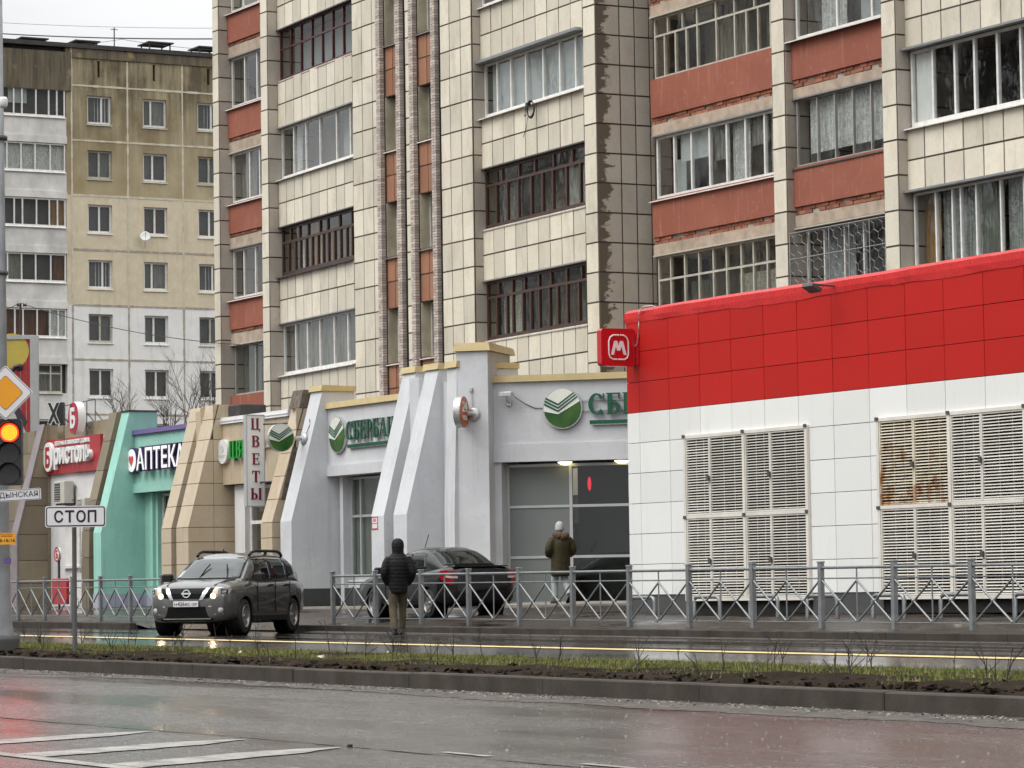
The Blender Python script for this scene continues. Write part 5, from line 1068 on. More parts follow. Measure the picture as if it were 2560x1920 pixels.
# traffic signal
tl = thing('traffic_light', 'black three lens traffic light with its top lens lit red', 'traffic light', onray(24, 1210, DP))
Tt = face(24, 1132, DP); w = .155; part('housing', MB(Tt).prism(rrect(-w, w, -.42, .44, .05), .16, 2, -.16), 'black_plastic', tl)
emit('lens_red', (1, .02, .012), 2.2, (.5, .03, .02)); emit('lens_core', (1, .20, .006), 3.4, (.6, .1, .02)); mat('lens_dark', (.035, .033, .033), .2, var=.3)
for i, dy in enumerate((.262, -.008, -.278)):
    lz = MB(Tt); disc(lz, 0, dy, .125, .125, .001, .012, 28); ln = part('lens', lz, 'lens_dark', tl)
    if i == 0:
        lz = MB(Tt); ring(lz, 0, dy, .124, .124, .02, .014, .006, 28); part('lens_rim', lz, 'lens_red', ln)
        for q, rr in enumerate((.102, .082, .062, .042, .022)): lz = MB(Tt); ring(lz, 0, dy, rr, rr, .015, .014, .008, 24); part('led_ring', lz, 'lens_core', ln)
        ln['label'] = 'lit red top lens'
        ld = bpy.data.lights.new('signal_glow', 'SPOT'); ld.energy = 24; ld.color = (1, .03, .02); ld.spot_size = 2.2; ld.spot_blend = .8; ld.shadow_soft_size = .1; lo = bpy.data.objects.new('signal_glow', ld); COL.objects.link(lo); lo.matrix_world = Tt @ Matrix.Translation((0, dy, .2)) @ Matrix.Rotation(math.pi, 4, 'Y')
    v = MB(Tt); n = 18
    for q in range(n):
        a, b = math.radians(-10+200*q/n), math.radians(-10+200*(q+1)/n)
        for rr in (.14,):
            p = [(rr*math.cos(a), dy+rr*math.sin(a), 0), (rr*math.cos(b), dy+rr*math.sin(b), 0), (rr*math.cos(b)*.98, dy+rr*math.sin(b), .16*max(.15, math.sin(b))), (rr*math.cos(a)*.98, dy+rr*math.sin(a), .16*max(.15, math.sin(a)))]
            v.add(p, [(0, 1, 2, 3)]); v.add([(x*1.06, dy+(y-dy)*1.06, z_) for x, y, z_ in p], [(3, 2, 1, 0)])
    part('visor', v, 'black_plastic', tl)
# priority sign: white diamond with an amber heart
pr = thing('priority_sign', 'white diamond road sign with an amber centre above the traffic light', 'road sign', onray(14, 1045, DP)); Tp = face(14, 982, DP-.1)
def diamond(r_, rc=.03): 
    q = rrect(-r_/math.sqrt(2), r_/math.sqrt(2), -r_/math.sqrt(2), r_/math.sqrt(2), rc); return [((x-y)/math.sqrt(2), (x+y)/math.sqrt(2)) for x, y in q]
part('plate', MB(Tp).prism(diamond(.36), .02, 2, -.02), 'sign_face', pr); part('black_edge', MB(Tp).prism(diamond(.345, .027), .002, 2, .0005), 'sign_black', pr); part('white_field', MB(Tp).prism(diamond(.335, .025), .002, 2, .003), 'sign_face', pr); part('amber_edge', MB(Tp).prism(diamond(.232, .03), .002, 2, .0055), 'sign_black', pr); part('amber_field', MB(Tp).prism(diamond(.225, .03), .002, 2, .008), 'sign_amber', pr)
# street name plate
sn = thing('street_plate', 'narrow white street name plate under the traffic light', 'street sign', onray(20, 1250, DP)); Ts = frame(onray(-120, 1250, DP-.05), CAMR*math.cos(.11)+Vector((0, 0, .0)), TOCAM) @ Matrix.Rotation(.045, 4, 'Z')
part('plate', MB(Ts).prism(rrect(0, 1.155, -.06, .09, .02), .02, 2, -.02), 'sign_face', sn); ed = MB(Ts)
for a, b, c, d in ((.015, 1.14, .078, .083), (.015, 1.14, -.053, -.048), (1.136, 1.142, -.048, .078)): ed.b(a, b, c, d, .0005, .003)
part('edge_line', ed, 'sign_black', sn); part('letters', textmesh('ДЫНСКАЯ', .50, .088, .003, Ts @ Matrix.Translation((.615, -.03, .001)), .0), 'sign_black', sn)
# orange advert and small poster on the pole
ad = thing('orange_advert', 'orange paper advert with a phone number on the street pole', 'advert', onray(10, 1362, DP)); Ta = face(-30, 1362, DP+.05); part('plate', MB(Ta).b(0, .355, 0, .152, -.015, 0), 'ad_orange', ad)
part('letters', textmesh('(342) 238-16-16', .42, .055, .002, Ta @ Matrix.Translation((-.07, .02, .001)), .015), 'sign_black', ad)
for i, dy in enumerate((.10, .128)): part('letters', textmesh(['снять квартиру', 'недорого жильё'][i], .25, .016, .002, Ta @ Matrix.Translation((.07, dy, .001)), .01), 'letter_maroon', ad)
ps = thing('small_poster', 'small faded poster stuck low on the street pole', 'poster', onray(18, 1410, DP)); part('sheet', MB(face(9, 1410, 42.93)).b(0, .10, 0, .075, -.004, 0), 'coping_purple', ps)
# stop-line sign on its own post
SX, SY = -39.32, 15.43; sp = thing('stop_line_sign', 'white rectangular sign reading stop on a thin grey post', 'road sign', (SX, SY, gz(SX)+.15))
part('post', MB().tube([(SX, SY, gz(SX)+.0), (SX, SY, gz(SX)+1.98)], .03, 12), 'pole_dark', sp); part('post_cap', MB().lathe([(0, 0), (.033, 0), (.03, .02), (0, .03)], (SX, SY, gz(SX)+1.98), (0, 0, 1), 12), 'black_plastic', sp)
Tq = face(113, 1319, 41.55); W_, H_ = .770, .27; part('plate', MB(Tq).prism(rrect(0, W_, 0, H_, .03), .02, 2, -.02), 'sign_face', sp); ed = MB(Tq); ed.prism(rrect(.012, W_-.012, .012, H_-.012, .028), .002, 2, .0005); part('black_edge', ed, 'sign_black', sp)
part('white_field', MB(Tq).prism(rrect(.026, W_-.026, .026, H_-.026, .018), .002, 2, .003), 'sign_face', sp); 
x = .115
for ch, wl_ in (('С', .115), ('Т', .115), ('О', .12), ('П', .11)): part('letters', textmesh(ch, wl_, .155, .003, Tq @ Matrix.Translation((x, .06, .0055)), .02), 'sign_black', sp); x += wl_+.025
# ------------------------------------------------------------------ advertising pylon behind the signal
mat('poster_red', (.36, .022, .022), .5, var=.1); mat('poster_yellow', (.55, .43, .08), .5, var=.2, scale=1.5); mat('pylon_grey', (.42, .43, .43), .5, var=.1); mat('poster_pale', (.5, .5, .48), .5); mat('poster_dark', (.05, .03, .045), .5)
py_ = thing('advert_pylon', 'tall framed red advertising panel with a yellow disc behind the traffic light', 'billboard', onray(40, 1160, 106)); Tb = frame(onray(-60, 1140, 106), CAMR, TOCAM); k = 106/FPX
for i in range(9): part('poster_strip', MB(Tb).b(k*(14+14*i)+.008, k*(28+14*i)-.008, .02, k*290, -.06, 0), 'poster_red', py_)
d = MB(Tb); disc(d, k*90, k*262, k*44, k*44, .001, .012, 32); part('yellow_disc', d, 'poster_yellow', py_); d = MB(Tb); d.tube([(k*76, k*192, .02), (k*98, k*222, .02), (k*112, k*224, .02)], k*5, 8); d.lathe([(0, 0), (k*9, 0), (k*9, .02), (0, .02)], Tb.inverted() @ (Tb @ Vector((k*110, k*220, .012))), (0, 0, 1), 16); part('dark_wand', d, 'poster_dark', py_)
part('pale_shape', MB(Tb).prism([(k*60, k*60), (k*118, k*20), (k*136, k*0+.03), (k*136, k*34), (k*110, k*90), (k*84, k*130)], .01, 2, .002), 'poster_pale', py_); part('dark_shape', MB(Tb).prism([(k*88, k*130), (k*104, k*130), (k*128, k*84), (k*122, k*74), (k*108, k*80)], .008, 2, .013), 'poster_dark', py_)
f = MB(Tb); part('frame_post', MB(Tb).b(k*137, k*156, k*-10, k*300, -.25, .06), 'pylon_grey', py_); part('frame_post', MB(Tb).b(-k*10, k*9, k*-10, k*300, -.25, .06), 'pylon_grey', py_); part('frame_head', MB(Tb).b(k*9, k*137, k*291, k*301, -.24, .05), 'pylon_grey', py_); part('frame_foot', MB(Tb).b(k*9, k*137, -k*6, .0, -.24, .05), 'pylon_grey', py_)
part('lower_poster', MB(Tb).b(k*70, k*134, -k*130, -k*7, -.1, -.02), 'poster_yellow', py_); part('lower_stripe', MB(Tb).prism([(k*96, -k*80), (k*118, -k*30), (k*126, -k*30), (k*104, -k*80)], .012, 2, -.018), 'paper_white', py_)
ins = MB(Tb); ins.tube([(k*112, k*301, -.1), (k*112, k*382, -.1)], k*2.6, 6); ins.lathe([(0, 0), (k*5, 0), (k*3, k*4), (k*5, k*8), (0, k*8)], (k*105, k*378, -.1), (1, 0, .3), 8); ins.lathe([(0, 0), (k*5, 0), (k*3, k*4), (k*5, k*8), (0, k*8)], (k*119, k*378, -.1), (1, 0, -.3), 8); part('wire_post', ins, 'frame_brown', py_)
# lattice X sign and steel stair on the shop roof
xs_ = thing('x_sign', 'black X shaped box sign outlined in white on the old shop roof', 'sign', onray(134, 1062, 103)); Tx = frame(onray(134, 1033, 103), CAMR, TOCAM); k = 103/FPX
part('backing', MB(Tx).prism([(k*4, -k*26), (k*24, -k*26), (k*24, k*28), (k*6, k*28)], .3, 2, -.5), 'black_plastic', xs_)
for wd, z0, m_, nm in ((5.6, 0, 'white_letter', 'white_outline'), (3.6, .012, 'black_plastic', 'black_stroke')):
    for ax in (-1, 1): part(nm, MB(Tx).prism([(-ax*k*11-k*wd, -k*28+k*(5.6-wd)), (-ax*k*11+k*wd, -k*28+k*(5.6-wd)), (ax*k*11+k*wd, k*28-k*(5.6-wd)), (ax*k*11-k*wd, k*28-k*(5.6-wd))], .01+.002*(ax+1), 2, z0), m_, xs_)
stp = thing('steel_stair', 'dark steel stair railing on the roof behind the oval sign', 'stair', onray(215, 1100, 98)); k = 98/FPX
def wp(px, py, d=98): return onray(px, py, d)
for a, b in (((238, 999), (238, 1090)), ((217, 1004), (217, 1090)), ((206, 1008), (206, 1040)), ((160, 1018), (160, 1105)), ((176, 1012), (176, 1060))): part('post', MB().tube([wp(*a), wp(*b)], k*1.2, 5), 'tin_dark', stp)
for a, b in (((160, 1015), (238, 998)), ((238, 1028), (268, 1066)), ((217, 1032), (262, 1085)), ((206, 1046), (236, 1085)), ((160, 1044), (176, 1060))): part('rail', MB().tube([wp(*a), wp(*b)], k*1.2, 5), 'tin_dark', stp)
# ------------------------------------------------------------------ wires
def wire(label, a, b, sag, r=.012, n=16):
    mb = MB(); a, b = Vector(a), Vector(b); pts = [a+(b-a)*i/n-Vector((0, 0, sag*4*(i/n)*(1-i/n))) for i in range(n+1)]; mb.tube(pts, r, 5); return solo('overhead_wire', mb, 'cable_black', label, 'wire', base=a, group=None)
wire('overhead wire running from the pylon past the panel block windows', onray(52, 758, 106), onray(700, 866, 94), .3, .012)
wire('overhead wire leaving the pylon top towards the left edge', onray(48, 758, 106), onray(-40, 790, 106), .05, .012)
wire('thickest overhead wire crossing the sky above the panel block', onray(-60, 80, 120), onray(640, 96, 100), .1, .022)
wire('faint upper overhead wire crossing the grey sky', onray(-60, 53, 140), onray(640, 70, 120), .1, .008)
wire('sagging thin wire left of the roof mast', onray(-40, 92, 168), onray(304, 98, 168), .35, .012); wire('sagging thin wire right of the roof mast', onray(304, 98, 168), onray(640, 128, 168), .15, .012)
# coil of cable under a window
co = MB(); c0 = Vector((-69.35, 39.18, 12.55))
for q in range(3): co.tube([c0+Vector((.17*math.cos(t_)+.02*q, -.02*q, .2*math.sin(t_)+.012*q)) for t_ in [2*math.pi*i/20 for i in range(21)]], .016, 6, False)
co.tube([c0+Vector((-.1, 0, .16)), c0+Vector((-.22, -.02, .05)), c0+Vector((-.3, -.01, -.12)), c0+Vector((-.2, -.02, -.1))], .012, 5); co.tube([c0+Vector((-.14, 0, -.1)), c0+Vector((-.25, -.01, -.45)), c0+Vector((-.4, 0, -.62))], .009, 5); co.bc(c0.x-.2, c0.x-.08, c0.y-.05, c0.y+.05, c0.z+.1, c0.z+.2, .01)
solo('cable_coil', co, 'cable_black', 'coil of black cable hanging under a white balcony window', 'cable')
# ------------------------------------------------------------------ bare shrubs and saplings
mat('bark', (.075, .06, .05), .9, var=.4, scale=20); mat('twig', (.035, .024, .018), .8, var=.4, scale=12)
def grow(mb, p, d, L, r, lev, spread=.55, kids=(2, 4), up=.15, seg=3):
    pts = [p]; q = p; dd = d.copy()
    for i in range(seg):
        dd = (dd+Vector((R.uniform(-1, 1), R.uniform(-1, 1), R.uniform(-.5, .9)))*.14+Vector((0, 0, up*.2))).normalized(); q = q+dd*(L/seg); pts.append(q)
    mb.tube(pts, r, 5 if r > .02 else 3, False, True, r*.55)
    if lev <= 0: return
    for k in range(R.randint(*kids)):
        i = R.randint(1, seg); a = (dd+Vector((R.uniform(-1, 1), R.uniform(-1, 1), R.uniform(-.3, .6)))*spread*1.6).normalized(); grow(mb, pts[i], a, L*R.uniform(.55, .8), r*.55, lev-1, spread, kids, up, seg)
for i, (px, py, dp, h, lb) in enumerate(((468, 1040, 118, 2.6, 'bare twiggy shrub behind the beige double buttress'), (420, 1055, 112, 1.6, 'low bare shrub behind the purple coping'), (520, 1040, 120, 2.9, 'bare shrub against the white panel wall beside the tiled block'), (300, 1050, 125, 1.9, 'thin bare shrub above the mint buttress'))):
    b = onray(px, py, dp); b.z -= .4; s = thing('bare_shrub', lb, 'shrub', b, group=None); mb = MB()
    for q in range(7): grow(mb, b+Vector((R.uniform(-.3, .3), R.uniform(-.3, .3), 0)), Vector((R.uniform(-.5, .5), R.uniform(-.5, .5), 1)).normalized(), h*R.uniform(.4, .6), .02, 3, .6, (2, 4))
    part('branches', mb, 'bark', s)
SG = []
for i in range(120):
    x = -63+i*.42+R.uniform(-.2, .2); y = R.choice((15.3, 15.8, 17.6))+R.uniform(-.3, .3); z = gz(x)+.13; mb = MB(); h = R.uniform(.16, .38)
    pts = [Vector((x, y, z))]; d = Vector((R.uniform(-.16, .16), R.uniform(-.16, .16), 1))
    for q in range(4): d += Vector((R.uniform(-.12, .12), R.uniform(-.12, .12), 0)); pts.append(pts[-1]+d.normalized()*h/4)
    mb.tube(pts, .0065, 4, True, True, .003)
    for q in range(R.randint(1, 4)):
        a = pts[R.randint(1, 3)]; mb.tube([a, a+Vector((R.uniform(-.12, .12), R.uniform(-.12, .12), R.uniform(.08, .2)))], .004, 3, False)
    SG.append((solo('sapling', mb, 'twig', 'thin leafless sapling standing in the grass verge', 'sapling', base=(x, y, z), group='leafless saplings along the verge'), Vector((x, y, z))))
def pxof(p): q = p-CAM; return 1280+FPX*q.dot(CR)/q.dot(CF)
SG.sort(key=lambda e: pxof(e[1])); _n = 0
for o, p in SG:
    if 0 < pxof(p) < 2560:
        _n += 1; o['label'] = 'thin leafless sapling in the grass verge, %d%s from the left' % (_n, {1: 'st', 2: 'nd', 3: 'rd'}.get(_n % 10 if _n % 100 not in (11, 12, 13) else 0, 'th'))
    else: COL.objects.unlink(o); bpy.data.objects.remove(o)
# litter
for x, y, s, m, lb in ((-35.5, 16.0, .035, 'frame_old', 'white crumpled paper scrap in the grass near the stop sign'), (-32.5, 15.6, .04, 'frame_old', 'white crumpled paper scrap in the grass below the car'), (-33.6, 17, .03, 'frame_old', 'tiny white paper scrap in the grass behind the others')):
    mb = MB(); c = Vector((x, y, gz(x)+.2)); pts = [c+Vector((R.uniform(-1, 1)*2, R.uniform(-1, 1), R.uniform(-.4, .6)))*s for _ in range(6)]; mb.add(pts, [(0, 1, 2), (0, 2, 3), (0, 3, 4), (0, 4, 1), (5, 2, 1), (5, 3, 2), (5, 4, 3), (5, 1, 4)]); solo('paper_scrap', mb, m, lb, 'litter')
mb = MB(); mb.bc(-18.03, -18.0, 8.83, 8.86, gz(-18)+.0, gz(-18)+.02, .006); solo('road_stone', mb, 'tar', 'small dark stone lying on the near road seam', 'stone')

# ------------------------------------------------------------------ bare trees across the street, seen only in the windows
TR = []
for v in range(2):
    mb = MB(); grow(mb, Vector((0, 0, 0)), Vector((0, 0, 1)), 7.5, .22, 0, .3, seg=5); tops = []
    for k in range(13):
        z = 3.2+k*.75; a = k*2.4; grow(mb, Vector((0, 0, z)), Vector((math.cos(a)*.8, math.sin(a)*.8, .75)).normalized(), 5.2-.2*k, .085, 4, .5, (2, 4), .5, 4)
    grow(mb, Vector((0, 0, 7)), Vector((0, 0, 1)), 7, .13, 4, .45, (3, 5), .5, 4); TR.append(mb.mesh('branches'))
for i, (x, y) in enumerate(((-96, 3), (-104, 6), (-113, 2), (-122, 5), (-131, 3), (-141, 6), (-152, 2), (-163, 5), (-88, 7))):
    t_ = thing('bare_tree', 'bare tree across the street, %s from the viewer, mirrored in the windows' % ['second', 'third', 'fourth', 'fifth', 'sixth', 'seventh', 'eighth', 'ninth', 'first'][i], 'tree', (x, y-9, gz(x)-.1), i*1.7, group='bare trees across the street', local=True); s_ = 1.45+.15*(i % 3); t_.scale = (s_, s_, s_*1.1); obj('branches', TR[i % 2], 'bark', t_)
# ------------------------------------------------------------------ cars
def loft(rings, close=True):
    mb = MB(); n = len(rings[0]); m = len(rings)
    mb.add([p for r_ in rings for p in r_], [(i*n+j, i*n+(j+1) % n, (i+1)*n+(j+1) % n, (i+1)*n+j) for i in range(m-1) for j in range(n)], True)
    if close: mb.add(rings[0], [tuple(range(n))]); mb.add(rings[-1], [tuple(range(n))])
    return mb
def ringsec(x, w, zb, zt, n=32, pw=.42, ph=.36, crown=.0, tuck=.0):
    """rounded-box cross-section of a body at station x"""
    zm, hh = (zb+zt)/2, (zt-zb)/2; out = []
    for i in range(n):
        a = 2*math.pi*(i+.5)/n; c, s = math.cos(a), math.sin(a)
        y = w*math.copysign(abs(c)**pw, c); z = zm+hh*math.copysign(abs(s)**ph, s)
        if s > 0: z += crown*(1-(y/w)**2)
        f = (z-zb)/(zt-zb+1e-6); y *= 1-tuck*max(0, (f-.55))/.45-.05*max(0, .25-f)/.25
        out.append((x, y, z))
    return out
def weld(mb, name):
    me = mb.mesh(name); bm = bmesh.new(); bm.from_mesh(me); bmesh.ops.remove_doubles(bm, verts=bm.verts, dist=1e-5); bmesh.ops.recalc_face_normals(bm, faces=bm.faces); bm.to_mesh(me); bm.free(); return me
def cut(me, cutters):
    """wheel arches cut out of a closed body"""
    o = bpy.data.objects.new('body', me); COL.objects.link(o); cs = []
    for mb in cutters:
        c = bpy.data.objects.new('cutter', weld(mb, 'cutter')); COL.objects.link(c); cs.append(c); m = o.modifiers.new('b', 'BOOLEAN'); m.operation = 'DIFFERENCE'; m.object = c; m.solver = 'EXACT'
    dg = bpy.context.evaluated_depsgraph_get(); dg.update(); out = bpy.data.meshes.new_from_object(o.evaluated_get(dg)); bpy.data.objects.remove(o)
    for c in cs: bpy.data.objects.remove(c)
    return out
def lpart(name, mb, m, parent, smooth=None, me=None):
    me = me or mb.mesh(name)
    if mb is not None: fixn(me)
    o = obj(name, me, m, parent); BASE[o.name] = Vector(); return o
def bil(q, u, v):
    a, b, c, d = (Vector(p) for p in q); return a*(1-u)*(1-v)+b*u*(1-v)+c*u*v+d*(1-u)*v
def patch(q, poly, off=.004, th=.006, bulge=0.):
    """a polygon in (u, v) of a quad, lifted off it along the outward normal"""
    a, b, c, d = (Vector(p) for p in q); n = (b-a).cross(d-a).normalized(); cen = sum((Vector(p) for p in q), Vector())/4
    if n.dot(cen-Vector((cen.x*.3, 0, .9))) < 0: n = -n
    mb = MB(); m = len(poly); lo = [bil(q, u, v)+n*(off-th) for u, v in poly]; hi = [bil(q, u, v)+n*off for u, v in poly]
    mb.add(lo+hi, [tuple(range(m)), tuple(range(2*m-1, m-1, -1))]+[(i, (i+1) % m, m+(i+1) % m, m+i) for i in range(m)]); return mb
t = NT('suv_paint'); t.col(t.mix(t.rng(t.noise(1.3, 4), .35, .7), (.10, .098, .094), (.12, .118, .114))); t.set(rough=t.rng(t.noise(14, 3), .3, .7, .18, .27), metal=.5, spec=.4); t.b.inputs['Coat Weight'].default_value = .8; t.b.inputs['Coat Roughness'].default_value = .07; MATS['suv_paint'] = t.m
t = NT('sedan_paint'); t.col(t.mix(t.rng(t.noise(1.8, 6), .45, .75), (.006, .006, .007), (.016, .014, .012))); t.set(rough=t.rng(t.noise(2, 5), .35, .7, .12, .28), spec=.4); t.b.inputs['Coat Weight'].default_value = .25; t.b.inputs['Coat Roughness'].default_value = .08; MATS['sedan_paint'] = t.m
mat('tyre', (.016, .016, .017), .75, var=.3, scale=8, dirt=.4, dirtc=(.06, .05, .04)); mat('rim_alloy', (.34, .33, .32), .35, metal=.7, var=.2, scale=8, dirt=.35); mat('chrome', (.72, .73, .74), .14, metal=.95, var=.05); mat('trim_black', (.01, .01, .011), .5, spec=.25); mat('grille_black', (.005, .005, .005), .5, spec=.12)
mat('lamp_clear', (.42, .43, .43), .12, var=.2, scale=14); emit('headlamp_lit', (1, .74, .42), 1.9, (.9, .9, .8)); emit('marker_amber', (1, .62, .36), .45, (.6, .5, .4)); mat('tail_red', (.30, .005, .01), .15, var=.2, scale=14); mat('tail_white', (.6, .5, .5), .2); mat('seat_grey', (.12, .12, .12), .9)
def wheel(parent, x, y, r, w, side, spokes, z=None, steer=0.):
    z = r if z is None else z; T = Matrix.Translation((x, y, z)) @ Matrix.Rotation(steer, 4, 'Z'); s = side
    tm = MB(T); pr = [(r*.66, -w/2), (r*.78, -w*.52), (r*.93, -w*.5), (r*.985, -w*.42), (r, -w*.25), (r, w*.25), (r*.985, w*.42), (r*.93, w*.5), (r*.78, w*.52), (r*.66, w/2)]
    tm.lathe(pr+[(r*.62, 0), pr[0]], (0, 0, 0), (0, 1, 0), 32); W_ = lpart('wheel', tm, 'tyre', parent)
    rm = MB(T); o = s*w*.36
    rm.lathe([(r*.655, o+s*.035), (r*.66, o+s*.05), (r*.60, o+s*.035), (r*.58, -s*w*.3), (0, -s*w*.3)], (0, 0, 0), (0, 1, 0), 32); lpart('rim', rm, 'rim_alloy', W_)
    sk = MB(T)
    for k in range(spokes):
        a = 2*math.pi*k/spokes; c, d = math.cos(a), math.sin(a); p, q = -d, c; r0, r1 = r*.1, r*.6
        for e0, e1 in ((.16, .09),): sk.add([(r0*c+p*r*e0, o-.0*s, r0*d+q*r*e0), (r0*c-p*r*e0, o, r0*d-q*r*e0), (r1*c-p*r*e1, o+s*.02, r1*d-q*r*e1), (r1*c+p*r*e1, o+s*.02, r1*d+q*r*e1), (r0*c+p*r*e0, o-s*.03, r0*d+q*r*e0), (r0*c-p*r*e0, o-s*.03, r0*d-q*r*e0), (r1*c-p*r*e1, o-s*.02, r1*d-q*r*e1), (r1*c+p*r*e1, o-s*.02, r1*d+q*r*e1)], [(0, 1, 2, 3), (7, 6, 5, 4), (0, 3, 7, 4), (1, 0, 4, 5), (2, 1, 5, 6), (3, 2, 6, 7)])
    sk.lathe([(0, o+s*.018), (r*.13, o+s*.015), (r*.15, o-s*.02)], (0, 0, 0), (0, 1, 0), 16); lpart('spokes', sk, 'rim_alloy', W_)
    bk = MB(T); bk.lathe([(0, -s*.02), (r*.57, -s*.02)], (0, 0, 0), (0, 1, 0), 24); lpart('brake_disc', bk, 'trim_black', W_); return W_
from mathutils.bvhtree import BVHTree
def decal(name, q, d, m, c, off=.006, n=10, k=6, th=.012):
    """a four-cornered sheet dropped along d onto the car's skin: glass, lamps, trim follow its curve"""
    mb = MB(); d = Vector(d).normalized(); bv = c['_bvh'] if False else BVH[c.name]; q = [Vector(p) for p in q]; top, bot = [], []; last = None
    for i in range(n+1):
        for j in range(k+1):
            p = bil(q, i/n, j/k); h, nn, _, _ = bv.ray_cast(p, d)
            if h is None: h, nn, _, _ = bv.find_nearest(p)
            if nn.dot(d) > 0: nn = -nn
            top.append(h-d*off+nn*off*.5); bot.append(h+d*(th-off))
    W_ = len(top); f = [(i*(k+1)+j, (i+1)*(k+1)+j, (i+1)*(k+1)+j+1, i*(k+1)+j+1) for i in range(n) for j in range(k)]
    rim = [i*(k+1) for i in range(n+1)]+[n*(k+1)+j for j in range(1, k+1)]+[i*(k+1)+k for i in range(n-1, -1, -1)]+[j for j in range(k-1, 0, -1)]
    mb.add(top+bot, f, True); mb.add([], [])
    o = len(mb.v)-2*W_; 
    for x in f: mb.f.append([W_+v for v in reversed(x)]); mb.sm.append(True)
    for i in range(len(rim)): mb.f.append([rim[i], rim[(i+1) % len(rim)], W_+rim[(i+1) % len(rim)], W_+rim[i]]); mb.sm.append(False)
    return lpart(name, mb, m, c)
BVH = {}
def car(spec, loc, heading):
    rz = math.atan2(heading[1], heading[0]); c = thing(spec['name'], spec['label'], 'car', loc, rz, local=True); P = spec['paint']
    body = weld(loft([ringsec(*s) for s in spec['hull']]), 'body'); ax, r, tw = spec['axles'], spec['r'], spec['track']
    cab = weld(loft([ringsec(x, w, zb, zt, 40, .34, .4, .012, tk) for x, w, zb, zt, tk in spec['cabin']]), 'cabin')
    vs_ = [v.co.copy() for me in (body, cab) for v in me.vertices]; nb = len(body.vertices); ps = [tuple(p.vertices) for p in body.polygons]+[tuple(nb+i for i in p.vertices) for p in cab.polygons]
    BVH[c.name] = BVHTree.FromPolygons(vs_, ps)
    body = cut(body, [MB().cyl((x, s*.58, r*1.02), (0, s, 0), r*1.14, .6, 36) for x in ax for s in (-1, 1)])
    for me, nm in ((body, 'body'), (cab, 'cabin')):
        for p in me.polygons: p.use_smooth = True
        o = lpart(nm, None, P, c, me=me); me.materials.clear(); me.materials.append(MATS[P]); e = o.modifiers.new('edge', 'EDGE_SPLIT'); e.split_angle = math.radians(48)
    for x in ax:
        for s in (-1, 1): a = MB(); a.lathe([(r*1.14, 0), (r*1.13, -s*.3), (0, -s*.3)], (x, s*(spec['hull'][5][1]-.03), r*1.02), (0, 1, 0), 32); lpart('arch_liner', a, 'trim_black', c)
    part_ = MB(); part_.b(ax[1], ax[0], -.6, .6, .2, .4); lpart('underbody', part_, 'trim_black', c)
    for i, x in enumerate(ax):
        for s in (-1, 1): wheel(c, x, s*tw, r, spec['tw'], s, spec['spokes'], steer=spec.get('steer', 0) if i == 0 else 0)
    for nm, q, m in spec['side']:
        for s in (-1, 1): decal(nm, [(x, s*1.4, z) for x, z in q], (0, -s, 0), m, c)
    for nm, q, m, s in spec['end']: decal(nm, [(s*3, y, z) for y, z in q], (-s, 0, 0), m, c, .006, 14, 8)
    spec['extra'](c); return c
glass('car_glass_dark', k=.42, through=False, body=(.012, .013, .013)); glass('car_glass_front', k=.8, through=False, body=(.04, .046, .044))
# ---- grey sport-utility car turning out of the drive
def surf_x(y, z, P, Q):
    """front (or rear) skin of a body: how far it reaches at half-width y and height z"""
    def lerp(t_, tab):
        for (a, b), (c, d) in zip(tab, tab[1:]):
            if t_ <= c: return b+(d-b)*max(0, min(1, (t_-a)/(c-a)))
        return tab[-1][1]
    return min(lerp(abs(y), P), lerp(z, Q))
def qgrid(name, q, m, c, P, Q, off=.014, sgn=1, n=8, k=4, th=.03):
    """a four-cornered piece of trim laid over the curved nose"""
    mb = MB(); vs_ = []; q = [Vector((*p, 0)) for p in q]
    for lay in (off, off-th):
        for i in range(n+1):
            for j in range(k+1):
                p = bil(q, i/n, j/k); vs_.append((sgn*(surf_x(p.x, p.y, P, Q)+lay), p.x, p.y))
    W_ = (n+1)*(k+1); f = [(i*(k+1)+j, (i+1)*(k+1)+j, (i+1)*(k+1)+j+1, i*(k+1)+j+1) for i in range(n) for j in range(k)]
    f2 = [tuple(W_+v for v in reversed(x)) for x in f]; rim = [i*(k+1) for i in range(n+1)]+[n*(k+1)+j for j in range(1, k+1)]+[i*(k+1)+k for i in range(n-1, -1, -1)]+[j for j in range(k-1, 0, -1)]
    mb.add(vs_, f+f2+[(rim[i], rim[(i+1) % len(rim)], W_+rim[(i+1) % len(rim)], W_+rim[i]) for i in range(len(rim))], False); return lpart(name, mb, m, c)
SP = [(0, 2.21), (.40, 2.195), (.58, 2.165), (.72, 2.10), (.82, 1.98), (.88, 1.8), (.91, 1.5)]; SQ = [(0, 2.21), (.64, 2.21), (.82, 2.185), (.90, 2.13), (.95, 2.02)]
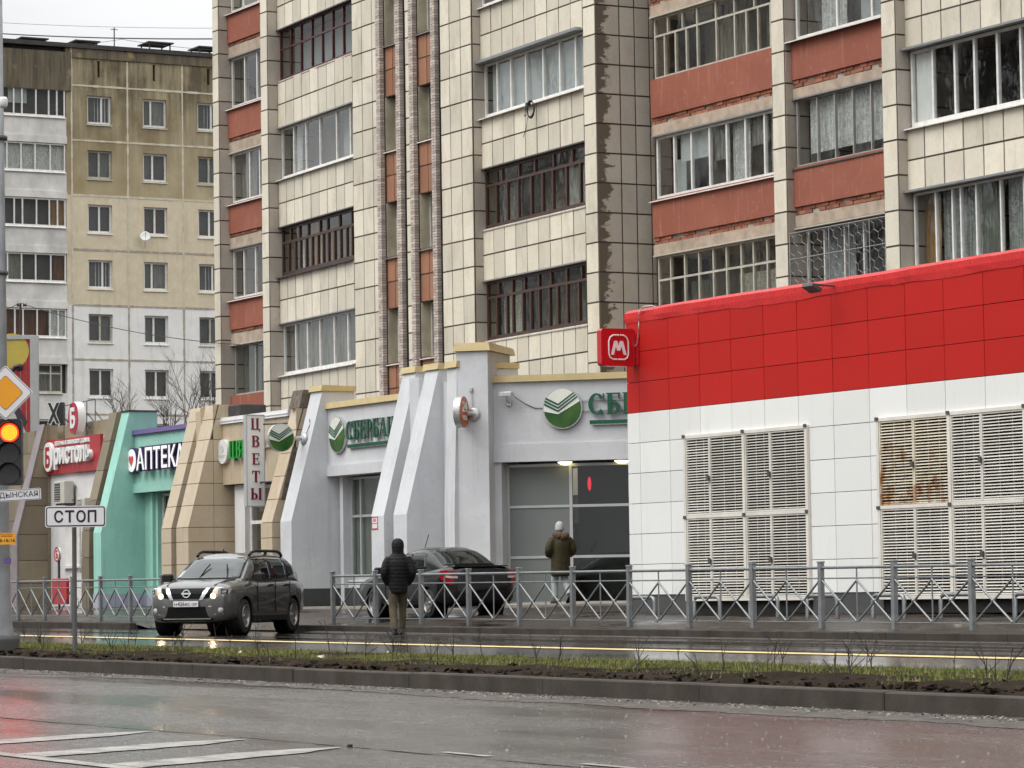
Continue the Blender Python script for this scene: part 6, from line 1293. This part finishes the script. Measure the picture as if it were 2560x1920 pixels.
def suv_extra(c):
    def G(nm, q, m, off=.014, th=.03): return qgrid(nm, q, m, c, SP, SQ, off, 1, 8, 4, th)
    G('grille', [(-.31, .70), (.31, .70), (.40, .905), (-.40, .905)], 'grille_black')
    for s in (-1, 1):
        G('grille_bar', [(s*.27, .675), (s*.345, .675), (s*.47, .915), (s*.385, .915)], 'chrome', .024)
        G('grille_side', [(s*.35, .70), (s*.47, .715), (s*.555, .905), (s*.475, .91)], 'grille_black')
        G('headlight', [(s*.48, .70), (s*.80, .755), (s*.845, .895), (s*.565, .915)], 'lamp_clear', .016)
        G('headlight_brow', [(s*.565, .912), (s*.845, .893), (s*.85, .91), (s*.56, .93)], 'chrome', .018)
        G('indicator', [(s*.53, .785), (s*.63, .79), (s*.65, .89), (s*.575, .905)], 'marker_amber', .02)
        G('headlight_bezel', [(s*.69, .79), (s*.79, .80), (s*.805, .87), (s*.70, .88)], 'trim_black', .02); G('headlight_lens', [(s*.71, .81), (s*.775, .815), (s*.78, .855), (s*.72, .86)], 'chrome', .024)
        l = MB(); lx = surf_x(.56, .745, SP, SQ); l.lathe([(0, .045), (.045, .035), (.062, .01), (.0, -.01)], (lx, s*.545, .75), (1, 0, 0), 18); lpart('headlight_beam', l, 'headlamp_lit', c)
        ld = bpy.data.lights.new('headlight_glow', 'SPOT'); ld.energy = 4; ld.color = (1, .72, .42); ld.spot_size = 1.3; ld.spot_blend = .6; ld.shadow_soft_size = .06; lo = bpy.data.objects.new('headlight_glow', ld); COL.objects.link(lo); lo.parent = c; lo.location = (lx+.10, s*.545, .75); lo.rotation_euler = (0, -math.pi/2+.03, 0)
        G('fog_recess', [(s*.50, .40), (s*.80, .42), (s*.84, .545), (s*.47, .53)], 'trim_black', .012); G('fog_bar', [(s*.46, .535), (s*.82, .555), (s*.82, .575), (s*.45, .56)], 'chrome', .018); G('fog_trim', [(s*.56, .385), (s*.82, .405), (s*.82, .42), (s*.56, .40)], 'rim_alloy', .018)
        fl_ = MB(); fl_.lathe([(0, .02), (.05, .015), (.06, 0), (0, 0)], (surf_x(.68, .47, SP, SQ)+.012, s*.68, .475), (1, s*.4, 0), 16); lpart('fog_lamp', fl_, 'lamp_clear', c)
        mr = MB(Matrix.Translation((.80, s*.985, 1.12))); mr.bc(-.07, .07, -.11, .11, -.08, .08, .03); mr.T = None; mr.b(.77, .83, s*.86-.05, s*.86+.05, 1.06, 1.10); lpart('mirror', mr, 'trim_black', c)
        rr = MB(); rr.tube([(.26, s*.555, 1.55), (.16, s*.56, 1.61), (-.05, s*.565, 1.645), (-1.25, s*.565, 1.645), (-1.45, s*.56, 1.61), (-1.55, s*.555, 1.55)], .03, 8); rr.tube([(-.62, s*.56, 1.57), (-.62, s*.565, 1.64)], .035, 6); lpart('roof_rail', rr, 'trim_black', c)
        for x in (-.05, -.95): h = MB(Matrix.Translation((x, s*.912, .96))); h.bc(-.09, .09, -.025, .025, -.018, .018, .008); lpart('door_handle', h, 'trim_black', c)
        for x in (.70, -.28, -1.10): sm = MB(); sm.b(x-.005, x+.005, s*.900, s*.915, .42, 1.03); lpart('door_seam', sm, 'grille_black', c)
        sk = MB(); sk.bc(-.96, .92, s*.87-.04, s*.87+.045, .25, .38, .02); lpart('side_skirt', sk, 'trim_black', c)
        wp_ = MB(); lpart('wiper', wp_.tube([(1.10, s*.3+.12, 1.10), (.86, s*.22+.10, 1.30), (.76, s*.18+.1, 1.38)], .014, 5), 'trim_black', c)
    G('lower_grille', [(-.56, .27), (.56, .27), (.50, .545), (-.50, .545)], 'grille_black', .012); G('skid_strip', [(-.5, .30), (.5, .30), (.5, .318), (-.5, .318)], 'rim_alloy', .02)
    Tn = frame((2.245, 0, .60), (0, 1, 0), (1, 0, 0)); pl = MB(Tn); pl.prism(rrect(-.26, .26, -.056, .056, .012), .012); lpart('number_plate', pl, 'sign_face', c)
    for s_, x0, w_, h_ in (('Н', -.235, .05, .058), ('426', -.17, .15, .078), ('ВС', -.005, .10, .058), ('159', .135, .095, .058)): lpart('plate_letters', textmesh(s_, w_, h_, .003, Tn @ Matrix.Translation((x0, -.038, .0125)), .01), 'sign_black', c)
    lx = surf_x(0, .80, SP, SQ)+.02; lg = MB(frame((lx, 0, .80), (0, 1, 0), (1, 0, .1))); ring(lg, 0, 0, .082, .082, .02, 0, .015, 24); lpart('badge_ring', lg, 'chrome', c); lg = MB(frame((lx+.003, 0, .80), (0, 1, 0), (1, 0, .1))); lg.b(-.1, .1, -.016, .016, .002, .02); lpart('badge_bar', lg, 'chrome', c)
    an = MB(); an.tube([(.30, .0, 1.62), (.22, .0, 1.69)], .014, 5); lpart('aerial', an, 'trim_black', c)
    for s in (-1, 1): hd = MB(); hd.tube([(1.98, s*.50, .962), (1.5, s*.56, 1.055), (1.12, s*.62, 1.09)], .014, 5); lpart('bonnet_crease', hd, 'suv_paint', c)
suv = dict(name='car', label='grey brown sport utility car with lit headlights turning out of the drive', paint='suv_paint', axles=(1.335, -1.335), r=.345, track=.78, tw=.22, spokes=8, steer=.06,
    hull=[(2.205, .40, .30, .62, 32, .55, .5), (2.19, .56, .25, .80, 32, .5, .42), (2.14, .70, .23, .88, 32, .45, .36), (2.03, .81, .22, .935, 32, .42, .33, .01), (1.82, .885, .22, .985, 32, .38, .3, .03), (1.335, .91, .22, 1.035, 32, .36, .3, .045), (.95, .905, .22, 1.07, 32, .36, .3, .04), (.3, .905, .22, 1.06, 32, .36, .3, .02), (-.9, .905, .22, 1.08, 32, .36, .3, .02), (-1.335, .915, .25, 1.09, 32, .36, .3, .02), (-1.8, .90, .28, 1.09, 32, .38, .32), (-2.06, .85, .32, 1.06, 32, .42, .36), (-2.14, .74, .40, .96, 32, .5, .45)],
    cabin=[(1.17, .70, .92, 1.05, .05), (1.0, .77, .9, 1.15, .1), (.75, .80, .9, 1.31, .2), (.5, .81, .9, 1.455, .24), (.28, .815, .9, 1.545, .26), (0, .82, .9, 1.59, .27), (-.5, .825, .9, 1.61, .27), (-1.1, .825, .9, 1.605, .27), (-1.55, .82, .9, 1.565, .26), (-1.76, .81, .9, 1.48, .24), (-1.92, .79, .9, 1.30, .18), (-2.03, .74, .92, 1.07, .05)],
    side=[('front_side_glass', [(.74, 1.09), (-.22, 1.09), (-.22, 1.475), (.32, 1.475)], 'car_glass_dark'), ('rear_side_glass', [(-.30, 1.09), (-1.10, 1.10), (-1.13, 1.475), (-.30, 1.48)], 'car_glass_dark'), ('quarter_glass', [(-1.22, 1.13), (-1.66, 1.19), (-1.52, 1.45), (-1.23, 1.47)], 'car_glass_dark'), ('pillar_trim', [(-.225, 1.07), (-.295, 1.07), (-.295, 1.49), (-.225, 1.49)], 'trim_black'), ('pillar_trim', [(-1.105, 1.08), (-1.20, 1.09), (-1.22, 1.48), (-1.135, 1.48)], 'trim_black')],
    end=[('windscreen', [(-.68, 1.09), (.68, 1.09), (.57, 1.515), (-.57, 1.515)], 'car_glass_front', 1), ('rear_window', [(.66, 1.14), (-.66, 1.14), (-.56, 1.48), (.56, 1.48)], 'car_glass_dark', -1)], extra=suv_extra)
SUVH = (.697, -.717); fa = Vector((-59.85, 26.2)); suvc = fa-Vector(SUVH)*1.335
car(suv, (suvc.x, suvc.y, gz(suvc.x)+.022), SUVH)
# ---- black saloon parked behind the fence
def sed_extra(c):
    def slab(name, poly, m, x=-2.1, th=.03):
        mb = MB(); n = len(poly); mb.add([(x+abs(y)**2*.14, y, z) for y, z in poly]+[(x+th+abs(y)**2*.14, y, z) for y, z in poly], [tuple(range(n)), tuple(range(2*n-1, n-1, -1))]+[(i, (i+1) % n, n+(i+1) % n, n+i) for i in range(n)]); return lpart(name, mb, m, c)
    for s in (-1, 1):
        tlm = MB(); pr = [(-2.115, .56), (-2.10, .70), (-2.03, .80), (-1.86, .838)]; z0 = (.70, .67, .70, .80); z1 = (.94, .955, .965, .955); nn = 4
        tlm.add([(x-.012, s*(y+.014), z) for (x, y), z in zip(pr, z0)]+[(x-.012, s*(y+.014), z) for (x, y), z in zip(pr, z1)], [(i, i+1, nn+i+1, nn+i) for i in range(3)]); lpart('tail_light', tlm, 'tail_red', c)
        wl_ = MB(); wl_.add([(-2.137, s*.58, .80), (-2.122, s*.72, .80), (-2.06, s*.822, .82), (-2.06, s*.822, .86), (-2.122, s*.72, .845), (-2.137, s*.58, .84)], [(0, 1, 4, 5), (1, 2, 3, 4)]); lpart('reversing_lens', wl_, 'tail_white', c)
        mr = MB(Matrix.Translation((.72, s*.93, .99))); mr.bc(-.07, .07, -.1, .1, -.07, .07, .03); lpart('mirror', mr, 'trim_black', c)
        for x in (-.1, -.98): h = MB(Matrix.Translation((x, s*.835, .87))); h.bc(-.08, .08, -.02, .02, -.016, .016, .006); lpart('door_handle', h, 'sedan_paint', c)
        for x in (.62, -.3, -1.02): sm = MB(); sm.b(x-.004, x+.004, s*.825, s*.84, .35, .94); lpart('door_seam', sm, 'grille_black', c)
    slab('rear_bumper_lower', [(-.6, .46), (.6, .46), (.56, .28), (-.56, .28)], 'trim_black', -2.135); slab('plate_recess', [(-.3, .86), (.3, .86), (.3, .70), (-.3, .70)], 'trim_black', -2.118)
    Tn = frame((-2.125, 0, .78), (0, -1, 0), (-1, 0, 0)); pl = MB(Tn); pl.prism(rrect(-.26, .26, -.056, .056, .012), .008); lpart('number_plate', pl, 'frame_grey', c); slab('boot_trim', [(-.4, .9), (.4, .9), (.4, .87), (-.4, .87)], 'silver', -2.125)
    sp_ = MB(); sp_.bc(-2.08, -1.9, -.62, .62, 1.035, 1.06, .01); lpart('boot_lip', sp_, 'sedan_paint', c)
    an = MB(); an.tube([(.42, .0, 1.44), (.22, .0, 1.74)], .008, 5); lpart('aerial', an, 'trim_black', c)
sed = dict(name='parked_car', label='black dusty saloon car parked behind the fence before the bank', paint='sedan_paint', axles=(1.24, -1.24), r=.30, track=.70, tw=.19, spokes=7,
    hull=[(2.13, .58, .32, .60, 32, .5, .5), (2.08, .72, .25, .74, 32, .45, .42), (1.95, .79, .22, .80, 32, .42, .36, .01), (1.6, .825, .2, .87, 32, .38, .32, .02), (1.24, .835, .2, .92, 32, .36, .3, .03), (.85, .835, .19, .96, 32, .36, .3, .03), (.2, .835, .19, .97, 32, .36, .3, .01), (-.8, .835, .19, .98, 32, .36, .3, .01), (-1.24, .84, .2, 1.0, 32, .36, .3, .02), (-1.65, .83, .22, 1.03, 32, .38, .32, .02), (-2.0, .79, .24, 1.04, 32, .42, .34, .01), (-2.11, .70, .28, .99, 32, .48, .42), (-2.14, .58, .34, .86, 32, .55, .5)],
    cabin=[(1.12, .66, .8, .93, .05), (.9, .70, .8, 1.05, .12), (.6, .725, .8, 1.215, .2), (.35, .735, .8, 1.335, .24), (.1, .74, .8, 1.41, .26), (-.3, .74, .8, 1.45, .27), (-.65, .74, .8, 1.445, .27), (-.95, .735, .8, 1.385, .25), (-1.2, .725, .8, 1.275, .2), (-1.45, .71, .8, 1.145, .14), (-1.68, .68, .82, 1.03, .05)],
    side=[('front_side_glass', [(.62, .99), (-.22, .99), (-.24, 1.33), (.16, 1.33)], 'car_glass_dark'), ('rear_side_glass', [(-.30, .99), (-1.02, 1.01), (-.86, 1.32), (-.30, 1.335)], 'car_glass_dark')],
    end=[('windscreen', [(-.60, 1.0), (.60, 1.0), (.52, 1.36), (-.52, 1.36)], 'car_glass_front', 1), ('rear_window', [(.60, 1.07), (-.60, 1.07), (-.52, 1.39), (.52, 1.39)], 'car_glass_dark', -1)], extra=sed_extra)
car(sed, (-61.03, 31.98, .292), (-1, 0))
# ------------------------------------------------------------------ people
def puffer(name, c, bands):
    t = NT(name); tcn = t.n.new('ShaderNodeTexCoord'); sp_ = t.n.new('ShaderNodeSeparateXYZ'); t.l.new(tcn.outputs['Object'], sp_.inputs[0])
    w = t.math('ABSOLUTE', t.math('SINE', t.math('MULTIPLY', sp_.outputs[2], bands))); n = t.noise(18, 4, vec=tcn.outputs['Object'])
    t.col(t.mix(t.rng(n, .3, .7), tuple(v*.7 for v in c), tuple(v*1.3 for v in c))); t.set(rough=.6, spec=.2); t.bump(t.math('ADD', t.math('MULTIPLY', t.math('POWER', w, .4), .5), t.math('MULTIPLY', n, 1.0)), .6, .02); MATS[name] = t.m
puffer('jacket_black', (.008, .008, .009), 45); puffer('coat_olive', (.05, .042, .02), 0.001); mat('trousers_olive', (.085, .072, .042), .85, var=.3, scale=9, bump=.3); mat('jeans_pale', (.42, .47, .48), .85, var=.2, scale=9, bump=.3); mat('shoe_dark', (.025, .024, .024), .6, var=.3, scale=12); mat('skin_tone', (.45, .28, .2), .55); mat('knit_white', (.48, .48, .47), .9, var=.15, scale=30, bump=.8); mat('fur_brown', (.10, .065, .03), .95, var=.5, scale=25, bump=.9); mat('boot_black', (.015, .014, .014), .5)
def remesh(mb, name, voxel=.016, smooth=6):
    """overlapping volumes fused into one continuous surface"""
    o = bpy.data.objects.new(name, weld(mb, name)); COL.objects.link(o); r = o.modifiers.new('r', 'REMESH'); r.mode = 'VOXEL'; r.voxel_size = voxel; sm = o.modifiers.new('s', 'SMOOTH'); sm.iterations = smooth; sm.factor = .5
    dg = bpy.context.evaluated_depsgraph_get(); dg.update(); out = bpy.data.meshes.new_from_object(o.evaluated_get(dg)); bpy.data.objects.remove(o)
    for p in out.polygons: p.use_smooth = True
    return out
def limb(mb, pts, rad, n=14, sq=1.):
    """tapering round limb through its joints"""
    P = [Vector(p) for p in pts]; rings = []
    for i in range(len(P)-1):
        for k in range(5 if i < len(P)-2 else 6):
            f = k/5; a, b = P[i], P[i+1]; p0 = P[max(0, i-1)]; p3 = P[min(len(P)-1, i+2)]
            q = .5*((2*a)+(b-p0)*f+(2*p0-5*a+4*b-p3)*f*f+(3*a-p0-3*b+p3)*f**3); d = .5*((b-p0)+2*(2*p0-5*a+4*b-p3)*f+3*(3*a-p0-3*b+p3)*f*f)
            d = d.normalized() if d.length > 1e-6 else (b-a).normalized(); r_ = rad[i]+(rad[i+1]-rad[i])*f
            x = Vector((1, 0, 0)); x = (x-d*x.dot(d)).normalized() if abs(d.x) < .9 else d.cross(Vector((0, 0, 1))).normalized(); y = d.cross(x)
            rings.append([q+(x*math.cos(t_)+y*math.sin(t_)*sq)*r_ for t_ in [2*math.pi*j/n for j in range(n)]])
    l = loft(rings); mb.add(l.v, l.f, True); return mb
def trunk(mb, lev, n=20, cy=0.):
    rings = [[Vector((w*math.cos(t_), yo+d_*math.sin(t_), z)) for t_ in [2*math.pi*j/n for j in range(n)]] for z, w, d_, yo in lev]; l = loft(rings); mb.add(l.v, l.f, True); return mb
def person(label, loc, rz, parts, foot, s=1.0):
    p = thing('person', label, 'person', loc, rz, local=True); p.scale = (s, s, s); body = None
    for nm, mb, m, vox in parts:
        o = obj(nm, remesh(mb, nm, vox), m, body or p); BASE[o.name] = Vector(); body = body or o
    for nm, pts, m in foot:
        c = Vector(pts[0]); d = Vector((math.sin(pts[1]), math.cos(pts[1]), 0)); w = Vector((d.y, -d.x, 0)); pitch = pts[2]; rings = []
        for q, hw, h in ((-.085, .026, .05), (-.06, .042, .10), (.0, .046, .125), (.05, .047, .095), (.11, .051, .068), (.17, .048, .055), (.21, .03, .035)):
            base = c+d*q; zo = (.21-q)*math.sin(pitch)
            rings.append([base+w*(hw*math.cos(a)*(1 if math.sin(a) < .1 else .85))+Vector((0, 0, zo+max(0, math.sin(a))*h-(.012 if math.sin(a) <= 0 else 0))) for a in [2*math.pi*i/14 for i in range(14)]])
        o = obj(nm, weld(loft(rings), nm), m, body); BASE[o.name] = Vector()
    return p
d1 = math.atan2(CF.y, CF.x)-math.pi/2
# hooded walker, hands in pockets, stepping away from the viewer
def bare(legs, arms):
    mb = MB(); trunk(mb, [(.84, .13, .1, 0), (.95, .15, .11, 0), (1.1, .135, .1, 0), (1.3, .16, .11, 0), (1.42, .15, .1, 0), (1.49, .07, .07, .01), (1.56, .055, .06, .02)])
    trunk(mb, [(1.53, .05, .055, .03), (1.57, .062, .075, .04), (1.63, .077, .095, .045), (1.69, .08, .1, .035), (1.74, .07, .088, .03), (1.775, .035, .05, .03)])
    trunk(mb, [(1.615, .012, .015, .148), (1.64, .014, .02, .145), (1.665, .008, .01, .135)], 8)
    for L in legs: limb(mb, L, [.085, .06, .04][:len(L)])
    for L in arms:
        limb(mb, L, [.06, .045, .036, .03][:len(L)]); h = Vector(L[-1])
    return mb
legs1 = [[(-.09, 0, .9), (-.10, .02, .50), (-.085, -.12, .1)], [(.09, 0, .9), (.085, .2, .53), (.08, .25, .14)]]; arms1 = [[(s*.17, 0, 1.42), (s*.27, -.05, 1.16), (s*.20, .12, .99), (s*.15, .16, .95)] for s in (-1, 1)]
j = MB(); trunk(j, [(.76, .155, .13, 0), (.80, .17, .145, 0), (.90, .178, .15, -.005), (1.05, .182, .155, -.01), (1.2, .192, .16, -.02), (1.34, .20, .16, -.02), (1.43, .18, .14, -.01), (1.49, .145, .12, .0), (1.55, .09, .09, .01)])
for s in (-1, 1): limb(j, [(s*.145, -.01, 1.42), (s*.215, -.03, 1.33), (s*.262, -.06, 1.16), (s*.225, .04, 1.03), (s*.17, .13, .95)], [.09, .084, .075, .07, .064])
h = MB(); trunk(h, [(1.50, .115, .105, -.005), (1.56, .108, .112, .0), (1.62, .116, .125, .005), (1.68, .12, .132, .01), (1.735, .108, .122, .015), (1.775, .078, .092, .02), (1.80, .03, .04, .02)])
tr = MB(); trunk(tr, [(.76, .155, .12, 0), (.84, .165, .13, 0), (.94, .16, .125, 0)])
limb(tr, [(-.082, 0, .84), (-.095, .02, .64), (-.10, .02, .50), (-.095, -.05, .30), (-.085, -.115, .09)], [.10, .092, .082, .074, .066]); limb(tr, [(.082, 0, .84), (.085, .13, .66), (.085, .2, .53), (.082, .23, .32), (.08, .25, .12)], [.10, .09, .082, .072, .064])
person('person in a black hooded jacket and olive trousers stepping off the kerb', (-54.40, 27.75, gz(-54.4)+.016), d1+.10, [('body', bare(legs1, arms1), 'skin_tone', .02), ('jacket', j, 'jacket_black', .018), ('hood', h, 'jacket_black', .016), ('trousers', tr, 'trousers_olive', .016)], [('shoe', ((-.085, -.10, .012), .35, 0.), 'shoe_dark'), ('shoe', ((.08, .27, .012), -.05, .1), 'shoe_dark')], 1.0)
# walker in an olive coat and pale knit hat, seen from behind
legs2 = [[(-.09, 0, .9), (-.10, .12, .5), (-.10, .10, .1)], [(.09, 0, .9), (.10, .02, .5), (.13, -.22, .16)]]; arms2 = [[(s*.17, 0, 1.42), (s*.26, -.03, 1.17), (s*.16, .17, 1.1), (s*.1, .22, 1.1)] for s in (-1, 1)]
j = MB(); trunk(j, [(.60, .205, .17, 0), (.64, .225, .19, 0), (.75, .225, .19, 0), (.92, .22, .185, -.005), (1.08, .215, .18, -.01), (1.25, .22, .178, -.02), (1.36, .215, .17, -.02), (1.44, .185, .145, -.01), (1.50, .13, .12, .0), (1.54, .1, .1, .01)])
for s in (-1, 1): limb(j, [(s*.155, -.01, 1.42), (s*.24, -.02, 1.32), (s*.285, -.02, 1.17), (s*.235, .10, 1.08), (s*.15, .2, 1.1)], [.10, .096, .09, .08, .07])
hd = MB(); limb(hd, [(-.135, .03, 1.53), (-.11, -.075, 1.50), (0, -.135, 1.455), (.11, -.075, 1.50), (.135, .03, 1.53)], [.055, .075, .088, .075, .055])
ht = MB(); trunk(ht, [(1.60, .092, .108, .03), (1.63, .102, .118, .03), (1.68, .10, .116, .03), (1.73, .095, .108, .03), (1.775, .075, .088, .03), (1.805, .04, .05, .03), (1.815, .015, .02, .03)])
tr = MB(); trunk(tr, [(.72, .155, .12, 0), (.84, .165, .13, 0), (.94, .16, .125, 0)])
limb(tr, [(-.082, 0, .84), (-.095, .07, .64), (-.10, .12, .50), (-.10, .12, .32), (-.10, .10, .14)], [.10, .092, .082, .074, .07]); limb(tr, [(.082, 0, .84), (.095, .02, .64), (.10, .02, .50), (.115, -.11, .34), (.13, -.2, .2)], [.10, .09, .082, .074, .07])
p2 = onray(1403, 1508, 71.3)
person('person in a long olive coat and white knit hat walking to the bank', (p2.x, p2.y, .53), d1+.35, [('body', bare(legs2, arms2), 'skin_tone', .02), ('coat', j, 'coat_olive', .018), ('hood', hd, 'fur_brown', .016), ('hat', ht, 'knit_white', .014), ('trousers', tr, 'jeans_pale', .016)], [('boot', ((-.10, .12, .012), -.05, 0.), 'boot_black'), ('boot', ((.13, -.20, .012), .1, .5), 'boot_black')], .985)
